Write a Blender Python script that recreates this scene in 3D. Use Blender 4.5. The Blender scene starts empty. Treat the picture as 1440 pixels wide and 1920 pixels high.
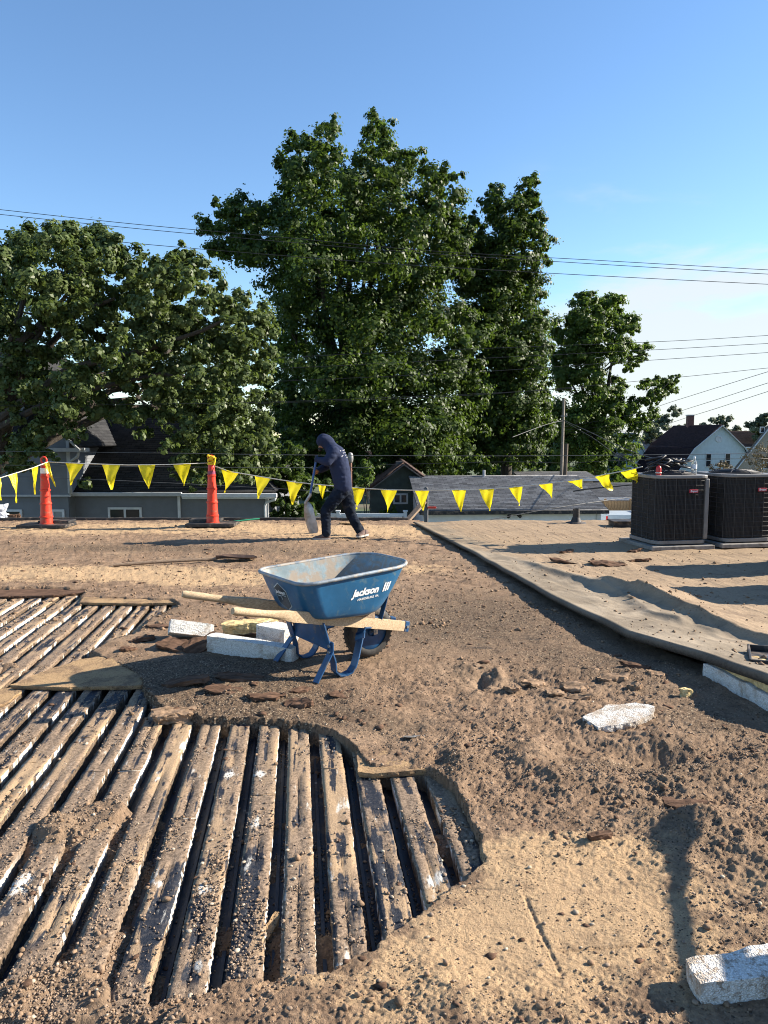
import bpy, bmesh, math, random
import numpy as np
from mathutils import Vector, Matrix, Euler
from mathutils.bvhtree import BVHTree

random.seed(5)
rng = np.random.default_rng(5)
C = bpy.context.scene.collection
SC = bpy.context.scene
R = math.radians

# ------------------------------------------------------------------ camera
PITCH = R(5.913)
CAM_H = 1.5
cam_d = bpy.data.cameras.new('camera')
cam = bpy.data.objects.new('camera', cam_d)
C.objects.link(cam)
cam_d.sensor_fit = 'VERTICAL'
cam_d.sensor_height = 36.0
cam_d.lens = 26.25
cam_d.clip_start = 0.05
cam_d.clip_end = 3000
cam.location = (0, 0, CAM_H)
cam.rotation_euler = (R(90) - PITCH, 0, 0)
SC.camera = cam

# ------------------------------------------------------------------ sky
SUN_AZ = 11.0      # degrees ahead of +X
SUN_EL = 28.5
world = bpy.data.worlds.new('World')
SC.world = world
world.use_nodes = True
wn = world.node_tree.nodes
wl = world.node_tree.links
wn.clear()
w_out = wn.new('ShaderNodeOutputWorld')
w_bg = wn.new('ShaderNodeBackground')
w_bg.inputs['Strength'].default_value = 0.084
w_sky = wn.new('ShaderNodeTexSky')
w_sky.sky_type = 'NISHITA'
w_sky.sun_disc = False
w_sky.sun_elevation = R(SUN_EL)
w_sky.sun_rotation = R(90 - SUN_AZ)
w_sky.altitude = 200
w_sky.air_density = 1.0
w_sky.dust_density = 0.1
w_sky.ozone_density = 3.0
w_geo = wn.new('ShaderNodeTexCoord')
w_sep = wn.new('ShaderNodeSeparateXYZ')
wl.new(w_geo.outputs['Generated'], w_sep.inputs[0])
# clouds: stretched noise on the view direction, low in the sky towards the sun side
w_map = wn.new('ShaderNodeMapping')
w_map.inputs['Scale'].default_value = (2.2, 2.2, 9.0)
w_map.inputs['Location'].default_value = (0.35, 0.1, 0.2)
wl.new(w_geo.outputs['Generated'], w_map.inputs[0])
w_noi = wn.new('ShaderNodeTexNoise')
w_noi.inputs['Scale'].default_value = 1.6
w_noi.inputs['Detail'].default_value = 7
w_noi.inputs['Roughness'].default_value = 0.55
w_noi.inputs['Distortion'].default_value = 0.3
wl.new(w_map.outputs[0], w_noi.inputs['Vector'])


def wmath(op, a, b=None, clamp=False):
    n = wn.new('ShaderNodeMath')
    n.operation = op
    n.use_clamp = clamp
    for i, v in enumerate((a, b)):
        if v is None:
            continue
        if isinstance(v, (int, float)):
            n.inputs[i].default_value = v
        else:
            wl.new(v, n.inputs[i])
    return n.outputs[0]


def wramp(v, a, b):
    n = wn.new('ShaderNodeMapRange')
    n.interpolation_type = 'SMOOTHSTEP'
    n.inputs['From Min'].default_value = a
    n.inputs['From Max'].default_value = b
    wl.new(v, n.inputs['Value'])
    return n.outputs[0]


w_el = wramp(w_sep.outputs[2], 0.245, 0.165)
w_az = wramp(w_sep.outputs[0], 0.10, 0.30)
w_den = wmath('ADD', w_noi.outputs['Fac'], wmath('MULTIPLY', wmath('MULTIPLY', w_el, w_az), 0.30))
w_cl = wramp(w_den, 0.52, 0.74)
w_cl = wmath('MULTIPLY', wmath('MULTIPLY', w_cl, wramp(w_sep.outputs[2], 0.36, 0.20)), wmath('ADD', wmath('MULTIPLY', w_az, 0.88), 0.0))
w_mix = wn.new('ShaderNodeMix')
w_mix.data_type = 'RGBA'
wl.new(w_cl, w_mix.inputs['Factor'])
w_hsv = wn.new('ShaderNodeHueSaturation')
w_hsv.inputs['Saturation'].default_value = 1.08
w_hsv.inputs['Value'].default_value = 1.07
wl.new(w_sky.outputs[0], w_hsv.inputs['Color'])
wl.new(w_hsv.outputs[0], w_mix.inputs['A'])
w_mix.inputs['B'].default_value = (3.95, 4.2, 4.3, 1)
wl.new(w_mix.outputs['Result'], w_bg.inputs['Color'])
wl.new(w_bg.outputs[0], w_out.inputs['Surface'])

# ------------------------------------------------------------------ sun
sun_d = bpy.data.lights.new('sun', 'SUN')
sun = bpy.data.objects.new('sun', sun_d)
C.objects.link(sun)
sun_d.energy = 5.0
sun_d.angle = R(0.55)
sun_d.color = (1.0, 0.90, 0.76)
SUN_DIR = Vector((math.cos(R(SUN_EL)) * math.cos(R(SUN_AZ)), math.cos(R(SUN_EL)) * math.sin(R(SUN_AZ)), math.sin(R(SUN_EL))))
sun.rotation_euler = SUN_DIR.to_track_quat('Z', 'Y').to_euler()
sun.location = SUN_DIR * 60

SC.view_settings.view_transform = 'Standard'
SC.view_settings.look = 'None'
SC.view_settings.exposure = 1.38
SC.view_settings.gamma = 1.0
SC.view_settings.use_curve_mapping = False
SC.cycles.filter_width = 1.05
SC.cycles.max_bounces = 6
SC.cycles.transparent_max_bounces = 8

# ------------------------------------------------------------------ photo helpers
ct, st = math.cos(PITCH), math.sin(PITCH)
FPX = 1400.0


def gp(px, py, z=0.0):
    """ground point under a photo position"""
    u, v = (px - 720) / FPX, (py - 960) / FPX
    t = (CAM_H - z) / (st + v * ct)
    return Vector((u * t, (ct - v * st) * t, z))


def at(px, py, Y):
    """point at distance Y ahead"""
    u, v = (px - 720) / FPX, (py - 960) / FPX
    t = Y / (ct - v * st)
    return Vector((u * t, Y, CAM_H - t * (st + v * ct)))


# ------------------------------------------------------------------ numpy noise
_perm = np.random.default_rng(11).permutation(256)
_perm = np.concatenate([_perm, _perm, _perm])
_ga = np.linspace(0, 2 * np.pi, 33)[:-1]
_gx, _gy = np.cos(_ga), np.sin(_ga)


def pn(x, y, seed=0):
    a_ = seed * 0.83 + 0.35
    x, y = np.asarray(x, float), np.asarray(y, float)
    x, y = x * math.cos(a_) - y * math.sin(a_) + seed * 17.31, x * math.sin(a_) + y * math.cos(a_) + seed * 9.77
    xi = np.floor(x).astype(np.int64)
    yi = np.floor(y).astype(np.int64)
    xf, yf = x - xi, y - yi
    xi &= 255
    yi &= 255
    u = xf * xf * xf * (xf * (xf * 6 - 15) + 10)
    v = yf * yf * yf * (yf * (yf * 6 - 15) + 10)

    def g(ix, iy, dx, dy):
        h = _perm[_perm[ix] + iy] & 31
        return _gx[h] * dx + _gy[h] * dy
    n00 = g(xi, yi, xf, yf)
    n10 = g(xi + 1, yi, xf - 1, yf)
    n01 = g(xi, yi + 1, xf, yf - 1)
    n11 = g(xi + 1, yi + 1, xf - 1, yf - 1)
    return ((n00 * (1 - u) + n10 * u) * (1 - v) + (n01 * (1 - u) + n11 * u) * v) * 1.5


def fbm(x, y, o=4, seed=0, gain=0.5):
    s, a, f = 0.0, 1.0, 1.0
    for i in range(o):
        s = s + a * pn(np.asarray(x) * f, np.asarray(y) * f, seed + i)
        a *= gain
        f *= 2.03
    return s


def sstep(a, b, x):
    t = np.clip((np.asarray(x, float) - a) / (b - a), 0, 1)
    return t * t * (3 - 2 * t)


# ------------------------------------------------------------------ object helpers
def tag(o, label=None, cat=None, group=None, kind=None):
    if label:
        o['label'] = label
    if cat:
        o['category'] = cat
    if group:
        o['group'] = group
    if kind:
        o['kind'] = kind
    return o


def thing(name, label, cat, loc=(0, 0, 0), rotz=0.0, group=None):
    o = bpy.data.objects.new(name, None)
    C.objects.link(o)
    o.empty_display_size = 0.1
    o.location = loc
    o.rotation_euler = (0, 0, rotz)
    return tag(o, label, cat, group)


def root_matrix(o):
    m = Matrix.Identity(4)
    while o is not None:
        m = Matrix.LocRotScale(o.location, o.rotation_euler, o.scale) @ m
        o = o.parent
    return m


def copy_tree(o, parent=None):
    c = o.copy()
    C.objects.link(c)
    if parent is not None:
        c.parent = parent
    for ch in list(o.children):
        copy_tree(ch, c)
    return c


def link_mesh(name, me, m, parent=None, loc=None, bevel=0):
    o = bpy.data.objects.new(name, me)
    C.objects.link(o)
    if m is not None:
        for mm in (m if isinstance(m, (list, tuple)) else [m]):
            me.materials.append(mm)
    if parent is not None:
        o.parent = parent
    if loc is not None:
        o.location = loc
    if bevel:
        b = o.modifiers.new('bevel', 'BEVEL')
        b.width = bevel
        b.segments = 2
        b.limit_method = 'ANGLE'
        b.angle_limit = R(40)
    return o


def np_mesh(name, V, F, m, parent=None, smooth=False, attrs=None, uv=None, loc=None, mat_idx=None):
    V = np.asarray(V, np.float32)
    F = np.asarray(F, np.int32)
    k = F.shape[1]
    me = bpy.data.meshes.new(name)
    me.vertices.add(len(V))
    me.vertices.foreach_set('co', V.ravel())
    me.loops.add(F.size)
    me.loops.foreach_set('vertex_index', F.ravel())
    me.polygons.add(len(F))
    me.polygons.foreach_set('loop_start', np.arange(0, F.size, k, dtype=np.int32))
    me.update(calc_edges=True)
    if smooth:
        me.polygons.foreach_set('use_smooth', np.ones(len(F), bool))
    for nm, (dom, d) in (attrs or {}).items():
        a = me.attributes.new(nm, 'FLOAT', dom)
        a.data.foreach_set('value', np.asarray(d, np.float32))
    if uv is not None:
        l = me.uv_layers.new(name='uv')
        l.data.foreach_set('uv', np.asarray(uv, np.float32)[F.ravel()].ravel())
    if mat_idx is not None:
        me.polygons.foreach_set('material_index', np.asarray(mat_idx, np.int32))
    return link_mesh(name, me, m, parent, loc)


class MB:
    """collects simple shapes into one mesh"""

    def __init__(self):
        self.v, self.f, self.mi = [], [], []

    def add(self, vs, fs, mi=0):
        b = len(self.v)
        self.v += [Vector(q) for q in vs]
        self.f += [tuple(b + i for i in q) for q in fs]
        self.mi += [mi] * len(fs)
        return self

    def box(self, c, s, rot=None, mi=0):
        c = Vector(c)
        hx, hy, hz = s[0] / 2, s[1] / 2, s[2] / 2
        vs = [Vector((x, y, z)) for z in (-hz, hz) for y in (-hy, hy) for x in (-hx, hx)]
        if rot is not None:
            vs = [rot @ q for q in vs]
        vs = [q + c for q in vs]
        return self.add(vs, [(0, 2, 3, 1), (4, 5, 7, 6), (0, 1, 5, 4), (2, 6, 7, 3), (0, 4, 6, 2), (1, 3, 7, 5)], mi)

    def beam(self, p0, p1, w, h, up=(0, 0, 1), mi=0, w2=None, h2=None):
        p0, p1 = Vector(p0), Vector(p1)
        d = (p1 - p0).normalized()
        s = d.cross(Vector(up))
        if s.length < 1e-5:
            s = d.cross(Vector((1, 0, 0)))
        s.normalize()
        u = s.cross(d).normalized()
        w2 = w if w2 is None else w2
        h2 = h if h2 is None else h2
        vs = [p + s * a * ww / 2 + u * b * hh / 2 for p, ww, hh in ((p0, w, h), (p1, w2, h2)) for a, b in ((-1, -1), (1, -1), (1, 1), (-1, 1))]
        return self.add(vs, [(3, 2, 1, 0), (4, 5, 6, 7), (0, 1, 5, 4), (1, 2, 6, 5), (2, 3, 7, 6), (3, 0, 4, 7)], mi)

    def tube(self, pts, r, n=8, cap=True, mi=0, closed=False):
        pts = [Vector(p) for p in pts]
        rs = r if isinstance(r, (list, tuple)) else [r] * len(pts)
        m = len(pts)
        vs, fs = [], []
        prev = None
        for i, p in enumerate(pts):
            if closed:
                d = pts[(i + 1) % m] - pts[i - 1]
            else:
                d = pts[min(i + 1, m - 1)] - pts[max(i - 1, 0)]
            d.normalize()
            if prev is None:
                a = Vector((0, 0, 1)) if abs(d.z) < 0.9 else Vector((1, 0, 0))
                s = d.cross(a).normalized()
            else:
                s = prev - d * prev.dot(d)
                s = s.normalized() if s.length > 1e-6 else d.orthogonal().normalized()
            prev = s
            t = d.cross(s)
            vs += [p + (s * math.cos(2 * math.pi * k / n) + t * math.sin(2 * math.pi * k / n)) * rs[i] for k in range(n)]
        rng_ = range(m if closed else m - 1)
        for i in rng_:
            j = (i + 1) % m
            fs += [(i * n + k, i * n + (k + 1) % n, j * n + (k + 1) % n, j * n + k) for k in range(n)]
        if cap and not closed:
            fs.append(tuple(range(n - 1, -1, -1)))
            fs.append(tuple((m - 1) * n + k for k in range(n)))
        return self.add(vs, fs, mi)

    def lathe(self, prof, n=24, M=None, mi=0, cap=True):
        vs, fs = [], []
        for r, z in prof:
            vs += [Vector((r * math.cos(2 * math.pi * k / n), r * math.sin(2 * math.pi * k / n), z)) for k in range(n)]
        if M is not None:
            vs = [M @ q for q in vs]
        for i in range(len(prof) - 1):
            fs += [(i * n + k, i * n + (k + 1) % n, (i + 1) * n + (k + 1) % n, (i + 1) * n + k) for k in range(n)]
        if cap:
            fs.append(tuple(range(n - 1, -1, -1)))
            fs.append(tuple((len(prof) - 1) * n + k for k in range(n)))
        return self.add(vs, fs, mi)

    def prism(self, poly, depth, M=None, mi=0):
        n = len(poly)
        vs = [Vector((x, y, 0)) for x, y in poly] + [Vector((x, y, depth)) for x, y in poly]
        if M is not None:
            vs = [M @ q for q in vs]
        fs = [tuple(range(n - 1, -1, -1)), tuple(range(n, 2 * n))] + [(i, (i + 1) % n, n + (i + 1) % n, n + i) for i in range(n)]
        return self.add(vs, fs, mi)

    def build(self, name, m, parent=None, world=False, smooth=False, bevel=0, loc=None, uvbox=False):
        vs = self.v
        if world and parent is not None:
            inv = root_matrix(parent).inverted()
            vs = [inv @ q for q in vs]
        elif loc is not None:
            vs = [q - Vector(loc) for q in vs]
        me = bpy.data.meshes.new(name)
        me.from_pydata([tuple(q) for q in vs], [], self.f)
        me.update()
        bm = bmesh.new()
        bm.from_mesh(me)
        bmesh.ops.recalc_face_normals(bm, faces=bm.faces)
        bm.to_mesh(me)
        bm.free()
        if smooth:
            me.polygons.foreach_set('use_smooth', np.ones(len(me.polygons), bool))
            if smooth != 'all':
                me.set_sharp_from_angle(angle=R(40))
        o = link_mesh(name, me, m, parent, loc, bevel)
        if any(self.mi):
            me.polygons.foreach_set('material_index', np.array(self.mi, np.int32))
        return o


def skin_mesh(name, nodes, edges, m, parent, root=0, sub=2, yscale=None, smooth_it=0):
    """nodes: list of (Vector, radius or (rx, ry)); grows one continuous surface along the edges"""
    me = bpy.data.meshes.new(name)
    me.from_pydata([tuple(p) for p, r in nodes], edges, [])
    o = bpy.data.objects.new(name, me)
    C.objects.link(o)
    sk = o.modifiers.new('skin', 'SKIN')
    sk.use_smooth_shade = True
    for i, (p, r) in enumerate(nodes):
        sv = me.skin_vertices[0].data[i]
        sv.radius = r if isinstance(r, tuple) else (r, r)
        sv.use_root = (i == root)
    s = o.modifiers.new('sub', 'SUBSURF')
    s.levels = s.render_levels = sub
    if smooth_it:
        sm = o.modifiers.new('smooth2', 'SMOOTH')
        sm.factor = 0.5
        sm.iterations = smooth_it
    dg = bpy.context.evaluated_depsgraph_get()
    dg.update()
    me2 = bpy.data.meshes.new_from_object(o.evaluated_get(dg))
    bpy.data.objects.remove(o)
    bpy.data.meshes.remove(me)
    me2.name = name
    bm_ = bmesh.new()
    bm_.from_mesh(me2)
    bmesh.ops.delete(bm_, geom=[v for v in bm_.verts if not v.link_faces], context='VERTS')
    bm_.to_mesh(me2)
    bm_.free()
    if yscale is not None:
        for v in me2.vertices:
            yscale(v.co)
    inv = root_matrix(parent).inverted()
    me2.transform(inv)
    me2.polygons.foreach_set('use_smooth', np.ones(len(me2.polygons), bool))
    me2.materials.clear()
    return link_mesh(name, me2, m, parent)


def blob_mesh(name, caps, m, parent, voxel=0.014, smooth_it=8, warp=None):
    """one closed surface wrapped round a set of tapered capsules (p0, r0, p1, r1)"""
    mb_ = MB()
    for p0, r0, p1, r1 in caps:
        mb_.tube([p0, p1], [r0, r1], 14)
        for p, r in ((p0, r0), (p1, r1)):
            mb_.lathe([(r * math.sin(math.pi * (i + .02) / 8.04), -r * math.cos(math.pi * (i + .02) / 8.04)) for i in range(9)], 14, Matrix.Translation(p))
    o = mb_.build(name, None)
    rm_ = o.modifiers.new('remesh', 'REMESH')
    rm_.mode = 'VOXEL'
    rm_.voxel_size = voxel
    sm_ = o.modifiers.new('smooth', 'SMOOTH')
    sm_.factor = 0.5
    sm_.iterations = smooth_it
    dg = bpy.context.evaluated_depsgraph_get()
    dg.update()
    me2 = bpy.data.meshes.new_from_object(o.evaluated_get(dg))
    me0 = o.data
    bpy.data.objects.remove(o)
    bpy.data.meshes.remove(me0)
    me2.name = name
    if warp is not None:
        for v in me2.vertices:
            warp(v.co)
    me2.transform(root_matrix(parent).inverted())
    me2.polygons.foreach_set('use_smooth', np.ones(len(me2.polygons), bool))
    me2.materials.clear()
    return link_mesh(name, me2, m, parent)


# ------------------------------------------------------------------ material helpers
class NT:
    def __init__(self, name):
        self.m = bpy.data.materials.new(name)
        self.m.use_nodes = True
        self.n = self.m.node_tree.nodes
        self.l = self.m.node_tree.links
        self.b = self.n['Principled BSDF']
        self.out = self.n['Material Output']

    def new(self, t, **kw):
        n = self.n.new(t)
        for k, v in kw.items():
            setattr(n, k, v)
        return n

    def set(self, sock, v):
        if v is None:
            return
        if hasattr(v, 'is_output'):
            self.l.new(v, sock)
        elif isinstance(v, tuple) and len(v) == 3 and len(getattr(sock, 'default_value', ())) == 4:
            sock.default_value = (*v, 1)
        else:
            sock.default_value = v

    def coord(self, kind='Object'):
        return self.new('ShaderNodeTexCoord').outputs[kind]

    def attr(self, nm):
        return self.new('ShaderNodeAttribute', attribute_name=nm).outputs['Fac']

    def mapping(self, vec, scale=(1, 1, 1), rot=(0, 0, 0), loc=(0, 0, 0)):
        n = self.new('ShaderNodeMapping')
        n.inputs['Scale'].default_value = scale
        n.inputs['Rotation'].default_value = rot
        n.inputs['Location'].default_value = loc
        self.l.new(vec, n.inputs[0])
        return n.outputs[0]

    def noise(self, vec, scale, detail=4, rough=0.5, dist=0.0):
        n = self.new('ShaderNodeTexNoise')
        n.inputs['Scale'].default_value = scale
        n.inputs['Detail'].default_value = detail
        n.inputs['Roughness'].default_value = rough
        n.inputs['Distortion'].default_value = dist
        if vec is not None:
            self.l.new(vec, n.inputs['Vector'])
        return n.outputs['Fac']

    def voro(self, vec, scale, feature='F1', out='Distance'):
        n = self.new('ShaderNodeTexVoronoi', feature=feature)
        n.inputs['Scale'].default_value = scale
        if vec is not None:
            self.l.new(vec, n.inputs['Vector'])
        return n.outputs[out]

    def math(self, op, a, b=None, clamp=False):
        n = self.new('ShaderNodeMath', operation=op, use_clamp=clamp)
        self.set(n.inputs[0], a)
        self.set(n.inputs[1], b)
        return n.outputs[0]

    def ramp(self, v, a, b, lo=0.0, hi=1.0):
        n = self.new('ShaderNodeMapRange', interpolation_type='SMOOTHSTEP')
        n.inputs['From Min'].default_value = a
        n.inputs['From Max'].default_value = b
        n.inputs['To Min'].default_value = lo
        n.inputs['To Max'].default_value = hi
        self.set(n.inputs['Value'], v)
        return n.outputs[0]

    def mix(self, f, a, b, mode='MIX'):
        n = self.new('ShaderNodeMix', data_type='RGBA', blend_type=mode)
        self.set(n.inputs['Factor'], f)
        self.set(n.inputs['A'], a)
        self.set(n.inputs['B'], b)
        return n.outputs['Result']

    def bump(self, h, strength=0.5, dist=0.01, normal=None):
        n = self.new('ShaderNodeBump')
        n.inputs['Strength'].default_value = strength
        n.inputs['Distance'].default_value = dist
        self.l.new(h, n.inputs['Height'])
        if normal is not None:
            self.l.new(normal, n.inputs['Normal'])
        return n.outputs[0]

    def done(self, col=None, rough=0.8, normal=None, spec=None, metal=None):
        self.set(self.b.inputs['Base Color'], col)
        self.set(self.b.inputs['Roughness'], rough)
        if normal is not None:
            self.l.new(normal, self.b.inputs['Normal'])
        if spec is not None:
            self.b.inputs['Specular IOR Level'].default_value = spec
        if metal is not None:
            self.b.inputs['Metallic'].default_value = metal
        return self.m


def simple(name, col, rough=0.7, var=0.25, scale=6.0, bump=0.0, bscale=60.0, spec=None, metal=None, stretch=(1, 1, 1), dirt=None, dirt_amt=0.5, dscale=3.0, bdist=0.004):
    t = NT(name)
    co = t.mapping(t.coord(), stretch)
    n = t.noise(co, scale, 5, 0.6)
    lo = tuple(c * (1 - var) for c in col)
    hi = tuple(min(1, c * (1 + var)) for c in col)
    c = t.mix(t.ramp(n, 0.3, 0.7), lo, hi)
    if dirt is not None:
        d = t.noise(co, dscale, 6, 0.65, 0.4)
        c = t.mix(t.ramp(d, 0.62 - 0.3 * dirt_amt, 0.8 - 0.3 * dirt_amt), c, dirt)
    nm = t.bump(t.noise(co, bscale, 4, 0.6), bump, bdist) if bump else None
    return t.done(c, rough, nm, spec, metal)
# ------------------------------------------------------------------ materials of the roof
def dirt_material():
    t = NT('dirt')
    co = t.coord()
    big = t.noise(co, 1.3, 6, 0.62, 0.3)
    mid = t.noise(co, 9.0, 6, 0.62)
    fine = t.noise(co, 70.0, 5, 0.65)
    grain = t.noise(co, 330.0, 3, 0.7)
    tan = t.attr('tan')
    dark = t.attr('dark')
    base = t.mix(t.ramp(mid, 0.3, 0.7), (0.190, 0.126, 0.081), (0.370, 0.250, 0.162))
    base = t.mix(t.ramp(fine, 0.30, 0.72), t.mix(0.5, base, (0.085, 0.058, 0.039)), base)
    base = t.mix(t.ramp(big, 0.45, 0.70, 0, 0.55), base, (0.30, 0.215, 0.140))
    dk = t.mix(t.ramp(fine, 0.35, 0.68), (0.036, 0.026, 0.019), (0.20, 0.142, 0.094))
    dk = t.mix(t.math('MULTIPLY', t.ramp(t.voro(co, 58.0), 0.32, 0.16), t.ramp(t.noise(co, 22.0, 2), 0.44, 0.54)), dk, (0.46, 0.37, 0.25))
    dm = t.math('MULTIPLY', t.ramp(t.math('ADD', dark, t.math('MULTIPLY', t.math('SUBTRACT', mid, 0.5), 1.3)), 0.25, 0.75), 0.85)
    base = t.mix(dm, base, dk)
    board = t.mix(t.ramp(grain, 0.3, 0.7), (0.31, 0.205, 0.115), (0.54, 0.38, 0.225))
    board = t.mix(t.ramp(mid, 0.5, 0.75, 0, 0.7), board, (0.20, 0.14, 0.09))
    tmf = t.ramp(t.math('ADD', tan, t.math('MULTIPLY', t.math('SUBTRACT', t.math('ADD', mid, t.math('MULTIPLY', big, 0.6)), 0.8), 1.5)), 0.30, 0.62)
    base = t.mix(tmf, base, board)
    # loose pale grit and black asphalt crumbs, which also paint in crevice shadows
    sp = t.voro(co, 120.0)
    base = t.mix(t.math('MULTIPLY', t.ramp(sp, 0.20, 0.10), t.ramp(t.noise(co, 14.0, 2), 0.52, 0.62)), base, (0.42, 0.35, 0.27))
    sp2 = t.voro(t.mapping(co, loc=(3, 1, 0)), 75.0)
    base = t.mix(t.math('MULTIPLY', t.ramp(sp2, 0.30, 0.14), t.ramp(t.noise(co, 5.0, 3), 0.42, 0.58)), base, (0.025, 0.020, 0.018))
    # wear: long dark smears of old bitumen
    sm = t.noise(t.mapping(co, (0.5, 2.6, 1.0), (0, 0, 0.11)), 2.2, 7, 0.7, 0.6)
    base = t.mix(t.ramp(sm, 0.61, 0.70, 0, 0.75), base, (0.050, 0.042, 0.038))
    rel = t.math('ADD', t.math('MULTIPLY', fine, 0.75), t.math('MULTIPLY', grain, 0.35))
    nm = t.bump(rel, 0.95, 0.014)
    return t.done(base, 0.93, nm, 0.15)


def strip_material():
    t = NT('torn_insulation')
    uv = t.coord('UV')
    co = t.coord()
    side = t.attr('side')
    dirty = t.attr('dirty')
    fine = t.noise(co, 75.0, 5, 0.65)
    grain = t.noise(co, 300.0, 3, 0.7)
    mid = t.noise(co, 7.0, 4, 0.6)
    stk = t.noise(t.mapping(uv, (19, 1.5, 1)), 1.0, 5, 0.62, 0.15)
    raw = t.mix(t.ramp(grain, 0.3, 0.7), (0.28, 0.185, 0.105), (0.48, 0.34, 0.205))
    soil = t.mix(t.ramp(fine, 0.3, 0.7), (0.105, 0.075, 0.052), (0.31, 0.225, 0.155))
    top = t.mix(t.ramp(t.noise(t.mapping(uv, (5, 1.1, 1), loc=(3, 0, 0)), 1.0, 5, 0.6), 0.36, 0.52), raw, soil)
    tar = t.mix(t.ramp(fine, 0.45, 0.75), (0.012, 0.016, 0.026), (0.06, 0.055, 0.055))
    topm = t.ramp(t.math('ADD', t.math('ADD', t.math('ADD', stk, t.math('MULTIPLY', t.attr('tarry'), 0.16)), t.math('MULTIPLY', t.attr('mid'), t.ramp(t.noise(t.mapping(uv, (0.4, 1.3, 1), loc=(9, 1, 0)), 1.0, 3, 0.5), 0.48, 0.66, 0.0, 0.20))), t.math('MULTIPLY', t.math('SUBTRACT', mid, 0.5), 0.5)), 0.57, 0.63)
    top = t.mix(topm, top, tar)
    wh = t.noise(t.mapping(uv, (22, 5, 1), loc=(0, 7, 0)), 1.0, 6, 0.7)
    top = t.mix(t.ramp(t.math('ADD', wh, t.math('MULTIPLY', t.attr('pale'), 0.20)), 0.60, 0.72, 0, 0.9), top, (0.62, 0.60, 0.54))
    foam = t.mix(t.ramp(t.voro(co, 190.0), 0.1, 0.5), (0.86, 0.85, 0.79), (0.66, 0.64, 0.58))
    tear = t.noise(t.mapping(uv, (30, 26, 1), (0, 0, 0.6)), 1.0, 3, 0.6)
    fm = t.ramp(t.math('ADD', t.noise(t.mapping(uv, (3, 1.6, 1), loc=(5, 2, 0)), 1.0, 4, 0.6), t.math('MULTIPLY', t.math('SUBTRACT', tear, 0.5), 0.5)), 0.485, 0.55)
    sidec = t.mix(t.math('MULTIPLY', fm, 0.97), t.mix(t.ramp(fine, 0.35, 0.7), (0.045, 0.034, 0.025), (0.22, 0.155, 0.10)), foam)
    low = t.attr('low')
    sidec = t.mix(t.math('MULTIPLY', t.ramp(t.math('ADD', low, t.math('MULTIPLY', t.math('SUBTRACT', fine, 0.5), 0.8)), 0.55, 0.8), 0.8), sidec, soil)
    col = t.mix(t.ramp(side, 0.35, 0.65), top, sidec)
    col = t.mix(t.ramp(t.math('ADD', dirty, t.math('MULTIPLY', t.math('SUBTRACT', mid, 0.5), 0.6)), 0.35, 0.65), col, soil)
    nm = t.bump(t.math('ADD', t.math('MULTIPLY', fine, 0.8), t.math('MULTIPLY', grain, 0.4)), 0.7, 0.008)
    return t.done(col, t.math('SUBTRACT', 0.92, t.math('MULTIPLY', topm, 0.35)), nm, 0.3)


def membrane_material():
    t = NT('dusty_membrane')
    co = t.coord()
    dust = t.attr('dust')
    n = t.noise(co, 2.2, 6, 0.62, 0.4)
    f = t.noise(co, 60.0, 5, 0.65)
    g = t.noise(co, 260.0, 3, 0.7)
    rub = t.mix(t.ramp(n, 0.35, 0.65), (0.205, 0.165, 0.116), (0.335, 0.275, 0.200))
    dst = t.mix(t.ramp(f, 0.3, 0.7), (0.25, 0.175, 0.108), (0.37, 0.27, 0.172))
    dst = t.mix(t.ramp(t.noise(t.mapping(co, (0.6, 1.6, 1)), 1.6, 6, 0.66), 0.52, 0.68, 0, 0.65), dst, (0.155, 0.105, 0.068))
    c = t.mix(t.ramp(t.math('ADD', dust, t.math('MULTIPLY', t.math('SUBTRACT', n, 0.5), 1.2)), 0.3, 0.7), rub, dst)
    stn = t.noise(t.mapping(co, (1, 1.5, 1), (0, 0, 0.5)), 3.4, 7, 0.72, 0.8)
    c = t.mix(t.ramp(stn, 0.54, 0.70, 0, 0.55), c, (0.105, 0.078, 0.055))
    c = t.mix(t.ramp(g, 0.35, 0.62, 0.30, 0), c, (0.10, 0.075, 0.05))
    c = t.mix(t.attr('edge'), c, t.mix(t.ramp(f, 0.3, 0.7), (0.022, 0.021, 0.021), (0.075, 0.068, 0.06)))
    sp = t.voro(co, 34.0)
    c = t.mix(t.math('MULTIPLY', t.ramp(sp, 0.2, 0.1), t.ramp(t.noise(co, 3.0, 3), 0.52, 0.62)), c, (0.06, 0.04, 0.028))
    nm = t.bump(t.math('ADD', f, t.math('MULTIPLY', g, 0.4)), 0.4, 0.006)
    return t.done(c, 0.85, nm, 0.25)


M_dirt = dirt_material()
M_strip = strip_material()
M_mem = membrane_material()
M_pan = simple('painted_steel_pan', (0.014, 0.018, 0.028), 0.5, 0.5, 12, 0.15, 40, spec=0.4, dirt=(0.07, 0.052, 0.036), dirt_amt=0.4, dscale=9)
M_clod = simple('soil_clod', (0.230, 0.156, 0.101), 0.95, 0.4, 20, 0.6, 160, spec=0.1)


def gravel_material():
    t = NT('gravel')
    tint = t.attr('tint')
    a = t.mix(t.ramp(tint, 0.0, 0.55), (0.055, 0.040, 0.030), (0.27, 0.195, 0.135))
    c = t.mix(t.ramp(tint, 0.80, 1.0, 0, 0.9), a, (0.50, 0.42, 0.31))
    return t.done(c, 0.8, None, 0.3)


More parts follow.
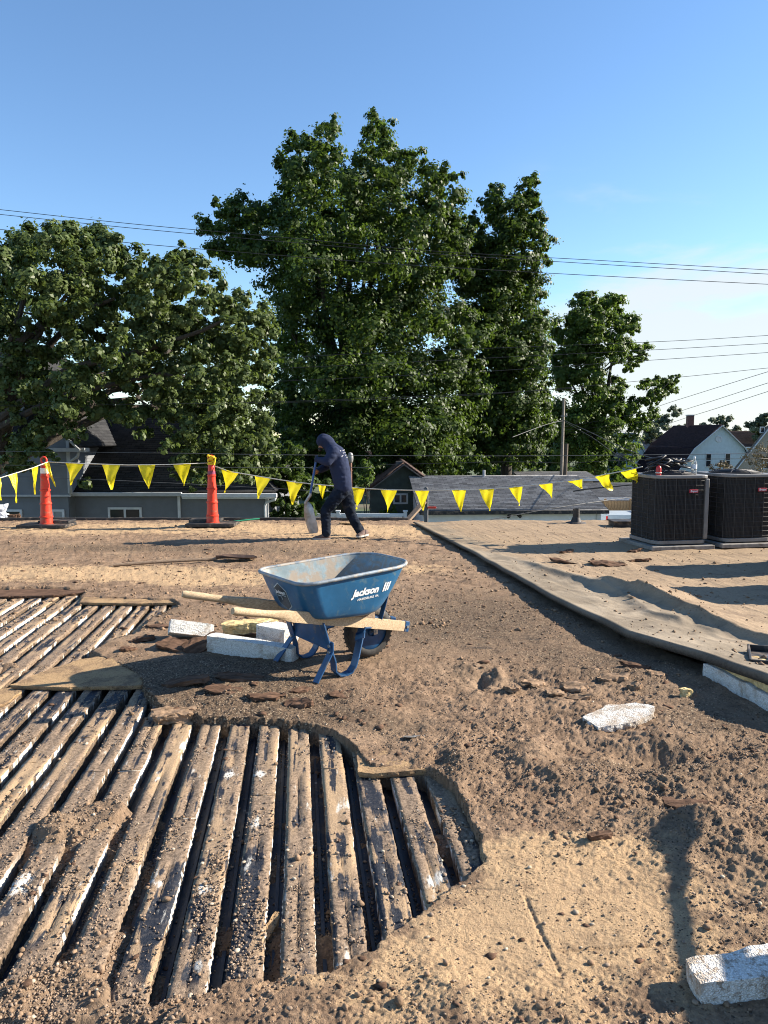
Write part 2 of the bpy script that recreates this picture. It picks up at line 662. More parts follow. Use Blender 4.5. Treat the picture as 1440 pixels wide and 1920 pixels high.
M_gravel = gravel_material()
def board_material():
    t = NT('fibreboard')
    co = t.coord()
    grain = t.noise(co, 260.0, 3, 0.7)
    fine = t.noise(co, 55.0, 5, 0.65)
    big = t.noise(co, 6.0, 6, 0.65, 0.4)
    c = t.mix(t.ramp(grain, 0.3, 0.7), (0.24, 0.155, 0.080), (0.46, 0.315, 0.175))
    c = t.mix(t.ramp(big, 0.42, 0.66, 0, 0.85), c, t.mix(t.ramp(fine, 0.3, 0.7), (0.09, 0.06, 0.04), (0.25, 0.17, 0.11)))
    c = t.mix(t.ramp(t.voro(co, 62.0), 0.24, 0.10), c, (0.07, 0.045, 0.03))
    return t.done(c, 0.93, t.bump(t.math('ADD', fine, t.math('MULTIPLY', grain, 0.5)), 0.8, 0.008), 0.1)


M_board = board_material()
M_bark = simple('old_brown_fibreboard', (0.11, 0.066, 0.044), 0.93, 0.4, 10, 0.8, 70, spec=0.1, stretch=(1, 3, 1))
def foam_material(name, lo, hi, stain):
    t = NT(name)
    co = t.coord()
    v = t.voro(co, 170.0)
    g = t.noise(co, 240.0, 3, 0.6)
    c = t.mix(t.ramp(v, 0.25, 0.62), (0.82, 0.82, 0.79), (0.60, 0.59, 0.55))
    d = t.noise(co, 8.0, 7, 0.72, 0.5)
    c = t.mix(t.ramp(d, lo, hi, 0, 0.8), c, (0.36, 0.28, 0.20))
    d2 = t.noise(co, 60.0, 5, 0.7)
    c = t.mix(t.ramp(d2, stain, stain + 0.12, 0, 0.75), c, (0.25, 0.18, 0.12))
    return t.done(c, 0.92, t.bump(t.math('SUBTRACT', g, t.math('MULTIPLY', v, 0.9)), 0.9, 0.006), 0.2)


M_foam = foam_material('white_foam', 0.51, 0.68, 0.56)
M_foam_dirty = foam_material('dusty_foam', 0.40, 0.62, 0.50)
M_yfoam = simple('yellowed_foam', (0.60, 0.46, 0.23), 0.92, 0.3, 30, 0.8, 110, spec=0.1, dirt=(0.25, 0.17, 0.09), dirt_amt=0.4, dscale=12)

# ------------------------------------------------------------------ roof surface fields
DS = np.array([-0.1129, 0.9936])
DT = np.array([0.9936, 0.1129])
Z_STRIP, Z_PAN = -0.016, -0.088

hole_px = [(-420, 1990), (265, 1990), (318, 1912), (420, 1858), (520, 1846), (620, 1836), (700, 1788), (780, 1722), (868, 1655), (908, 1622),
           (903, 1588), (882, 1530), (852, 1482), (806, 1450), (690, 1440), (668, 1408), (625, 1375), (560, 1360), (470, 1353), (380, 1351),
           (345, 1345), (300, 1326), (275, 1305), (262, 1270), (215, 1243), (170, 1228), (200, 1208), (262, 1186), (285, 1160), (338, 1138), (322, 1128), (150, 1122),
           (162, 1109), (80, 1105), (-260, 1105)]
hole = np.array([gp(x, y)[:2] for x, y in hole_px])


def sd_poly(x, y, P):
    d = np.full(x.shape, 1e9)
    ins = np.zeros(x.shape, bool)
    n = len(P)
    for i in range(n):
        ax, ay = P[i]
        bx, by = P[(i + 1) % n]
        ex, ey = bx - ax, by - ay
        wx, wy = x - ax, y - ay
        h = np.clip((wx * ex + wy * ey) / (ex * ex + ey * ey), 0, 1)
        d = np.minimum(d, (wx - ex * h) ** 2 + (wy - ey * h) ** 2)
        c = ((ay <= y) != (by <= y)) & (x < ex * (y - ay) / (ey + 1e-12) + ax)
        ins ^= c
    d = np.sqrt(d)
    return np.where(ins, -d, d)


def gauss(x, y, px, py, rx, ry, rot=0.0, z=0.0):
    p = gp(px, py, z)
    dx, dy = x - p.x, y - p.y
    c, s = math.cos(rot), math.sin(rot)
    u, v = dx * c + dy * s, -dx * s + dy * c
    return np.exp(-(u / rx) ** 2 - (v / ry) ** 2)


def hole_sd(x, y):
    return sd_poly(x, y, hole) + 0.010 * fbm(x * 11, y * 11, 4, 3) + 0.006 * pn(x * 60, y * 60, 8)


# the membrane's free edge: (Y, x, z)
EDGE = np.array([(1.2, 3.6, 0.20), (2.6, 2.95, 0.22), (3.4, 2.36, 0.22), (3.90, 2.06, 0.215), (4.38, 1.98, 0.175), (5.08, 1.69, 0.145), (6.37, 1.44, 0.12),
                 (8.92, 1.07, 0.095), (12.4, 0.465, 0.065), (13.0, 0.38, 0.06)])


def edge_x(y):
    return np.interp(y, EDGE[:, 0], EDGE[:, 1]) + 0.012 * pn(np.asarray(y) * 1.7, 0 * np.asarray(y), 31)


def edge_z(y):
    return np.interp(y, EDGE[:, 0], EDGE[:, 2]) + 0.006 * pn(np.asarray(y) * 2.3, 0 * np.asarray(y), 32)


def fields(x, y):
    tan = (1.5 * gauss(x, y, 1030, 1608, 0.26, 0.11, 0.1) + 0.45 * gauss(x, y, 900, 1760, 0.42, 0.30) + 0.40 * gauss(x, y, 1120, 1720, 0.35, 0.3)
           + 1.0 * gauss(x, y, 150, 1078, 1.9, 0.55) + 0.75 * gauss(x, y, 420, 1090, 0.7, 0.35) + 0.8 * gauss(x, y, 250, 992, 3.4, 0.9) + 0.7 * gauss(x, y, 660, 1000, 2.0, 0.9)
           + 0.6 * gauss(x, y, 780, 1068, 0.6, 0.5) + 0.3 * gauss(x, y, 1250, 1700, 0.5, 0.5) + 0.35 * gauss(x, y, 400, 1120, 0.5, 0.3) + 0.45 * gauss(x, y, 760, 1880, 0.6, 0.2))
    dark = (0.75 * gauss(x, y, 900, 1160, 0.95, 1.3) + 0.45 * gauss(x, y, 1150, 1260, 0.6, 0.6) + 1.7 * gauss(x, y, 350, 1275, 0.70, 0.42) + 0.9 * gauss(x, y, 470, 1350, 0.5, 0.14) + 0.65 * gauss(x, y, 520, 1330, 0.6, 0.28)  # dark gravel; the patch by the barrow also deepens its shadow in colour
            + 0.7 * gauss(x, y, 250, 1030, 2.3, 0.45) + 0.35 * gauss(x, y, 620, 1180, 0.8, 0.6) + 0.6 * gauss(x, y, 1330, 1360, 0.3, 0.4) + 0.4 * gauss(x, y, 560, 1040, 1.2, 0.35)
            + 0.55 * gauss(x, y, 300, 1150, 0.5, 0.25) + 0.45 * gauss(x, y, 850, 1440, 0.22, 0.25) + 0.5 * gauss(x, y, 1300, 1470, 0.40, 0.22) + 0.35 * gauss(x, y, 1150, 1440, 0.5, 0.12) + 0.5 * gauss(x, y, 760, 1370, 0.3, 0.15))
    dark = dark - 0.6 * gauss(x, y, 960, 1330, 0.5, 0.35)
    rough = (0.48 + 1.0 * gauss(x, y, 1150, 1420, 0.75, 0.55) + 0.9 * gauss(x, y, 1000, 1290, 0.8, 0.4) + 0.7 * gauss(x, y, 1380, 1560, 0.4, 0.5) + 0.5 * gauss(x, y, 900, 1450, 0.3, 0.4)
             + 0.35 * gauss(x, y, 450, 1320, 0.8, 0.3) + 0.25 * gauss(x, y, 800, 1890, 0.8, 0.2) - 0.32 * gauss(x, y, 980, 1720, 0.45, 0.35) + 0.30 * sstep(6.0, 8.0, y))
    rough = np.clip(rough, 0.05, 1.15)
    return tan, dark, rough


BUMPS = [(870, 1440, .10, .14, .035, .2), (990, 1430, .16, .13, .045, 0), (1100, 1475, .20, .12, .040, .2), (1330, 1470, .28, .14, .050, 0), (1120, 1270, .35, .10, .028, 0), (880, 1262, .12, .10, .030, .4),
         (1250, 1400, .22, .10, .030, 0), (1040, 1330, .5, .16, .022, .1), (1400, 1580, .25, .2, .03, 0), (850, 1890, .22, .08, .020, 0), (1290, 1545, .30, .07, .020, 0), (700, 1345, .2, .1, .02, 0),
         (1240, 1432, .155, .085, -.070, -.15), (960, 1290, .10, .05, -.035, .3), (903, 1283, .035, .13, -.050, -.1), (935, 1270, .03, .12, .030, -.1), (825, 1430, .05, .10, -.035, 0), (1180, 1438, .06, .05, -.02, 0), (1050, 1440, .07, .05, -.03, 0),
         (1330, 1520, .10, .03, -.025, .2), (860, 1500, .05, .10, .020, 0), (1000, 1275, .04, .05, -.03, 0), (1200, 1300, .25, .06, .02, .2)]


def h_dirt(x, y, rough=None):
    if rough is None:
        rough = fields(x, y)[2]
    z = 0.016 + 0.010 * fbm(x * 0.9, y * 0.9, 3, 1)
    for px, py, rx, ry, a, ro in BUMPS:
        z = z + a * gauss(x, y, px, py, rx, ry, ro)
    z = z + rough * (0.016 * fbm(x * 4.5, y * 4.5, 3, 5) + 0.011 * np.abs(fbm(x * 14, y * 14, 3, 6)) + 0.0075 * np.abs(pn(x * 38, y * 38, 7)) + 0.0045 * pn(x * 85, y * 85, 9))
    z = z + 0.0012 * pn(x * 55, y * 55, 12) + 0.0010 * pn(x * 130, y * 130, 13) + np.clip(0.15 + 1.1 * rough + 0.6 * fbm(x * 2.2, y * 2.2, 2, 16) - 0.25, 0.05, 1.3) * (0.007 * np.clip(fbm(x * 24, y * 24, 3, 14) - 0.22, 0, 1) + 0.007 * np.clip(fbm(x * 64, y * 64, 2, 15) - 0.28, 0, 1) + 0.005 * np.clip(pn(x * 140, y * 140, 18) - 0.22, 0, 1))
    # board joints still readable in the smooth part
    for a, b in (((985, 1690), (1050, 1835)), ((900, 1598), (1160, 1592)), ((1045, 1790), (1250, 1780))):
        p, q = gp(*a), gp(*b)
        ex, ey = q.x - p.x, q.y - p.y
        L2 = ex * ex + ey * ey
        h = np.clip(((x - p.x) * ex + (y - p.y) * ey) / L2, 0, 1)
        d = np.hypot(x - p.x - ex * h, y - p.y - ey * h) + 0.004 * pn(x * 25, y * 25, 21)
        z = z - 0.007 * np.exp(-(d / 0.006) ** 2)
    return z


SPILL = [(170, 1535, .16, .20, 1.0), (330, 1900, .22, .10, 1.0), (250, 1650, .06, .30, .45), (40, 1560, .25, .3, .5), (320, 1335, .16, .10, 1.0), (560, 1750, .10, .12, .40), (690, 1760, .12, .10, .45),
         (120, 1820, .18, .25, .55), (40, 1240, .5, .35, .55), (120, 1180, .5, .3, .5), (830, 1560, .10, .10, .5), (420, 1700, .1, .2, .35), (250, 1160, .2, .15, .5), (20, 1900, .3, .2, .6)]


def spill(x, y):
    s = 0
    for px, py, rx, ry, a in SPILL:
        s = s + a * gauss(x, y, px, py, rx, ry)
    return s


def h_all(x, y, sd=None, rough=None):
    if sd is None:
        sd = hole_sd(x, y)
    top = h_dirt(x, y, rough)
    sp = spill(x, y)
    drift = Z_PAN - 0.024 + 0.115 * np.clip(sp + 0.35 * fbm(x * 5, y * 5, 3, 41) * (0.4 + sp), 0, 1.0) + 0.030 * np.clip(fbm(x * 5, y * 5, 3, 42), -1, 1.0) + 0.006 * np.abs(pn(x * 40, y * 40, 43))
    k = sstep(0.000, -0.014, sd)
    return top * (1 - k) + np.minimum(drift, top) * k


def strip_frame(x, y):
    s = x * DS[0] + y * DS[1]
    t = x * DT[0] + y * DT[1]
    return s, t


PITCH_T, T0, W_ST = 0.1524, -0.017, 0.111


# ------------------------------------------------------------------ roof: dirt sheet
def adaptive_rows(y0, y1, n):
    return 1.0 / np.linspace(1.0 / y0, 1.0 / y1, n)


ROOF_Y = 12.95
rows = adaptive_rows(1.15, ROOF_Y, 900)
rat = np.linspace(-0.76, 0.76, 560)
X = rows[:, None] * rat[None, :] * 0.70 * (1 + 0.25 / rows[:, None])
lft = np.linspace(-12.5, 0, 26)[:-1]
XL = X[:, :1] + (lft[None, :] / 12.5) * (12.5 + X[:, :1])
XR = X[:, -1:] + (np.linspace(0, 1, 26)[1:][None, :]) * (12.5 - X[:, -1:])
X = np.concatenate([XL, X, XR], 1)
Yg = np.repeat(rows[:, None], X.shape[1], 1)
xf, yf = X.ravel(), Yg.ravel()
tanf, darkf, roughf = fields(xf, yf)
sdf = hole_sd(xf, yf)
zf = h_all(xf, yf, sdf, roughf)
under = xf > edge_x(yf) + 0.25
zf = np.where(under, -0.02, zf)
nr, nc = X.shape
idx = np.arange(nr * nc).reshape(nr, nc)
F = np.stack([idx[:-1, :-1], idx[:-1, 1:], idx[1:, 1:], idx[1:, :-1]], -1).reshape(-1, 4)
low = (zf < Z_PAN - 0.006) | (xf > edge_x(yf) + 0.6)
F = F[~low[F].all(1)]
used = np.unique(F)
remap = np.full(nr * nc, -1)
remap[used] = np.arange(len(used))
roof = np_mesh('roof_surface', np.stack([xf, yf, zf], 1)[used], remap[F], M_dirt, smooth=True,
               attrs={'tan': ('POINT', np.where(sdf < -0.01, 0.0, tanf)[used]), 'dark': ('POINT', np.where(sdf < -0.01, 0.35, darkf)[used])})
tag(roof, kind='structure')

# deck pan under the insulation
deck = np_mesh('roof_deck', [(-12.5, 0.6, Z_PAN), (3.8, 0.6, Z_PAN), (3.8, 12.9, Z_PAN), (-12.5, 12.9, Z_PAN)], [(0, 1, 2, 3)], M_pan)
tag(deck, kind='structure')
rib = MB()
for i in range(-26, 6):
    tc = T0 + (i + 0.5) * PITCH_T
    for s0 in (0.95,):
        a = DS * s0 + DT * tc
        b = DS * 7.9 + DT * tc
        rib.beam((a[0], a[1], Z_PAN + 0.004), (b[0], b[1], Z_PAN + 0.004), 0.012, 0.012)
rb = rib.build('standing_seam', M_pan, deck)
tag(rb, kind='stuff')


# ------------------------------------------------------------------ insulation strips left between the deck ribs
def strip(i, s0, s1, seed):
    tc = T0 + i * PITCH_T
    ss = [s0]
    while ss[-1] < s1:
        ss.append(ss[-1] + 0.0055 + 0.0032 * max(0, ss[-1] - 1.0))
    s = np.array(ss)
    n = len(s)
    sh = (seed % 7) * 3.1
    w = W_ST / 2
    depth = Z_STRIP - Z_PAN
    zt = Z_STRIP + 0.004 * fbm(s * 2, s * 0 + sh, 3, 51) + 0.0025 * pn(s * 30, s * 0 + sh, 52)
    gro = 0.001 + 0.010 * sstep(0.0, 0.4, fbm(s * 2.2, s * 0 + sh, 2, 53))
    saw = ((s * 34 + 0.3 * pn(s * 9, s * 0 + sh, 55)) % 1.0)
    pts = []
    side = []
    midv = []
    lowv = []

    def ragged(k):
        return 0.010 * np.clip(fbm(s * 13, s * 0 + sh + k * 5.3, 4, 56), 0, 1) + 0.004 * np.abs(pn(s * 70, s * 0 + k * 3 + sh, 57))
    prof = [(-w + .010, 0, 1, 1), (-w + .004, .30, 1, .8), (-w + .001, .62, 1, .4), (-w + .001, .86, 1, 0), (-w + .003, 1.0, .05, 0), (-w * .55, 1.0, 0, 0), (-.008, 1.0, 0, 0), (0, 1.0, 0, 0), (.008, 1.0, 0, 0),
            (w * .55, 1.0, 0, 0), (w - .003, 1.0, .05, 0), (w - .001, .86, 1, 0), (w - .001, .62, 1, .4), (w - .004, .30, 1, .8), (w - .010, 0, 1, 1)]
    for k, (t, h, sd_, lo) in enumerate(prof):
        z = Z_PAN + depth * h + (zt - Z_STRIP) * h
        tt = np.full(n, t)
        sgn = -1 if t < 0 else 1
        if sd_ > 0.5 and h > 0:
            tt = tt - sgn * (0.006 * ((saw + h * 0.9) % 1.0) + 0.6 * ragged(k // 3))
        if 0.0 < sd_ < 0.5:
            tt = tt - sgn * (0.35 * ragged(k) + 0.5 * ragged(k // 3))
            z = z - 0.15 * ragged(k + 9)
        if h == 1.0 and sd_ < 0.2:
            z = z + 0.0016 * fbm(s * 11, s * 0 + sh + k * .4, 3, 58) + 0.0014 * pn(s * 60, s * 0 + sh + k, 59)
        if k in (6, 7, 8):
            z = z - gro * (1.0 if k == 7 else 0.10)
        pts.append(np.stack([tt + tc + 0.004 * pn(s * 1.5, s * 0 + sh, 60), s, z], 1))
        side.append(np.full(n, sd_))
        midv.append(np.full(n, (1.0 if k == 7 else 0.5 if k in (6, 8) else 0.0)))
        lowv.append(np.full(n, lo))
    K = len(prof)
    P = np.stack(pts, 1)           # n, K, 3
    T, S, Z = P[..., 0], P[..., 1], P[..., 2]
    Xw = S * DS[0] + T * DT[0]
    Yw = S * DS[1] + T * DT[1]
    V = np.stack([Xw, Yw, Z], -1).reshape(-1, 3)
    id_ = np.arange(n * K).reshape(n, K)
    Fq = np.stack([id_[:-1, :-1], id_[:-1, 1:], id_[1:, 1:], id_[1:, :-1]], -1).reshape(-1, 4)
    caps = []
    for r in (0, n - 1):
        for k in range(K // 2):
            q = [id_[r, k], id_[r, k + 1], id_[r, K - 2 - k], id_[r, K - 1 - k]]
            if len(set(q)) == 4:
                caps.append(q if r else q[::-1])
    Fq = np.concatenate([Fq, np.array(caps)])
    x_, y_ = V[:, 0], V[:, 1]
    dirty = np.clip(1.3 * spill(x_, y_), 0, 1)
    tarry, pale = 0, 0
    for a_, b_, rx, ry in ((255, 1775, .05, .20), (300, 1700, .05, .12), (425, 1770, .05, .12), (720, 1660, .05, .22), (560, 1520, .04, .10), (690, 1560, .04, .14), (480, 1600, .04, .12), (60, 1330, .06, .3), (200, 1310, .06, .2), (790, 1560, .04, .1)):
        tarry = tarry + gauss(x_, y_, a_, b_, rx, ry)
    for a_, b_, rx, ry in ((430, 1448, .055, .022), (487, 1445, .055, .03), (300, 1648, .055, .028), (385, 1655, .045, .04), (375, 1800, .045, .05), (655, 1810, .05, .05), (350, 1390, .03, .08), (818, 1640, .04, .05), (110, 1600, .06, .05), (40, 1650, .06, .06), (640, 1500, .02, .10), (478, 1540, .02, .08), (250, 1850, .05, .03)):
        pale = pale + gauss(x_, y_, a_, b_, rx, ry)
    o = np_mesh('insulation_strip', V, Fq, M_strip, deck, smooth=False,
                attrs={'side': ('POINT', np.stack(side, 1).ravel()), 'low': ('POINT', np.stack(lowv, 1).ravel()), 'mid': ('POINT', np.stack(midv, 1).ravel()), 'dirty': ('POINT', dirty), 'tarry': ('POINT', tarry), 'pale': ('POINT', pale)},
                uv=np.stack([T.ravel() + i * 0.37, S.ravel()], 1))
    return o


srng = random.Random(3)
for i in range(-25, 6):
    # where the exposed patch runs along this strip
    tc = T0 + i * PITCH_T
    s = np.linspace(0.9, 8.0, 720)
    x_, y_ = s * DS[0] + tc * DT[0], s * DS[1] + tc * DT[1]
    ins = sd_poly(x_, y_, hole) < 0.10
    if not ins.any():
        continue
    k = np.where(ins)[0]
    a, b = s[k[0]], s[k[-1]]
    cuts = [a]
    while cuts[-1] < b:
        cuts.append(cuts[-1] + srng.uniform(1.1, 2.1))
    cuts[-1] = b
    if len(cuts) > 2 and cuts[-1] - cuts[-2] < 0.35:
        cuts.pop(-2)
    for j in range(len(cuts) - 1):
        mid = 0.5 * (cuts[j] + cuts[j + 1])
        strip(i, cuts[j] + 0.004, cuts[j + 1] - 0.004 - srng.uniform(0, 0.012), srng.randrange(1000))

# ------------------------------------------------------------------ roof: membrane on the right
ROOFM_Y = 12.3
mr = adaptive_rows(2.2, ROOFM_Y, 360)
prof = [(0.16, -0.034), (0.05, -0.042), (0.012, -0.038), (-0.003, -0.025), (0.000, -0.010), (0.016, 0.002), (0.040, 0.001), (0.075, -0.007)]
tt = np.concatenate([np.linspace(0.10, 3.2, 250)[0:], np.linspace(3.3, 11, 40)])
ex, ez = edge_x(mr), edge_z(mr)
cols_x = [ex + a for a, b in prof] + [ex + a for a in tt]
cols_z = [ez + b * np.clip(ez / 0.10, 0.7, 1.5) for a, b in prof] + [ez - 0.010 for a in tt]
MX = np.stack(cols_x, 1)
MZ = np.stack(cols_z, 1)
MY = np.repeat(mr[:, None], MX.shape[1], 1)
off = MX - ex[:, None]
k = sstep(0.06, 0.9, off)
MZ = MZ * (1 - k) + (0.085) * k


def polyline_d(x, y, pts):
    d = np.full(x.shape, 1e9)
    sd = np.zeros(x.shape)
    par = np.zeros(x.shape)
    n = len(pts) - 1
    for i in range(n):
        ax, ay = pts[i]
        bx, by = pts[i + 1]
        ex_, ey_ = bx - ax, by - ay
        wx, wy = x - ax, y - ay
        h = np.clip((wx * ex_ + wy * ey_) / (ex_ * ex_ + ey_ * ey_), 0, 1)
        dd = np.hypot(wx - ex_ * h, wy - ey_ * h)
        cr = np.sign(ex_ * wy - ey_ * wx)
        m = dd < d
        d = np.where(m, dd, d)
        sd = np.where(m, cr * dd, sd)
        par = np.where(m, (i + h) / n, par)
    return sd, par


ridgeB = [tuple(gp(x, y, 0.16)[:2]) for x, y in ((1072, 1068), (1130, 1084), (1180, 1102), (1214, 1108), (1318, 1148), (1440, 1192), (1600, 1250))]
ridgeA = [tuple(gp(x, y, 0.13)[:2]) for x, y in ((900, 1022), (985, 1048), (1050, 1072), (1120, 1092), (1185, 1120), (1225, 1146), (1300, 1166))]
for rg, amp, wl_, wr_ in ((ridgeB, 0.145, 0.075, 0.36), (ridgeA, 0.055, 0.06, 0.20)):
    sd_, par = polyline_d(MX, MY, rg)
    left = sd_ < 0                      # towards the free edge
    prof_ = np.where(left, np.exp(-(np.abs(sd_) / wl_) ** 1.35), np.exp(-(np.abs(sd_) / wr_) ** 1.15))
    MZ = MZ + amp * prof_ * sstep(0.0, 0.34, par) * (1 - sstep(0.93, 1.0, par)) * sstep(0.02, 0.10, off) * (0.8 + 0.4 * pn(par * 6, par * 0, 71))
MZ = MZ + sstep(0.05, 0.3, off) * (0.010 * fbm(MX * 1.3, MY * 1.3, 3, 72) + 0.006 * fbm(MX * 5, MY * 5, 3, 73) + 0.0025 * fbm(MX * 16, MY * 16, 3, 77)) + sstep(0.3, 0.9, off) * (0.0035 * np.abs(fbm(MX * 18, MY * 18, 3, 74)) + 0.003 * np.abs(pn(MX * 60, MY * 60, 75)))
cr_ = 1 - np.abs(fbm(MX * 2.6 + MY * 1.1, MY * 0.9 - MX * .5, 3, 78))
MZ = MZ + sstep(0.05, 0.3, off) * 0.005 * np.clip(cr_ - 0.72, 0, 1) / 0.28
# torn, lifted patch in the middle distance
sdp = gauss(MX, MY, 1130, 1056, 0.55, 0.22, 0.0, 0.1)
MZ = MZ + 0.045 * sdp * np.abs(fbm(MX * 4, MY * 5, 4, 76)) + 0.02 * sdp
MZ[:, -1] = 0.05
dust = sstep(0.25, 1.0, off) * 0.95 + 0.35 * sstep(7.0, 9.5, MY)
sdB, parB = polyline_d(MX, MY, ridgeB)
dust = dust * np.where(sdB < -0.02, 0.45, 1.0) + 0.15
nr2, nc2 = MX.shape
idx = np.arange(nr2 * nc2).reshape(nr2, nc2)
F2 = np.stack([idx[:-1, :-1], idx[:-1, 1:], idx[1:, 1:], idx[1:, :-1]], -1).reshape(-1, 4)
edgea = np.zeros((nr2, nc2))
for c_, v_ in zip(range(8), (1, 1, 1, .9, .6, .35, .25, .1)):
    edgea[:, c_] = v_
mem = np_mesh('roof_membrane', np.stack([MX.ravel(), MY.ravel(), MZ.ravel()], 1), F2, M_mem, smooth=True,
              attrs={'dust': ('POINT', dust.ravel()), 'edge': ('POINT', edgea.ravel())})
tag(mem, kind='structure')
_mbvh = BVHTree.FromObject(mem, bpy.context.evaluated_depsgraph_get())


def mem_z(x, y):
    h = _mbvh.ray_cast(Vector((x, y, 3)), Vector((0, 0, -1)))
    return h[0].z if h[0] is not None else 0.09


def dz(x, y):
    return float(h_all(np.array([x]), np.array([y]))[0])


# ------------------------------------------------------------------ loose gravel and clods
_ico = bmesh.new()
bmesh.ops.create_icosphere(_ico, subdivisions=1, radius=1)
ICO_V = np.array([v.co[:] for v in _ico.verts])
ICO_F = np.array([[v.index for v in f.verts] for f in _ico.faces])
_ico.free()
_ico = bmesh.new()
bmesh.ops.create_icosphere(_ico, subdivisions=2, radius=1)
ICO2_V = np.array([v.co[:] for v in _ico.verts])
ICO2_F = np.array([[v.index for v in f.verts] for f in _ico.faces])
_ico.free()
OCT_V = np.array([(1, 0, 0), (-1, 0, 0), (0, 1, 0), (0, -1, 0), (0, 0, 1), (0, 0, -1)], float)
OCT_F = np.array([(0, 2, 4), (2, 1, 4), (1, 3, 4), (3, 0, 4), (2, 0, 5), (1, 2, 5), (3, 1, 5), (0, 3, 5)])


def surf_top(x, y):
    z = h_all(x, y)
    sd = hole_sd(x, y)
    s, t = strip_frame(x, y)
    r = (t - T0) / PITCH_T
    on = np.abs(r - np.round(r)) * PITCH_T < W_ST / 2 - 0.004
    inh = (sd < -0.02) & (s < 7.4)
    z = np.where(inh & on, np.maximum(z, Z_STRIP), z)
    z = np.where(inh & ~on, np.maximum(z, Z_PAN), z)
    return z


def scatter(name, x, y, r, BV, BF, m, smooth=False, flat=0.7, sink=0.25, jit=0.25, tint=None, zfun=surf_top, parent=None):
    n = len(x)
    z = zfun(x, y)
    a = rng.uniform(0, 2 * np.pi, n)
    b = rng.uniform(0, 2 * np.pi, n)
    V = np.repeat(BV[None], n, 0)
    V = V * (1 + jit * rng.normal(0, 1, (n, len(BV), 1)))
    cb, sb = np.cos(b)[:, None], np.sin(b)[:, None]
    V = np.stack([V[..., 0], V[..., 1] * cb - V[..., 2] * sb, V[..., 1] * sb + V[..., 2] * cb], -1)
    sc = np.stack([r * rng.uniform(0.8, 1.35, n), r * rng.uniform(0.7, 1.0, n), r * flat * rng.uniform(0.8, 1.2, n)], -1)
    V = V * sc[:, None, :]
    ca, sa = np.cos(a)[:, None], np.sin(a)[:, None]
    V = np.stack([V[..., 0] * ca - V[..., 1] * sa, V[..., 0] * sa + V[..., 1] * ca, V[..., 2]], -1)
    V = V + np.stack([x, y, z + r * flat * (1 - 2 * sink) * 0.8], -1)[:, None, :]
    Fq = (BF[None] + (np.arange(n) * len(BV))[:, None, None]).reshape(-1, 3)
    tv = rng.uniform(0, 1, n) if tint is None else tint
    o = np_mesh(name, V.reshape(-1, 3), Fq, m, parent, smooth=smooth, attrs={'tint': ('POINT', np.repeat(tv, len(BV)))})
    return tag(o, kind='stuff')


def sample(n, y0, y1, dens, wid=0.66):
    yy = 1.0 / rng.uniform(1.0 / y1, 1.0 / y0, n * 5)
    xx = rng.uniform(-1, 1, n * 5) * yy * wid * (1 + 0.25 / yy)
    d = dens(xx, yy) * np.clip(yy / 3.2, 0.5, 2.0)
    k = (rng.uniform(0, 1, n * 5) < d) & (xx < edge_x(yy) + 0.02)
    return xx[k][:n], yy[k][:n]


def dens_gravel(x, y):
    tan, dark, rough = fields(x, y)
    sd = hole_sd(x, y)
    s, t = strip_frame(x, y)
    r = (t - T0) / PITCH_T
    on = np.abs(r - np.round(r)) * PITCH_T < W_ST / 2
    nz = sstep(-0.25, 0.45, fbm(x * 3, y * 3, 3, 81))
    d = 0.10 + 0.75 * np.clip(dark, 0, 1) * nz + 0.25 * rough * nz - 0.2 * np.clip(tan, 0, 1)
    ins = np.where(on, 0.03 + 0.55 * sstep(0.05, 0.5, fbm(x * 4, y * 2.5, 3, 82)) + 0.5 * np.clip(spill(x, y), 0, 1), 0.05 + 0.9 * sstep(-0.05, 0.4, fbm(x * 3, y * 1.6, 3, 83)))
    return np.clip(np.where(sd < 0, ins, d), 0.02, 1)


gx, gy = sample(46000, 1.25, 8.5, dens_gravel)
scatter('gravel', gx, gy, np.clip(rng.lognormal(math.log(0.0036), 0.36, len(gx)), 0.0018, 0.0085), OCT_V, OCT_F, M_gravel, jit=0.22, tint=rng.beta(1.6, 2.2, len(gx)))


def dens_clod(x, y):
    tan, dark, rough = fields(x, y)
    sd = hole_sd(x, y)
    nz = sstep(0.0, 0.55, fbm(x * 2.5, y * 2.5, 3, 84))
    return np.clip(np.where(sd < 0.0, 0.03 + 0.35 * np.clip(spill(x, y), 0, 1) + 0.10 * nz, 0.01 + 0.75 * np.clip(rough - 0.3, 0, 1) * nz), 0.0, 1)


cx, cy = sample(6500, 1.25, 9.5, dens_clod)
scatter('dirt_clods', cx, cy, np.clip(rng.lognormal(math.log(0.0052), 0.42, len(cx)), 0.002, 0.015), ICO_V, ICO_F, M_clod, jit=0.22, flat=0.75)
# a few rounded river stones among the grit in the troughs
sx_, sy_ = sample(420, 1.35, 4.5, lambda x, y: np.where(hole_sd(x, y) < -0.02, 0.7, 0.12))
scatter('pebbles', sx_, sy_, np.clip(rng.lognormal(math.log(0.0062), 0.25, len(sx_)), 0.004, 0.010), ICO2_V, ICO2_F, M_gravel, jit=0.02, flat=0.6, smooth=True, tint=rng.uniform(0.55, 1.0, len(sx_)))
# dark chips of torn roofing felt
hx_, hy_ = sample(900, 1.6, 11.5, lambda x, y: np.where(hole_sd(x, y) < 0, 0.10, np.clip(0.12 + 0.7 * np.clip(fields(x, y)[1], 0, 1) * sstep(0.0, 0.5, fbm(x * 2, y * 2, 2, 88)), 0, 1)))
scatter('felt_debris', hx_, hy_, np.clip(rng.lognormal(math.log(0.012), 0.45, len(hx_)) * np.clip(hy_ / 4, .6, 1.6), 0.005, 0.040), ICO_V, ICO_F, M_bark, jit=0.3, flat=0.22, sink=0.1)
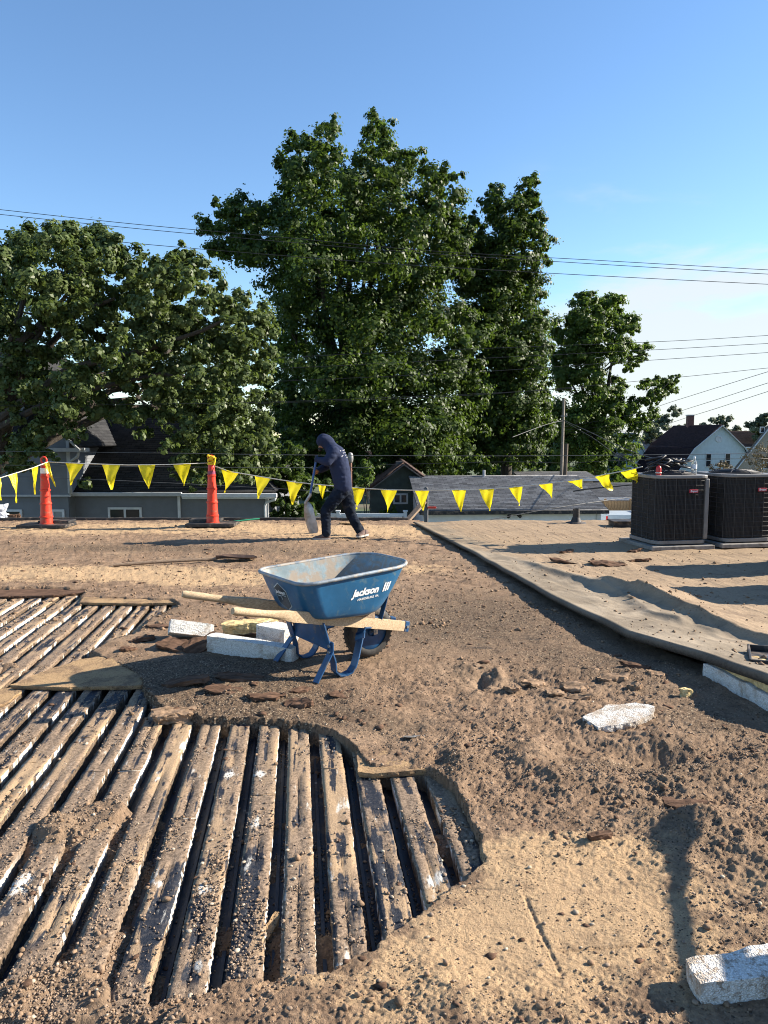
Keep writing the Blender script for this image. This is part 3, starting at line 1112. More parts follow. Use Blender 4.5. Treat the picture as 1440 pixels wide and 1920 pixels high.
# coarser crumbs on the far half of the roof
fx_, fy_ = sample(5000, 5.5, 12.8, lambda x, y: np.clip(0.15 + 0.8 * sstep(0.0, 0.5, fbm(x * 1.8, y * 2.6, 3, 91)), 0, 1))
scatter('dirt_clods', fx_, fy_, np.clip(rng.lognormal(math.log(0.0075), 0.45, len(fx_)), 0.004, 0.026), OCT_V, OCT_F, M_clod, jit=0.28, flat=0.7)
# grit on the membrane
gx = rng.uniform(0.9, 6.0, 5200)
gy = 1.0 / rng.uniform(1 / 11.8, 1 / 3.6, 5200)
kk = (gx > edge_x(gy) + 0.1) & (fbm(gx * 1.4, gy * 1.4, 3, 86) + 0.2 > rng.uniform(-0.3, 0.9, 5200))
gx, gy = gx[kk], gy[kk]
scatter('grit', gx, gy, np.clip(rng.lognormal(math.log(0.007), 0.5, len(gx)), 0.003, 0.03), OCT_V, OCT_F, M_clod, jit=0.2, zfun=lambda x, y: np.array([mem_z(a, b) for a, b in zip(x, y)]))
# ------------------------------------------------------------------ objects on the roof
M_orange = simple('orange_plastic', (0.60, 0.036, 0.014), 0.42, 0.12, 8, 0.05, 30, spec=0.4, dirt=(0.34, 0.085, 0.05), dirt_amt=0.45, dscale=14)
M_black_rub = simple('black_rubber', (0.018, 0.018, 0.019), 0.6, 0.3, 10, 0.3, 60, dirt=(0.13, 0.10, 0.075), dirt_amt=0.45, dscale=8)
M_reflect = simple('white_reflective_band', (0.75, 0.72, 0.70), 0.4, 0.08, 20)
M_yellow = None


def flag_material():
    t = NT('yellow_vinyl')
    co = t.coord()
    n = t.noise(co, 22, 5, 0.6, 0.8)
    c = t.mix(t.ramp(n, 0.3, 0.7), (0.72, 0.58, 0.008), (0.86, 0.74, 0.02))
    nm = t.bump(t.noise(co, 26, 4, 0.55, 1.0), 0.35, 0.02)
    t.done(c, 0.38, nm, 0.4)
    tr = t.new('ShaderNodeBsdfTranslucent')
    t.set(tr.inputs['Color'], (0.85, 0.72, 0.02))
    mx = t.new('ShaderNodeMixShader')
    mx.inputs[0].default_value = 0.40
    t.l.new(t.b.outputs[0], mx.inputs[1])
    t.l.new(tr.outputs[0], mx.inputs[2])
    t.l.new(mx.outputs[0], t.out.inputs['Surface'])
    return t.m


M_yellow = flag_material()
M_rope = simple('white_rope', (0.55, 0.53, 0.47), 0.8, 0.2, 60)
M_ystrap = simple('yellow_strap', (0.75, 0.50, 0.01), 0.6, 0.2, 40)
M_plum = simple('dark_red_label', (0.22, 0.03, 0.08), 0.5, 0.2, 40)
M_blue_out = simple('blue_painted_steel', (0.016, 0.105, 0.225), 0.42, 0.16, 5, 0.10, 50, spec=0.45, dirt=(0.08, 0.15, 0.20), dirt_amt=0.30, dscale=16)
M_blue_in = simple('scuffed_blue_steel', (0.20, 0.27, 0.30), 0.55, 0.30, 9, 0.3, 40, spec=0.35, dirt=(0.26, 0.22, 0.175), dirt_amt=0.68, dscale=9)
M_blue_rim = simple('worn_blue_edge', (0.16, 0.20, 0.24), 0.5, 0.35, 14, 0.2, 40, dirt=(0.33, 0.29, 0.24), dirt_amt=0.6, dscale=12)
M_blue_leg = simple('dark_blue_steel', (0.012, 0.060, 0.150), 0.40, 0.2, 12, 0.1, 50, spec=0.45, dirt=(0.12, 0.11, 0.10), dirt_amt=0.25, dscale=14)
M_white_print = simple('white_print', (0.72, 0.74, 0.75), 0.6, 0.08, 60)
M_bolt = simple('zinc_bolt', (0.45, 0.45, 0.44), 0.35, 0.2, 40, metal=0.8)
M_tyre = simple('tyre_rubber', (0.028, 0.027, 0.026), 0.75, 0.3, 20, 0.3, 80, dirt=(0.14, 0.11, 0.08), dirt_amt=0.35, dscale=9)


def wood_material(name, a, b, stretch):
    t = NT(name)
    co = t.coord()
    n = t.noise(t.mapping(co, stretch), 9, 6, 0.65, 0.3)
    m = t.noise(co, 5, 4, 0.6)
    c = t.mix(t.ramp(n, 0.3, 0.7), a, b)
    c = t.mix(t.ramp(m, 0.5, 0.8, 0, 0.55), c, tuple(q * 0.45 for q in a))
    return t.done(c, 0.75, t.bump(n, 0.5, 0.004), 0.25)


M_handle = wood_material('handle_wood', (0.33, 0.235, 0.14), (0.55, 0.42, 0.27), (1.2, 14, 14))
M_oldwood = wood_material('grey_brown_wood', (0.16, 0.11, 0.075), (0.30, 0.22, 0.15), (1, 10, 10))


def chunk(name, size, m, seed, amp=0.012, cuts=10, freq=14, fine=0.004):
    """a broken slab: subdivided box with ragged faces and edges, base on z = 0"""
    bm = bmesh.new()
    bmesh.ops.create_cube(bm, size=1)
    bmesh.ops.subdivide_edges(bm, edges=bm.edges[:], cuts=cuts, use_grid_fill=True)
    co = np.array([v.co[:] for v in bm.verts])
    co = co * np.array(size)
    x, y, z = co.T
    ex_ = np.clip(1 - np.abs(np.abs(x) - size[0] / 2) / 0.03, 0, 1)
    ey_ = np.clip(1 - np.abs(np.abs(y) - size[1] / 2) / 0.03, 0, 1)
    rx = amp * fbm(y * freq + seed, z * freq + seed * 1.7, 3, 90 + seed)
    ry = amp * fbm(x * freq + seed, z * freq - seed, 3, 95 + seed)
    rz = 0.5 * amp * fbm(x * freq, y * freq + seed, 3, 99 + seed)
    co[:, 0] += np.sign(x) * (np.abs(x) / (size[0] / 2)) ** 3 * rx * 1.5 + fine * pn(y * 90, z * 90 + x * 50, seed)
    co[:, 1] += np.sign(y) * (np.abs(y) / (size[1] / 2)) ** 3 * ry + fine * pn(x * 90, z * 90 + y * 50, seed + 1)
    co[:, 2] += rz + fine * pn(x * 90, y * 90, seed + 2)
    co[:, 2] += size[2] / 2
    # knock the corners off
    k = ex_ * ey_
    co[:, 0] -= np.sign(x) * k * amp * 0.8
    co[:, 1] -= np.sign(y) * k * amp * 0.8
    for v, c in zip(bm.verts, co):
        v.co = c
    me = bpy.data.meshes.new(name)
    bm.to_mesh(me)
    bm.free()
    o = link_mesh(name, me, m)
    return o


def put(o, px, py, z=None, yaw=0, tilt=(0, 0), lift=0.0, zf=None):
    p = gp(px, py, 0.0 if z is None else z)
    zz = (dz(p.x, p.y) if zf is None else zf(p.x, p.y)) if z is None else z
    o.location = (p.x, p.y, zz + lift)
    o.rotation_euler = (tilt[0], tilt[1], yaw)
    return o


# ---- wheelbarrow
BU = Vector((0.81, 0.586, 0)).normalized()
BW = Vector((BU.y, -BU.x, 0))
wb_base = gp(690, 1237)
wbz = dz(wb_base.x, wb_base.y)
wb = thing('wheelbarrow', 'blue steel wheelbarrow with pale wooden handles standing beside broken foam blocks', 'wheelbarrow', (wb_base.x, wb_base.y, wbz))


def bp(u, w, h):
    return BU * u + BW * w + Vector((0, 0, h))


def tray_loop(u0, u1, w0, w1, hr, hf, r0, r1, n=14):
    """rounded loop; rear end at u0 half width w0, front end u1 half width w1; height goes hr -> hf"""
    pts = []

    def corner(cu, cw, r, a0, a1):
        for i in range(n + 1):
            a = a0 + (a1 - a0) * i / n
            pts.append((cu + r * math.cos(a), cw + r * math.sin(a)))
    corner(u1 - r1, w1 - r1, r1, 0, math.pi / 2)
    corner(u0 + r0, w0 - r0, r0, math.pi / 2, math.pi)
    corner(u0 + r0, -w0 + r0, r0, math.pi, 1.5 * math.pi)
    corner(u1 - r1, -w1 + r1, r1, 1.5 * math.pi, 2 * math.pi)
    out = []
    for u, w in pts:
        f = (u - u0) / (u1 - u0)
        out.append((u, w, hr + (hf - hr) * f))
    return out


def tray_shell(inset):
    loops = []
    T = [(0.0, 0.0), (0.12, 0.08), (0.3, 0.22), (0.55, 0.45), (0.78, 0.72), (0.90, 0.88), (0.96, 0.955), (1.0, 0.99), (1.01, 1.0)]
    # k: 0 rim -> 1 floor ; first = horizontal progress, second = vertical progress
    H = [0.0, 0.12, 0.30, 0.55, 0.78, 0.90, 0.96, 0.99, 1.0]
    Wp = [0.0, 0.09, 0.22, 0.42, 0.64, 0.78, 0.90, 1.05, 1.30]
    for h, wpr in zip(H, Wp):
        u0 = -0.665 + 0.115 * wpr + inset
        u1 = 0.180 - 0.200 * wpr - inset
        w0 = 0.310 - 0.070 * wpr - inset
        w1 = 0.300 - 0.075 * wpr - inset
        hr = 0.612 + (0.375 - 0.612) * h + (inset if h > 0.9 else 0)
        hf = 0.655 + (0.340 - 0.655) * h + (inset if h > 0.9 else 0)
        loops.append(tray_loop(u0, u1, w0, w1, hr, hf, 0.105 - inset, 0.20 - inset))
    return loops


def loops_mesh(loops, flip=False, floor=True):
    n = len(loops[0])
    vs = [tuple(bp(*q)) for lp in loops for q in lp]
    fs = []
    for i in range(len(loops) - 1):
        for k in range(n):
            q = (i * n + k, i * n + (k + 1) % n, (i + 1) * n + (k + 1) % n, (i + 1) * n + k)
            fs.append(q[::-1] if flip else q)
    if floor:
        f = tuple((len(loops) - 1) * n + k for k in range(n))
        fs.append(f[::-1] if flip else f)
    return vs, fs


mb = MB()
lo = tray_shell(0.0)
mb.add(*loops_mesh(lo))
tray = mb.build('tray', M_blue_out, wb, smooth='all')
mb = MB()
li = tray_shell(0.006)
mb.add(*loops_mesh(li, True))
mb.build('tray_lining', M_blue_in, tray, smooth='all')
mb = MB()
mb.tube([bp(u, w, h + 0.003) for u, w, h in tray_loop(-0.671, 0.186, 0.316, 0.306, 0.612, 0.655, 0.108, 0.203)], 0.0115, 10, closed=True)
mb.build('rim', M_blue_rim, tray, smooth='all')
tray_bvh = BVHTree.FromPolygons(*(lambda a: ([Vector(q) for q in a[0]], a[1]))(loops_mesh(lo)))


def text_mesh(body, size, shear=0.0, bold=0.0, align='CENTER'):
    cu = bpy.data.curves.new('lettering', 'FONT')
    cu.body = body
    cu.size = size
    cu.shear = shear
    cu.offset = bold
    cu.align_x = align
    cu.align_y = 'CENTER'
    cu.resolution_u = 3
    o = bpy.data.objects.new('lettering', cu)
    C.objects.link(o)
    dg = bpy.context.evaluated_depsgraph_get()
    dg.update()
    me = bpy.data.meshes.new_from_object(o.evaluated_get(dg))
    vs = [v.co.copy() for v in me.vertices]
    fs = [tuple(p.vertices) for p in me.polygons]
    bpy.data.objects.remove(o)
    bpy.data.meshes.remove(me)
    return vs, fs


def decal(name, vs, fs, origin, right, up, m, parent, bvh, lift=0.002):
    right, up = right.normalized(), up.normalized()
    nrm = right.cross(up).normalized()
    out = []
    for v in vs:
        p = origin + right * v.x + up * v.y + nrm * 0.25
        h = bvh.ray_cast(p, -nrm)
        q = h[0] if h[0] is not None else p - nrm * 0.25
        out.append(tuple(q + nrm * lift))
    mb_ = MB()
    mb_.add(out, fs)
    return mb_.build(name, m, parent)


side_up = (Vector((0, 0, 1)) + BW * 0.30)
side_o = bp(-0.185, 0.28, 0.520)
side_r = BU + Vector((0, 0, 0.05))
vs, fs = text_mesh('Jackson', 0.064, 0.28, 0.0028)
decal('lettering', vs, fs, side_o + BU * -0.025, side_r, side_up, M_white_print, tray, tray_bvh)
mbx = MB()
for k in range(3):
    x = 0.105 + k * 0.019
    mbx.add([(x, -.024, 0), (x + .0135, -.024, 0), (x + .029, .034, 0), (x + .0155, .034, 0)], [(0, 1, 2, 3)])
decal('emblem', mbx.v, mbx.f, side_o, side_r, side_up, M_white_print, tray, tray_bvh)
vs, fs = text_mesh('HARRISBURG, PA.', 0.021, 0.2, 0.0006)
decal('small_lettering', vs, fs, side_o - Vector((0, 0, 0.046)) + BU * 0.0, side_r, side_up, M_white_print, tray, tray_bvh)
# hexagonal sticker on the end panel
M_sticker = simple('dark_teal_sticker', (0.010, 0.035, 0.060), 0.4, 0.3, 10)
M_sticker_edge = simple('pale_sticker_edge', (0.45, 0.56, 0.62), 0.5, 0.1, 30)
end_o = bp(-0.63, -0.03, 0.48)
end_r = BW
end_up = Vector((0, 0, 1)) - BU * 0.40


def hexa(r, wx):
    pts = [(-wx, r * 0.55), (0, r), (wx, r * 0.55), (wx, -r * 0.55), (0, -r), (-wx, -r * 0.55)]
    vs_, fs_ = [Vector((0, 0, 0))], []
    pl = []
    for i in range(6):
        a, b = pts[i], pts[(i + 1) % 6]
        for k in range(4):
            pl.append((a[0] + (b[0] - a[0]) * k / 4, a[1] + (b[1] - a[1]) * k / 4))
    vs_ += [Vector((x * .5, y * .5, 0)) for x, y in pl] + [Vector((x, y, 0)) for x, y in pl]
    n = len(pl)
    for k in range(n):
        fs_.append((0, 1 + (k + 1) % n, 1 + k))
        fs_.append((1 + k, 1 + (k + 1) % n, 1 + n + (k + 1) % n, 1 + n + k))
    return vs_, fs_


vs, fs = hexa(0.100, 0.080)
st_o = decal('sticker', vs, fs, end_o, end_r, end_up, M_sticker_edge, tray, tray_bvh, 0.0015)
vs, fs = hexa(0.094, 0.0745)
decal('sticker_face', vs, fs, end_o, end_r, end_up, M_sticker, tray, tray_bvh, 0.003)
vs, fs = text_mesh('Jackson', 0.034, 0.25, 0.0012)
decal('sticker_lettering', vs, fs, end_o + Vector((0, 0, 0.035)) - BW * 0.012, end_r, end_up, M_white_print, tray, tray_bvh, 0.0045)
mbx = MB()
for k in range(3):
    x = 0.036 + k * 0.009
    mbx.add([(x, -.008, 0), (x + .006, -.008, 0), (x + .010, .012, 0), (x + .004, .012, 0)], [(0, 1, 2, 3)])
mbx.add([(-.055, -.03, 0), (-.008, -.03, 0), (-.008, -.024, 0), (-.055, -.024, 0)], [(0, 1, 2, 3)])
mbx.add([(-.012, -.055, 0), (-.006, -.055, 0), (-.006, -.03, 0), (-.012, -.03, 0)], [(0, 1, 2, 3)])
mbx.add([(.0, -.02, 0), (.055, -.02, 0), (.055, -.016, 0), (.0, -.016, 0)], [(0, 1, 2, 3)])
decal('sticker_emblem', mbx.v, mbx.f, end_o + Vector((0, 0, 0.035)), end_r, end_up, M_sticker_edge, tray, tray_bvh, 0.0045)


def handle(sw):
    tip = bp(-1.09, 0.275, 0.52) if sw > 0 else bp(-1.15, -0.315, 0.52)
    frt = bp(0.27, 0.075 * sw, 0.185)
    d = frt - tip
    m_ = MB()
    side = d.cross(Vector((0, 0, 1))).normalized()
    up = side.cross(d).normalized()
    prof = [(0.0, .038, .038), (0.012, .048, .048), (0.09, .046, .047), (0.15, .040, .043), (0.20, .037, .048), (0.30, .040, .072), (0.5, .040, .074), (0.985, .040, .068)]
    vs_, fs_ = [], []
    n = 12
    for i, (f, w, h) in enumerate(prof):
        rnd = 1.0 if i < 4 else (0.6 if i == 4 else 0.25)
        for k in range(n):
            a = 2 * math.pi * (k + 0.5) / n
            c, s = math.cos(a), math.sin(a)
            e = 2 if rnd == 1.0 else (3.0 if rnd > .5 else 9.0)
            rr = (abs(c) ** e + abs(s) ** e) ** (-1 / e)
            vs_.append(tip + d * f + side * (c * rr * w / 2) + up * (s * rr * h / 2))
    for i in range(len(prof) - 1):
        fs_ += [(i * n + k, i * n + (k + 1) % n, (i + 1) * n + (k + 1) % n, (i + 1) * n + k) for k in range(n)]
    fs_ += [tuple(range(n - 1, -1, -1)), tuple((len(prof) - 1) * n + k for k in range(n))]
    # turn the mesh so that the grain follows the handle
    ho = bpy.data.objects.new('handle', None)
    C.objects.unlink(ho) if ho.name in C.objects else None
    bpy.data.objects.remove(ho)
    m_.add(vs_, fs_)
    return m_.build('handle', M_handle, wb, smooth=True), tip, d, up, side


for sw in (1, -1):
    ho, tip, d, up, side = handle(sw)
    b_ = MB()
    p1 = tip + d * 0.972
    p2 = tip + d * 1.0
    b_.beam(p1, p2, 0.046, 0.070)
    b_.build('end_bracket', M_blue_leg if sw > 0 else M_blue_leg, wb, bevel=0.003)
    b_ = MB()
    b_.tube([tip + d * 0.986 + side * 0.022, tip + d * 0.986 + side * 0.030], 0.010, 8)
    b_.build('bolt', M_bolt, wb)

    def hp(u):
        f = (u + 1.09) / 1.36
        return tip + d * f
    # bent flat bar leg: down from the handle, along the ground, up and forward to the handle
    A = hp(-0.47) - Vector((0, 0, .03))
    Bq = hp(-0.13) - Vector((0, 0, .03))
    w_ = 0.235 * sw
    path = [A, A.lerp(bp(-0.42, w_, 0.10), .5), bp(-0.42, w_, 0.11), bp(-0.415, w_, 0.045), bp(-0.385, w_, 0.014), bp(-0.34, w_, 0.008), bp(-0.30, w_, 0.018), bp(-0.272, w_, 0.050), bp(-0.25, w_ * .98, 0.10),
            bp(-0.20, w_ * .85, 0.20), Bq - BU * 0.02 - Vector((0, 0, .03)), Bq, Bq + d.normalized() * 0.045 + Vector((0, 0, .004))]
    leg = MB()
    for i in range(len(path) - 1):
        pa, pb = path[i], path[i + 1]
        ex = (pb - pa).normalized() * 0.003
        dd = (pb - pa).normalized()
        upv = BW.cross(dd)
        leg.beam(pa - ex, pb + ex, 0.064, 0.009, up=upv)
    leg.build('leg', M_blue_leg, wb, bevel=0.0015)
    ft = MB()
    f0, f1 = bp(-0.435, w_, 0.17), bp(-0.56, w_ * 1.10, 0.004)
    fm = f0.lerp(f1, .45) + BU * 0.012
    upv = BW.cross((f1 - f0).normalized())
    ft.beam(f0 + Vector((0, 0, .06)), f0, 0.054, 0.009, up=BU)
    ft.beam(f0, f1, 0.054, 0.009, up=upv)
    ft.build('foot_brace', M_blue_leg, wb, bevel=0.002)
    bt = MB()
    for hh in (0.165, 0.205):
        bt.tube([bp(-0.437, w_ , hh), bp(-0.455, w_, hh)], 0.010, 8)
    bt.build('bolt', M_bolt, wb)
    # riser from handle to tray and front strut to the axle
    rs = MB()
    rs.beam(hp(0.02) + Vector((0, 0, .03)), bp(0.06, 0.13 * sw, 0.44), 0.04, 0.006, up=BU)
    rs.build('tray_brace', M_blue_leg, wb, bevel=0.0015)
    wd = MB()
    a_, b2 = hp(-0.52) + up * 0.031, hp(-0.05) + up * 0.031
    wd.add([a_ + side * .018, a_ - side * .018, b2 - side * .018, b2 + side * .018, a_ + side * .018 + Vector((0, 0, .004)), a_ - side * .018 + Vector((0, 0, .004)),
            b2 - side * .018 + Vector((0, 0, .075)), b2 + side * .018 + Vector((0, 0, .075))],
           [(3, 2, 1, 0), (4, 5, 6, 7), (0, 1, 5, 4), (1, 2, 6, 5), (2, 3, 7, 6), (3, 0, 4, 7)])
    wd.build('tray_wedge', M_oldwood, wb)
pl = MB()
q = [bp(-0.445, 0.215, 0.175), bp(-0.445, -0.215, 0.175), bp(-0.455, -0.205, 0.325), bp(-0.455, 0.205, 0.325)]
pl.add(q + [v + BU * 0.004 for v in q], [(0, 1, 2, 3), (7, 6, 5, 4), (0, 4, 5, 1), (1, 5, 6, 2), (2, 6, 7, 3), (3, 7, 4, 0)])
pl.build('cross_panel', M_blue_leg, wb)
# wheel
wm = Matrix.Translation((0, 0, 0.183)) @ Matrix(((BU.x, 0, BW.x, 0), (BU.y, 0, BW.y, 0), (0, 1, 0, 0), (0, 0, 0, 1))).to_4x4()
wh = MB()
prof = []
for k in range(17):
    a = math.pi * (-0.62 + 1.24 * k / 16)
    prof.append((0.136 + 0.046 * math.cos(a), 0.050 * math.sin(a)))
wh.lathe(prof, 48, wm, cap=False)
for k in range(36):
    a = 2 * math.pi * k / 36
    for s_ in (-1, 1):
        c0 = wm @ Vector((0.180 * math.cos(a), 0.180 * math.sin(a), s_ * 0.020))
        rr = (wm.to_3x3() @ Vector((math.cos(a), math.sin(a), 0))).normalized()
        tt_ = (wm.to_3x3() @ Vector((-math.sin(a), math.cos(a), 0))).normalized()
        wh.beam(c0 - tt_ * 0.006 - BW * .012 * s_ - rr * .002, c0 + tt_ * 0.006 + BW * 0.012 * s_ - rr * .003, 0.010, 0.005, up=rr)
wheel = wh.build('wheel', M_tyre, wb, smooth=True)
rm = MB()
rm.lathe([(0.118, -0.040), (0.124, -0.036), (0.108, -0.020), (0.060, -0.014), (0.030, -0.030), (0.028, -0.055), (0.028, 0.055), (0.030, 0.030), (0.060, 0.014), (0.108, 0.020), (0.124, 0.036), (0.118, 0.040)], 32, wm)
rm.build('rim', M_blue_leg, wheel, smooth=True)
ax = MB()
ax.tube([bp(0, -0.10, 0.19), bp(0, 0.10, 0.19)], 0.009, 8)
for sw in (1, -1):
    ax.beam(bp(0, 0.088 * sw, 0.175), bp(0, 0.096 * sw, 0.262), 0.03, 0.008, up=BW)
ax.build('axle', M_bolt, wb)

# ---- foam and board pieces round the barrow
o = tag(put(chunk('foam_block', (0.31, 0.15, 0.095), M_foam, 1, 0.003, 10, 14, .002), 356, 1193, 0.035, R(17), (R(-24), R(12)), 0.0), 'clean white foam block tipped up at the end of the broken pile', 'foam block')
o = tag(put(chunk('foam_beam', (0.66, 0.10, 0.115), M_foam, 2, 0.003, 14, 14, .002), 472, 1232, 0.005, R(-22), (0, R(2)), 0.0), 'long white foam beam lying under the wheelbarrow handle', 'foam block')
o = tag(put(chunk('foam_block', (0.40, 0.14, 0.075), M_yfoam, 3, 0.012, 12), 470, 1183, 0.045, R(6), (0, R(-3)), 0.0), 'yellowed crumbly foam block behind the long white foam beam', 'foam block')
o = tag(put(chunk('foam_block', (0.28, 0.16, 0.11), M_foam, 4, 0.005, 10, 14, .003), 520, 1200, 0.015, R(-35), (0, 0), 0.0), 'grey white foam block between wheelbarrow leg and yellowed foam block', 'foam block')
o = tag(put(chunk('broken_board', (0.25, 0.13, 0.02), M_bark, 5, 0.016, 10), 378, 1215, 0.03, R(25), (R(38), R(-14)), 0.02), 'dark brown broken board leaning on the long white foam beam', 'board')
o = tag(put(chunk('broken_board', (0.24, 0.16, 0.022), M_bark, 6, 0.016, 10), 330, 1215, 0.02, R(-12), (R(8), R(8)), 0.01), 'reddish brown broken board lying flat under the tipped foam block', 'board')
# ---- fibreboard sheets over the strips
def sheet(name, px_poly, z, th, m, label, cat, seed, rag=0.012, tilt=(0, 0)):
    """torn board: outline given on the plane z, ragged edge, real thickness"""
    P_ = [gp(x, y, z) for x, y in px_poly]
    out = []
    for i in range(len(P_)):
        a_, b_ = P_[i], P_[(i + 1) % len(P_)]
        k_ = max(2, int((b_ - a_).length / 0.018))
        for j in range(k_):
            out.append(a_.lerp(b_, j / k_))
    c_ = sum(out, Vector()) / len(out)
    res = []
    for q_ in out:
        n_ = float(fbm(np.array([q_.x * 12 + seed]), np.array([q_.y * 12]), 4, 70)[0])
        d_ = (q_ - c_).normalized()
        r_ = q_ + d_ * n_ * rag
        res.append(Vector((r_.x, r_.y, z + tilt[0] * (r_.x - c_.x) + tilt[1] * (r_.y - c_.y) + 0.004 * n_)))
    n = len(res)
    bm_ = bmesh.new()
    vt = [bm_.verts.new(q_ - c_ + Vector((0, 0, th))) for q_ in res]
    vm = [bm_.verts.new(q_ - c_ + (c_ - q_).normalized() * .003 * math.sin(i_ * 1.7 + seed) + Vector((0, 0, th * .5))) for i_, q_ in enumerate(res)]
    vb = [bm_.verts.new(q_ - c_ + (c_ - q_).normalized() * .006) for q_ in res]
    bm_.faces.new(vt)
    bm_.faces.new(vb[::-1])
    for i_ in range(n):
        j_ = (i_ + 1) % n
        bm_.faces.new((vm[i_], vm[j_], vt[j_], vt[i_]))
        bm_.faces.new((vb[i_], vb[j_], vm[j_], vm[i_]))
    bmesh.ops.recalc_face_normals(bm_, faces=bm_.faces)
    bmesh.ops.triangulate(bm_, faces=[f_ for f_ in bm_.faces if len(f_.verts) > 4])
    me_ = bpy.data.meshes.new(name)
    bm_.to_mesh(me_)
    bm_.free()
    o_ = link_mesh(name, me_, m, None, tuple(c_))
    return tag(o_, label, cat)


zc = dz(gp(1160, 1355).x, gp(1160, 1355).y) - .004
sheet('foam_chunk', [(1092, 1356), (1135, 1336), (1185, 1330), (1226, 1338), (1224, 1352), (1192, 1366), (1122, 1376)], zc, 0.036, M_foam_dirty, 'thin white foam chunk lying alone on the brown dirt', 'foam block', 7, .008, (.02, 0))
zc = dz(gp(1400, 1850).x, gp(1400, 1850).y) - .004
sheet('foam_block', [(1309, 1886), (1380, 1881), (1470, 1871), (1600, 1853), (1590, 1790), (1440, 1813), (1283, 1838)], zc, 0.066, M_foam_dirty, 'thick dusty foam block at the corner crossed by the tool shadow', 'foam block', 9, .007, (.01, 0))
sheet('fibreboard_sheet', [(20, 1292), (75, 1268), (150, 1242), (200, 1236), (235, 1252), (300, 1270), (312, 1288), (250, 1293), (120, 1296)], Z_STRIP + 0.004, 0.024, M_board, 'torn tan fibreboard sheet lying across the foam strips in the barrow shadow', 'board', 1, .016)
sheet('fibreboard_sheet', [(672, 1458), (668, 1420), (700, 1410), (745, 1424), (772, 1436), (806, 1452), (775, 1455), (700, 1461)], Z_STRIP + 0.004, 0.026, M_board, 'small tan fibreboard slab at the top of the right foam strips', 'board', 2, .006)
sheet('fibreboard_sheet', [(-140, 1116), (40, 1108), (160, 1106), (175, 1113), (100, 1120), (-140, 1126)], Z_STRIP + 0.004, 0.020, M_bark, 'dark torn board edge along the far left end of the foam strips', 'board', 3, .02)
sheet('fibreboard_sheet', [(148, 1134), (160, 1122), (260, 1120), (335, 1126), (345, 1134), (260, 1136)], Z_STRIP + 0.004, 0.022, M_board, 'long tan fibreboard sheet bridging the far foam strips by the far handle', 'board', 4, .012)
sheet('fibreboard_sheet', [(-60, 1340), (-60, 1305), (20, 1296), (40, 1302), (10, 1325)], Z_STRIP + 0.004, 0.020, M_board, 'tan board corner cut by the left picture edge', 'board', 5, .012)
o = tag(put(chunk('fibreboard_scrap', (0.030, 0.095, 0.022), M_board, 12, 0.006, 6), 508, 1742, Z_PAN + 0.03, R(-16), (R(18), R(12)), 0.0), 'small tan fibreboard scrap wedged upright between two foam strips', 'board')
o = tag(put(chunk('fibreboard_scrap', (0.40, 0.32, 0.024), M_board, 13, 0.02, 10, 6), 662, 985, None, R(-8), (R(-3), R(2)), 0.0), 'tan fibreboard slab on the roof behind the worker', 'board')
o = tag(put(chunk('dirt_lump', (0.20, 0.13, 0.05), M_clod, 14, 0.02, 10, 12), 326, 1350, Z_STRIP + 0.0, R(10), (0, 0), 0.0), 'crusty brown lump of dirt on the foam strip tops', 'dirt lump')
o = tag(put(chunk('broken_board', (0.10, 0.035, 0.02), M_bark, 15, 0.008, 6), 1125, 1583, None, R(15), (0, 0), -0.004), 'short dark board scrap on the smooth tan boarding', 'board')
o = tag(put(chunk('broken_board', (0.20, 0.07, 0.015), M_bark, 16, 0.012, 8), 1290, 1532, None, R(-12), (R(4), 0), -0.003), 'dark board scrap half buried beside the tool shadow', 'board')
o = tag(put(chunk('foam_scrap', (0.085, 0.055, 0.05), M_yfoam, 17, 0.012, 7), 1285, 1312, None, R(38), (0, R(10)), -0.005), 'small pale foam scrap at the edge of the membrane shadow', 'foam block')
frags = ((1000, 1292, .15, .09, 20, 'crust fragment beside the deep wheel rut in the dirt'), (1075, 1300, .17, .10, -25, 'wide crust fragment in the middle of the broken-up dirt'), (1150, 1282, .20, .08, 5, 'longest flat crust fragment near the membrane shadow'),
         (1040, 1310, .10, .09, 50, 'squarish crust fragment above the lone foam chunk'), (1110, 1268, .12, .06, -10, 'narrow crust fragment farthest from the lone foam chunk'), (1190, 1300, .11, .07, 30, 'tilted crust fragment between foam chunk and membrane shadow'),
         (1230, 1275, .13, .06, -15, 'thin crust fragment touching the membrane shadow'), (960, 1305, .09, .07, 10, 'small crust fragment nearest the wheelbarrow among the broken dirt'), (1085, 1322, .13, .05, -8, 'slim crust fragment just above the lone foam chunk'),
         (420, 1305, .22, .12, -15, 'dark brown board fragment in the barrow shadow below the foam beam'), (500, 1318, .20, .10, 12, 'dark brown board fragment in front of the far barrow leg'), (350, 1290, .26, .14, 5, 'large dark brown board fragment left of the foam beam end'),
         (560, 1300, .13, .09, 30, 'small dark brown board fragment between the two barrow legs'), (450, 1282, .24, .12, 0, 'dark brown board fragment right under the foam beam'), (560, 1330, .16, .08, -20, 'dark brown board fragment lowest below the barrow'),
         (640, 1310, .12, .08, 15, 'dark brown board fragment just right of the near barrow foot'), (1190, 1258, .18, .05, -12, 'thin dark board strip lying in the membrane shadow'), (270, 1205, .16, .10, 20, 'dark board fragment at the end of the far foam strips'),
         (300, 1180, .20, .12, -20, 'dark board fragment left of the tipped foam block'), (240, 1225, .12, .08, 45, 'small dark board fragment above the torn fibreboard sheet'))
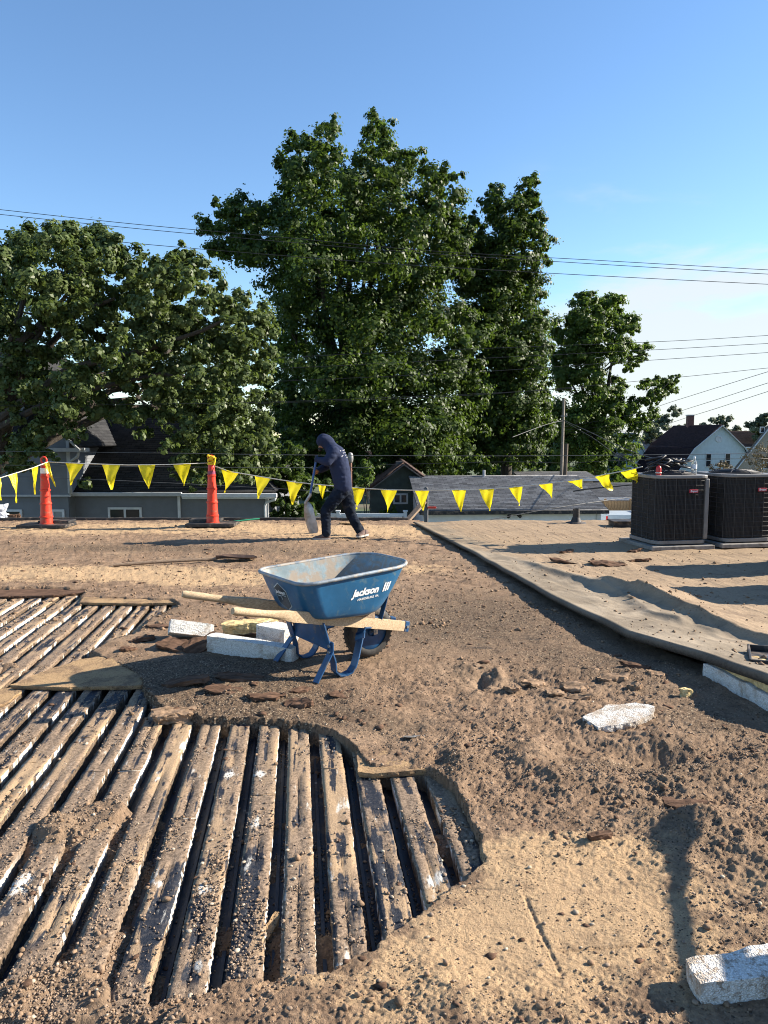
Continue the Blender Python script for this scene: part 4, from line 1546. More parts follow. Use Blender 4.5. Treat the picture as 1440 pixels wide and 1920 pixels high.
for k, (px, py, w, d_, yw, lb_) in enumerate(frags):
    o = chunk('board_fragment', (w, d_, 0.012 + 0.007 * (k % 3)), M_bark if k >= 9 else M_clod, 20 + k, 0.018, 7, 14)
    put(o, px, py, None, R(yw), (R(6 * math.sin(k)), R(8 * math.cos(k * 2))), -0.002)
    tag(o, lb_, 'fragment', 'crust fragments in the loose dirt' if k < 9 else 'board fragments round the wheelbarrow')
# curled felt scraps on the membrane
for k, (px, py, w, d_, lb_) in enumerate(((1062, 1057, .36, .10, 'dark felt scrap at the start of the membrane fold'), (1140, 1060, .42, .13, 'wide torn felt scrap in front of the air conditioner shadow'), (1195, 1052, .30, .08, 'narrow felt scrap right of the wide torn scrap'), (1190, 1032, .22, .06, 'small felt scrap close to the air conditioner pad'), (1062, 1035, .18, .06, 'small grey felt scrap left of the air conditioner shadow tip'))):
    p_ = gp(px, py, .1)
    o = chunk('felt_scrap', (w, d_, 0.02), M_bark, 80 + k, 0.03, 9, 9)
    o.location = (p_.x, p_.y, mem_z(p_.x, p_.y) + .004)
    o.rotation_euler = (R(10 * math.sin(k * 2)), R(8 * math.cos(k)), R(-10 + 9 * k))
    tag(o, lb_, 'felt scrap', 'felt scraps on the membrane')
# small metal tag in the dirt
m_ = MB()
m_.lathe([(0.032, 0), (0.034, .002), (0.012, .003)], 16)
m_.box((.05, 0, .004), (.06, .012, .003))
o = m_.build('metal_tag', M_bolt, None)
put(o, 768, 1390, None, R(20), (R(-14), R(6)), .006)
tag(o, 'small shiny metal tag in the dark dirt above the right foam strips', 'tag')

# insulation showing under the membrane edge
e = np.array([(y, float(edge_x(np.array([y]))[0])) for y in np.linspace(4.42, 3.2, 8)])


def ribbon(name, off0, off1, z0, z1, m, label, cat):
    n = 40
    ys = np.linspace(4.46, 3.0, n)
    xs = edge_x(ys)
    vs_, fs_ = [], []
    for i in range(n):
        j = 0.006 * pn(ys[i] * 30, 0.3, 3) + 0.012 * pn(ys[i] * 8, 0.3, 4)
        for (o_, z_) in ((off0, z0), (off0 - .003, (z0 + z1) / 2), (off0, z1), (off1, z1), (off1, z0)):
            jz = 0.005 * pn(ys[i] * 25, z_ * 30, 5)
            vs_.append((xs[i] + o_ + (j if o_ < off1 else 0), ys[i], z_ + jz))
    for i in range(n - 1):
        for k in range(5):
            fs_.append((i * 5 + k, i * 5 + (k + 1) % 5, (i + 1) * 5 + (k + 1) % 5, (i + 1) * 5 + k))
    fs_ += [(4, 3, 2, 1, 0), tuple((n - 1) * 5 + k for k in range(5))]
    m_ = MB()
    m_.add(vs_, fs_)
    return tag(m_.build(name, m, None, loc=tuple(vs_[0])), label, cat)


ribbon('foam_board', 0.012, 0.34, 0.004, 0.105, M_foam, 'white foam board exposed under the curled membrane edge', 'foam board')
ribbon('insulation_board', 0.030, 0.34, 0.112, 0.150, M_yfoam, 'yellow insulation board sandwiched between white foam and membrane edge', 'insulation board')
# black flashing pan on the membrane at the right
fl = thing('flashing_tray', 'black square flashing tray with grey flange lying on the membrane', 'flashing', (0, 0, 0))
p = gp(1475, 1228, 0.18)
fl.location = (p.x, p.y, mem_z(p.x, p.y) + 0.012)
fl.rotation_euler = (0, R(-2), R(-24))
m_ = MB()
m_.box((0, 0, 0.005), (0.42, 0.36, 0.010))
for sx in (-1, 1):
    m_.box((sx * 0.20, 0, 0.028), (0.014, 0.36, 0.036))
    m_.box((0, sx * 0.173, 0.027), (0.386, 0.014, 0.034))
m_.build('tray', M_black_rub, fl, bevel=0.003)
M_greymetal = simple('dull_grey_metal', (0.22, 0.22, 0.215), 0.5, 0.25, 10, 0.1, 50, dirt=(0.25, 0.19, 0.13), dirt_amt=0.5)
m_ = MB()
m_.lathe([(0.14, 0.012), (0.135, 0.022), (0.06, 0.045), (0.045, 0.05), (0.045, 0.07), (0.03, 0.07), (0.03, 0.04)], 8, Matrix.Translation((0.02, 0, 0)))
m_.build('flange', M_greymetal, fl)

# ---- shovel lying on the roof
a, b = gp(213, 1066), gp(408, 1057)
a.z, b.z = dz(a.x, a.y) + 0.020, dz(b.x, b.y) + 0.028
sh = thing('flat_shovel', 'rusty flat shovel with wooden handle lying on the far roof', 'shovel', tuple(a))
d = b - a
m_ = MB()
m_.tube([Vector((0, 0, 0)), d * 0.5 + Vector((0, 0, .008)), d], 0.019, 8)
m_.build('handle', M_oldwood, sh, smooth=True)
M_rust = simple('rusty_steel', (0.055, 0.034, 0.025), 0.7, 0.4, 12, 0.3, 50, metal=0.3, dirt=(0.12, 0.07, 0.04), dirt_amt=0.5)
u = d.normalized()
w = Vector((0, 0, 1)).cross(u).normalized()
m_ = MB()
prof = [(-0.02, .026, 0.0, .03), (0.05, .03, 0.0, .03), (0.09, .09, -0.012, .014), (0.16, .115, -0.022, .006), (0.30, .12, -0.038, .004), (0.42, .08, -0.045, .004), (0.46, .03, -0.046, .003)]
vs, fs = [], []
for f, hw, zz, th in prof:
    c = d + u * f
    for k, (a_, b_) in enumerate(((-1, .022), (-.5, 0), (0, -.004), (.5, 0), (1, .022))):
        q = c + w * hw * a_ + Vector((0, 0, zz + b_ * min(1, hw / .06) + 0.03))
        vs.append(q)
    for k, (a_, b_) in enumerate(((1, .022), (.5, 0), (0, -.004), (-.5, 0), (-1, .022))):
        q = c + w * hw * a_ + Vector((0, 0, zz + b_ * min(1, hw / .06) + 0.03 - th))
        vs.append(q)
n = 10
for i in range(len(prof) - 1):
    fs += [(i * n + k, i * n + (k + 1) % n, (i + 1) * n + (k + 1) % n, (i + 1) * n + k) for k in range(n)]
fs += [tuple(range(n - 1, -1, -1)), tuple((len(prof) - 1) * n + k for k in range(n))]
m_.add(vs, fs)
m_.build('blade', M_rust, sh, smooth=True)

# ---- orange marker posts
def post(px, py, label, top_yellow, zbase=None):
    p = gp(px, py)
    z = dz(p.x, p.y)
    t = thing('marker_post', label, 'marker post', (p.x, p.y, z), 0, 'orange posts holding the flag line')
    m1 = MB()
    m1.box((0, 0, 0.028), (0.78, 0.46, 0.05))
    m1.box((0.10 if not top_yellow else -0.14, 0.16, 0.075), (0.50, 0.30, 0.045))
    m1.build('rubber_base', M_black_rub, t, bevel=0.008)
    m1 = MB()
    prof_ = []
    z0 = 0.05
    hs = [(0.098, 0.092, 0.05, 0.155), (0.090, 0.080, 0.165, 0.37), (0.080, 0.070, 0.38, 0.585), (0.070, 0.060, 0.595, 0.80), (0.058, 0.050, 0.81, 0.985)]
    for r0, r1, za, zb in hs:
        prof_ += [(r0 + .012, za - .012), (r0 + .012, za + .008), (r0 + .002, za + .016), (r1, zb)]
    prof_ += [(0.042, 1.0), (0.030, 1.01), (0.028, 1.03)]
    m1.lathe(prof_, 28)
    body = m1.build('tube', M_orange, t, smooth=True)
    m1 = MB()
    m1.lathe([(0.0615, 0.865), (0.0595, 0.95)] if not top_yellow else [(0.062, 0.83), (0.060, 0.88)], 28, cap=False)
    m1.build('reflective_band', M_reflect if not top_yellow else M_plum, t, smooth=True)
    m1 = MB()
    c = Vector((0, 0, 1.075))
    m1.tube([c + Vector((0.045 * math.cos(a_), 0, 0.052 * math.sin(a_))) for a_ in np.linspace(0, 2 * math.pi, 17)[:-1]], 0.016, 8, closed=True)
    m1.build('loop_handle', M_orange, t, smooth='all')
    m1 = MB()
    rr = random.Random(px)
    if top_yellow:
        for k in range(5):
            a0 = rr.uniform(0, 6)
            m1.tube([Vector((0.052 * math.cos(a0 + j * .8), 0.052 * math.sin(a0 + j * .8), 1.01 + 0.022 * k + rr.uniform(-.02, .02))) for j in range(8)], 0.014, 6)
        m1.box((0.0, -0.02, 1.115), (0.11, 0.07, 0.028), Euler((0.1, 0.25, 0)).to_matrix())
        m1.box((0.062, -0.03, 1.04), (0.02, 0.05, 0.12), Euler((0, 0.2, 0)).to_matrix())
        m1.build('strap', M_ystrap, t, smooth=True)
    else:
        for k in range(2):
            m1.tube([Vector((0.05 * math.cos(j * .8), 0.05 * math.sin(j * .8), 1.0 + 0.012 * k)) for j in range(9)], 0.006, 6)
        m1.build('rope_wrap', M_rope, t, smooth=True)
    return t, Vector((p.x, p.y, z))


P1, b1 = post(88, 990, 'orange marker post with white reflective band in front of the grey house window', False)
P2, b2_ = post(399, 990, 'orange marker post with yellow strap wound round its top', True)

# ---- flag line
rope_pts = []
lineA = [(-120, 948, 10.4), (-40, 916, 10.9), (0, 896, 11.2), (30, 887, 11.5), (62, 877, 11.75), (90, 866, 11.95)]
lineB = [(90, 866, 11.95), (150, 869, 12.0), (240, 872, 12.0), (320, 871, 12.0), (392, 868, 11.98)]
lineC = [(392, 870, 11.98), (430, 884, 11.9), (490, 894, 11.75), (552, 904, 11.6), (601, 909, 11.45), (670, 915, 11.3), (730, 918.5, 11.1), (791, 919.5, 10.95), (861, 918.5, 10.75), (913, 917, 10.55), (966, 913, 10.4),
         (1021, 907, 10.2), (1079, 900, 10.0), (1133, 890, 9.8), (1175, 882, 9.55), (1204, 875, 9.35)]
fl_root = thing('pennant_line', 'white rope of yellow triangular pennants strung across the far roof edge', 'pennant line', tuple(at(392, 870, 11.98)))
m_ = MB()
ALLP = []
for ln in (lineA, lineB, lineC):
    pts = [at(*q) for q in ln]
    m_.tube(pts, 0.0075, 6)
    ALLP.append((ln, pts))
m_.build('rope', M_rope, fl_root, world=True, smooth='all')


def rope_at(px):
    for ln, pts in ALLP:
        for i in range(len(ln) - 1):
            if ln[i][0] <= px <= ln[i + 1][0]:
                f = (px - ln[i][0]) / (ln[i + 1][0] - ln[i][0])
                return pts[i].lerp(pts[i + 1], f), (pts[i + 1] - pts[i]).normalized()


def pennant(xa, xb, tx, ty, back=0.0, curl=0.02, seed=0):
    """xa, xb: where the top edge runs along the rope; tx, ty: where the tip hangs"""
    A, d0 = rope_at(xa)
    B, d1 = rope_at(xb)
    Ym = 0.5 * (A.y + B.y) + back
    T = at(tx, ty, Ym)
    n = 8
    vs_, fs_ = [], []
    nr_ = (B - A).cross(T - A).normalized()
    for i in range(n + 1):
        f = i / n
        l, r = A.lerp(T, f), B.lerp(T, f)
        for k in range(n + 1):
            g = k / n
            p_ = l.lerp(r, g)
            w_ = math.sin(f * 4.2 + seed * 1.3 + g * 2.0) * curl * (0.2 + f) + 0.010 * math.sin(g * 9 + f * 6 + seed * 2.1) * (1 - f * .6) + 0.006 * math.sin(f * 17 + g * 5 + seed)
            vs_.append(p_ + nr_ * w_)
    for i in range(n):
        for k in range(n):
            q_ = i * (n + 1) + k
            fs_.append((q_, q_ + 1, q_ + n + 2, q_ + n + 1))
    mm = MB()
    mm.add(vs_, fs_)
    return mm.build('pennant', M_yellow, fl_root, world=True, smooth='all')


PEN = [(-62, -40, -44, 966), (-16, 1, 0, 938), (15, 32, 34, 943), (59, 72, 66, 927), (82, 92, 104, 913), (123, 157, 134, 909), (190, 226, 209, 918), (258, 292, 278, 916), (325, 358, 345, 911),
       (415, 447, 423, 923), (477, 508, 485, 935), (537, 568, 548, 946), (596, 612, 604, 936), (657, 685, 668, 955), (714, 744, 728, 960), (777, 805, 794, 957), (847, 875, 864, 960), (899, 927, 917, 958),
       (954, 980, 974, 948), (1009, 1036, 1036, 933), (1063, 1092, 1092, 916), (1114, 1143, 1147, 921), (1163, 1194, 1193, 906)]
for i, q in enumerate(PEN):
    pennant(*q, back=0.03 * math.sin(i * 1.7), curl=0.016 + 0.013 * ((i * 7) % 4), seed=i)

# ---- air conditioners
M_ac_dark = simple('ac_coil', (0.014, 0.013, 0.015), 0.65, 0.3, 30, 0.1, 50)
M_ac_cap = simple('ac_grey_paint', (0.17, 0.165, 0.16), 0.5, 0.12, 8, dirt=(0.24, 0.2, 0.16), dirt_amt=0.3)
M_ac_wire = simple('ac_guard_wire', (0.036, 0.034, 0.035), 0.5, 0.2, 20, spec=0.4)
M_ac_fin = simple('ac_fins', (0.022, 0.020, 0.020), 0.55, 0.2, 20, spec=0.4)
M_badge = simple('red_badge', (0.40, 0.022, 0.045), 0.4, 0.1, 20)
M_pad = simple('concrete_pad', (0.22, 0.205, 0.185), 0.9, 0.25, 12, 0.3, 60, dirt=(0.12, 0.095, 0.07), dirt_amt=0.4)
AC_YAW = R(10)
AC_S, AC_H = 0.72, 0.90


def rsq(hs, r, n=6):
    pts = []
    for cx_, cy_, a0 in ((1, 1, 0), (-1, 1, 90), (-1, -1, 180), (1, -1, 270)):
        for k in range(n + 1):
            a_ = R(a0 + 90 * k / n)
            pts.append((cx_ * (hs - r) + r * math.cos(a_), cy_ * (hs - r) + r * math.sin(a_)))
    return pts


def rsq_at(hs, r, s):
    """point at arc length fraction along the rounded square"""
    pts = rsq(hs, r)
    pts.append(pts[0])
    L = [0]
    for i in range(len(pts) - 1):
        L.append(L[-1] + math.hypot(pts[i + 1][0] - pts[i][0], pts[i + 1][1] - pts[i][1]))
    t_ = (s % 1.0) * L[-1]
    for i in range(len(pts) - 1):
        if L[i] <= t_ <= L[i + 1]:
            f = (t_ - L[i]) / max(1e-9, L[i + 1] - L[i])
            return (pts[i][0] + (pts[i + 1][0] - pts[i][0]) * f, pts[i][1] + (pts[i + 1][1] - pts[i][1]) * f)


def ac_unit(loc, label):
    t = thing('air_conditioner', label, 'air conditioner', loc, AC_YAW, 'black air conditioning units on the roof')
    hs, rr = AC_S / 2, 0.13
    z0, z1 = 0.10, AC_H
    m_ = MB()
    m_.prism(rsq(hs - 0.022, rr - .02), z1 - z0 - .04, Matrix.Translation((0, 0, z0 + .02)))
    m_.build('coil', M_ac_dark, t)
    m_ = MB()
    nf = 150
    for k in range(nf):
        x, y = rsq_at(hs - 0.010, rr - .01, k / nf)
        m_.box((x, y, (z0 + z1) / 2), (0.005, 0.005, z1 - z0 - .06), Euler((0, 0, math.pi / 4)).to_matrix())
    g_ = m_.build('fins', M_ac_fin, t)
    tag(g_, kind='stuff')
    m_ = MB()
    for k in range(13):
        z_ = z0 + 0.045 + (z1 - z0 - 0.09) * k / 12
        m_.tube([Vector((x, y, z_)) for x, y in rsq(hs - .002, rr)], 0.0030, 4, closed=True)
    for k in range(20):
        x, y = rsq_at(hs - .002, rr, (k + .5) / 20)
        m_.tube([(x, y, z0), (x, y, z1 - .02)], 0.0042, 4)
    g_ = m_.build('guard_wires', M_ac_wire, t)
    tag(g_, kind='stuff')
    m_ = MB()
    m_.prism(rsq(hs + .004, rr), 0.045, Matrix.Translation((0, 0, z0 - .03)))
    m_.build('base_pan', M_ac_cap, t, bevel=0.004)
    m_ = MB()
    m_.prism(rsq(hs + .008, rr), 0.040, Matrix.Translation((0, 0, z1 - .02)))
    m_.build('top_cap', M_ac_cap, t, bevel=0.008)
    # corner post
    m_ = MB()
    a_, b_ = rsq_at(hs + .003, rr, 0.985), rsq_at(hs + .003, rr, 0.955)
    m_.box((hs - .035, -hs + .035, (z0 + z1) / 2), (0.055, 0.055, z1 - z0 - 0.05))
    m_.build('corner_post', M_ac_cap, t, bevel=0.012)
    # raised fan guard
    m_ = MB()
    for k in range(14):
        r_ = 0.05 + 0.25 * k / 13
        zz = z1 + 0.062 - 0.030 * (r_ / 0.30) ** 4
        m_.tube([Vector((r_ * math.cos(a_), r_ * math.sin(a_), zz)) for a_ in np.linspace(0, 2 * math.pi, 33)[:-1]], 0.0035, 4, closed=True)
    for k in range(8):
        a_ = 2 * math.pi * k / 8
        m_.tube([Vector((r_ * math.cos(a_), r_ * math.sin(a_), z_)) for r_, z_ in ((0.05, z1 + .062), (0.22, z1 + .056), (0.30, z1 + .034), (0.325, z1 + .018))], 0.006, 5)
    g_ = m_.build('fan_guard', M_ac_wire, t)
    m_ = MB()
    m_.lathe([(0.315, z1 + .015), (0.315, z1 + .035), (0.305, z1 + .035), (0.305, z1 + .022), (0.0, z1 + .022)], 32, cap=False)
    m_.build('fan_well', M_ac_dark, t, smooth=True)
    # badge
    m_ = MB()
    m_.box((0.125, -hs - .010, z1 - .175), (0.115, 0.012, 0.042))
    bd = m_.build('badge', M_badge, t, bevel=0.004)
    vs_, fs_ = text_mesh('Bryant', 0.036, 0.15, 0.0008)
    m_ = MB()
    m_.add([Vector((0.125 + v.x, -hs - .0185, z1 - .175 + v.y)) for v in vs_], fs_)
    m_.build('badge_lettering', M_white_print, bd)
    # pad
    m_ = MB()
    m_.box((-0.01, 0, 0.030), (0.84, 0.86, 0.05))
    m_.build('pad', M_pad, t, bevel=0.008)
    for sx in (-1, 1):
        for sy in (-1, 1):
            m_ = MB()
            m_.box((sx * .28, sy * .28, .062), (.09, .09, .02))
            m_.build('foot', M_black_rub, t)
    return t


def on_mem(x, y):
    return (x, y, mem_z(x, y) - 0.004)


AC1_C = gp(1256, 1004, 0.095)
ac1 = ac_unit(on_mem(3.62, 9.50), 'black air conditioner with water bottle and cable heap on top')
acx = Vector((math.cos(AC_YAW), math.sin(AC_YAW), 0))
ac2 = copy_tree(ac1)
ac2.location = on_mem(3.62 + 0.94 * acx.x, 9.50 + 0.94 * acx.y)
ac2['label'] = 'black air conditioner with a bare top, cut by the photo edge'
for (x, y), lb_ in (((4.82, 7.95), 'unseen black air conditioner added to cast a membrane shadow, farther from the board stack'), ((4.55, 6.75), 'unseen black air conditioner added to cast a membrane shadow, closest to the flashing tray')):  # two unseen units added to throw shadows onto the membrane
    a3 = copy_tree(ac1)
    a3.location = on_mem(x, y)
    a3['label'] = lb_

# things on the first unit
acl = Vector(ac1.location)
acm = Matrix.Translation(acl) @ Matrix.Rotation(AC_YAW, 4, 'Z')
M_bottle = NT('clear_plastic')
M_bottle.b.inputs['Transmission Weight'].default_value = 0.85
M_bottle.b.inputs['IOR'].default_value = 1.2
M_bottle = M_bottle.done((0.9, 0.93, 0.95), 0.12)
M_water = NT('water')
M_water.b.inputs['Transmission Weight'].default_value = 0.9
M_water.b.inputs['IOR'].default_value = 1.33
M_water = M_water.done((0.92, 0.96, 0.98), 0.05)
M_label_w = simple('white_bottle_label', (0.70, 0.74, 0.78), 0.6, 0.1, 60)
q = acm @ Vector((0.25, -0.16, AC_H + .020))
bt = thing('water_bottle', 'clear plastic water bottle standing on the air conditioner', 'bottle', tuple(q))
m_ = MB()
m_.lathe([(0.028, 0.0), (0.034, 0.006), (0.034, 0.05), (0.031, 0.06), (0.034, 0.07), (0.034, 0.135), (0.030, 0.155), (0.016, 0.185), (0.0135, 0.192), (0.0135, 0.205)], 20)
m_.build('bottle_body', M_bottle, bt, smooth=True)
m_ = MB()
m_.lathe([(0.0345, 0.072), (0.0345, 0.125)], 20, cap=False)
m_.build('label', M_label_w, bt, smooth=True)
m_ = MB()
m_.lathe([(0.015, 0.200), (0.015, 0.220), (0.013, 0.222)], 16)
m_.build('cap', M_white_print, bt, smooth=True)
q = acm @ Vector((-0.29, -0.26, AC_H + .020))
M_red = simple('red_plastic', (0.45, 0.018, 0.02), 0.4, 0.1, 20)
rc = thing('red_cylinder', 'short red rounded plastic canister where the flag line ends', 'canister', tuple(q))
m_ = MB()
m_.lathe([(0.030, 0), (0.032, 0.01), (0.032, 0.085), (0.026, 0.105), (0.012, 0.116), (0.0, 0.117)], 16)
m_.build('body', M_red, rc, smooth=True)
m_ = MB()
m_.tube([Vector((0.034 * math.cos(a_), 0.034 * math.sin(a_), 0.03)) for a_ in np.linspace(0, 2 * math.pi, 13)[:-1]], 0.007, 6, closed=True)
m_.build('rope_knot', M_rope, rc)
q = acm @ Vector((-0.06, -0.05, AC_H + .08))
cb = thing('cable_heap', 'tangled heap of black cables and rods on the air conditioner', 'cables', tuple(q))
M_cable = simple('black_cable', (0.014, 0.014, 0.015), 0.5, 0.2, 20)
rr = random.Random(4)
for k in range(16):
    m_ = MB()
    c = Vector((rr.uniform(-.17, .20), rr.uniform(-.15, .15), rr.uniform(0.0, .09)))
    ra, rb_, ph, tl = rr.uniform(.06, .14), rr.uniform(.04, .09), rr.uniform(0, 6), rr.uniform(-.5, .5)
    m_.tube([c + Vector((ra * math.cos(ph + j * .5), rb_ * math.sin(ph + j * .5), 0.02 + tl * ra * math.cos(ph + j * .5) + .004 * j)) for j in range(14)], rr.uniform(.008, .016), 6)
    m_.build('cable', M_cable, cb, smooth='all')
for k, (p0, p1) in enumerate((((-.02, -.12, .13), (.13, -.10, .06)), ((.05, -.05, .14), (.24, -.04, .07)), ((.12, -.1, .05), (.26, -.12, .03)))):
    m_ = MB()
    m_.tube([p0, p1], 0.011, 6)
    m_.build('rod', M_greymetal if k != 1 else M_cable, cb, smooth=True)

# ---- small roof fittings at the far edge
p = gp(1080, 980, 0.09)
vp = thing('roof_vent_pipe', 'short dark vent pipe with flared boot in front of the garage', 'vent pipe', on_mem(p.x, p.y))
m_ = MB()
m_.lathe([(0.055, 0.03), (0.055, 0.24), (0.045, 0.24), (0.045, 0.1)], 16)
m_.build('pipe', M_black_rub, vp, smooth=True)
m_ = MB()
m_.lathe([(0.17, 0.0), (0.16, 0.012), (0.085, 0.03), (0.062, 0.09), (0.06, 0.10)], 16)
m_.build('boot', M_black_rub, vp, smooth=True)
p = gp(1170, 986, 0.09)
vb = thing('roof_box', 'low black box beside the air conditioner near the roof edge', 'roof box', on_mem(p.x, p.y))
m_ = MB()
m_.box((0, 0, .045), (.40, .30, .07))
m_.build('body', M_black_rub, vb, bevel=.006)
m_ = MB()
m_.box((0, 0, .094), (.44, .34, .022))
m_.build('lid', M_black_rub, vb, bevel=.005)
p0, p1 = at(430, 977, 12.55), at(487, 972, 12.7)
p0.z, p1.z = 0.03, 0.07
m_ = MB()
m_.tube([p0, p1], 0.014, 8)
M_green = simple('green_plastic', (0.03, 0.28, 0.15), 0.5, 0.15, 20)
tag(m_.build('green_pole', M_green, None, smooth=True, loc=tuple(p0)), 'thin green pole lying at the far roof edge by the strapped post', 'pole')
# white sack at the far left
M_sack = simple('white_sack', (0.58, 0.60, 0.63), 0.8, 0.15, 10, 0.4, 30)
o = chunk('rubbish_sack', (0.42, 0.30, 0.22), M_sack, 60, 0.05, 12, 6)
put(o, -8, 976, None, R(20), (0, R(-12)), 0.0)
tag(o, 'pale sack slumped at the far roof edge, cut by the picture side', 'sack')
o = chunk('rag', (0.34, 0.2, 0.07), M_bark, 61, 0.03, 10, 8)
put(o, 20, 975, None, R(10), (0, 0), 0.0)
tag(o, 'dark crumpled scrap lying beside the pale sack', 'scrap')
# roof edge upstand
m_ = MB()
pts_ = np.linspace(-12.5, 0.42, 60)
for i in range(59):
    za, zb = 0.035 + 0.012 * float(pn(pts_[i] * 2, 0.2, 3)), 0.035 + 0.012 * float(pn(pts_[i + 1] * 2, 0.2, 3))
    m_.beam((pts_[i], 12.93, za), (pts_[i + 1], 12.93, zb), 0.10, 0.05)
up_ = m_.build('roof_edge', M_black_rub, None, loc=(0, 12.93, 0))
tag(up_, kind='structure')
# leaning plank and ladder rail past the far edge
a, b = at(764, 976, 12.9), at(795, 941, 13.3)
m_ = MB()
m_.beam(a - (b - a) * .1, b, 0.10, 0.04)
tag(m_.build('timber_plank', M_oldwood, None, loc=tuple(a)), 'dark timber plank leaning up past the far roof edge', 'plank')
M_alu = simple('aluminium', (0.09, 0.09, 0.09), 0.5, 0.2, 20, metal=0.4)
ld = thing('ladder', 'grey ladder top showing above the roof edge with orange tie', 'ladder', tuple(at(800, 990, 13.35)))
lb = Vector(ld.location)
tp = at(800, 914, 13.35) - lb
for sx in (0, -0.0):
    pass
m_ = MB()
m_.tube([Vector((0, 0, -4.3)), Vector((0, 0, tp.z - .03)), Vector((0, 0, tp.z))], [0.028, 0.028, 0.018], 10)
m_.build('rail', M_alu, ld, smooth=True)
m_ = MB()
m_.tube([Vector((0, 0.4, -4.3)), Vector((0, 0.4, tp.z - .05)), Vector((0, 0.4, tp.z - .02))], [0.028, 0.028, 0.018], 10)
m_.build('rail', M_alu, ld, smooth=True)
for k in range(13):
    m_ = MB()
    m_.tube([Vector((0, 0, -4.1 + k * .33)), Vector((0, .4, -4.1 + k * .33))], 0.016, 8)
    m_.build('rung', M_alu, ld, smooth=True)
m_ = MB()
tz = (at(815, 950, 13.3) - lb)
m_.box((tz.x * .5 + .02, -.02, tz.z - .02), (.16, .02, .035))
m_.build('tie', M_orange, ld, bevel=.01)

# ---- stack of boards with a shovel on it, both added outside the frame to cast shadows into it
stx = thing('added_board_stack', 'unseen stack of insulation boards added to cast the corner shadow', 'stack', (2.48, 1.62, 0.0), R(6))
for k in range(9):
    m_ = MB()
    m_.box((0.02 * math.sin(k * 2.1), 0.015 * math.cos(k * 1.3), 0.055 + 0.075 * k), (0.80, 1.05, 0.070))
    m_.build('board', M_yfoam if k % 2 else M_foam, stx, bevel=.004)
sp = thing('added_shovel', 'unseen shovel on the board stack added to cast the tool shadow', 'shovel', (2.13, 2.10, 0.745), 0)
dirv = Vector((0.316, 0.949, 0.0)).normalized()
m_ = MB()
m_.tube([dirv * -0.5, dirv * 0.62], 0.019, 10)
m_.build('handle', M_handle, sp, smooth=True)
m_ = MB()
sd_ = Vector((dirv.y, -dirv.x, 0))
prof = [(0.58, .028), (0.66, .030), (0.72, .050), (0.80, .072), (0.88, .062), (0.96, .040)]
vs = []
for f, hw in prof:
    for s_, zz in ((-1, .02), (0, 0), (1, .02)):
        vs.append(dirv * f + sd_ * hw * s_ + Vector((0, 0, zz)))
    for s_, zz in ((1, .014), (0, -.008), (-1, .014)):
        vs.append(dirv * f + sd_ * hw * s_ + Vector((0, 0, zz)))
fs = []
for i in range(len(prof) - 1):
    fs += [(i * 6 + k, i * 6 + (k + 1) % 6, (i + 1) * 6 + (k + 1) % 6, (i + 1) * 6 + k) for k in range(6)]
fs += [(5, 4, 3, 2, 1, 0), tuple(30 + k for k in range(6))]
m_.add(vs, fs)
m_.build('blade', M_rust, sp, smooth=True)
# ------------------------------------------------------------------ worker
M_hood = simple('navy_hoodie', (0.025, 0.033, 0.066), 0.9, 0.08, 9, 0.3, 60, spec=0.1)
M_jean = simple('dark_jeans', (0.011, 0.016, 0.027), 0.9, 0.35, 9, 0.4, 60, spec=0.1, dirt=(0.06, 0.06, 0.065), dirt_amt=0.35)
M_skin = simple('skin', (0.36, 0.17, 0.10), 0.55, 0.1, 20)
M_shoe = simple('brown_suede', (0.12, 0.075, 0.06), 0.85, 0.3, 20)
M_sole = simple('pale_sole', (0.50, 0.46, 0.40), 0.8, 0.15, 20)
M_glove = simple('orange_brown_glove', (0.36, 0.15, 0.05), 0.8, 0.3, 20)
M_dglove = simple('dark_glove', (0.02, 0.03, 0.045), 0.8, 0.3, 20)
WY = 10.62


def wz(zx, zy, dy=0.0):
    """zoomed worker picture -> world"""
    return at(540 + zx / 7.678, 790 + zy / 7.678, WY + dy)


fz = gp(628, 1013)
wr = thing('person', 'worker in navy hooded top and dark jeans walking bent forward with a shovel', 'person', (wz(700, 0).x, WY, dz(wz(700, 0).x, WY)))


# body: head, trunk, arms, legs as one skin surface under the clothes
N = []
E = []


def node(p, r, par=None):
    N.append((p, r))
    if par is not None:
        E.append((par, len(N) - 1))
    return len(N) - 1


hip = node(wz(795, 960), 0.08)
waist = node(wz(770, 780), 0.08, hip)
chest = node(wz(715, 580), 0.115, waist)
uch = node(wz(660, 440), 0.095, chest)
neck = node(wz(600, 375), 0.055, uch)
hd0 = node(wz(545, 320), 0.082, neck)
hd1 = node(wz(505, 275), 0.088, hd0)
face = node(wz(490, 335), 0.056, hd1)
chin = node(wz(484, 395), 0.034, face)
hpL, hpR = node(wz(730, 985, -.09), 0.080, hip), node(wz(840, 985, .09), 0.080, hip)
knL, anL = wz(540, 1290, -.10), wz(552, 1640, -.08)
knR, anR = wz(900, 1330, .10), wz(1075, 1660, .10)
k = node(knL, 0.055, hpL); node(anL, 0.04, k)
k = node(knR, 0.055, hpR); node(anR, 0.04, k)
shL, elL, wrL = wz(655, 430, -.19), wz(570, 585, -.25), wz(425, 548, -.13)
shR, elR, wrR = wz(650, 430, .19), wz(545, 650, .20), wz(420, 720, .03)
k = node(shL, 0.05, uch); k = node(elL, 0.040, k); node(wrL, 0.030, k)
k = node(shR, 0.05, uch); k = node(elR, 0.040, k); node(wrR, 0.030, k)
body = skin_mesh('body', N, E, M_skin, wr, root=hip)
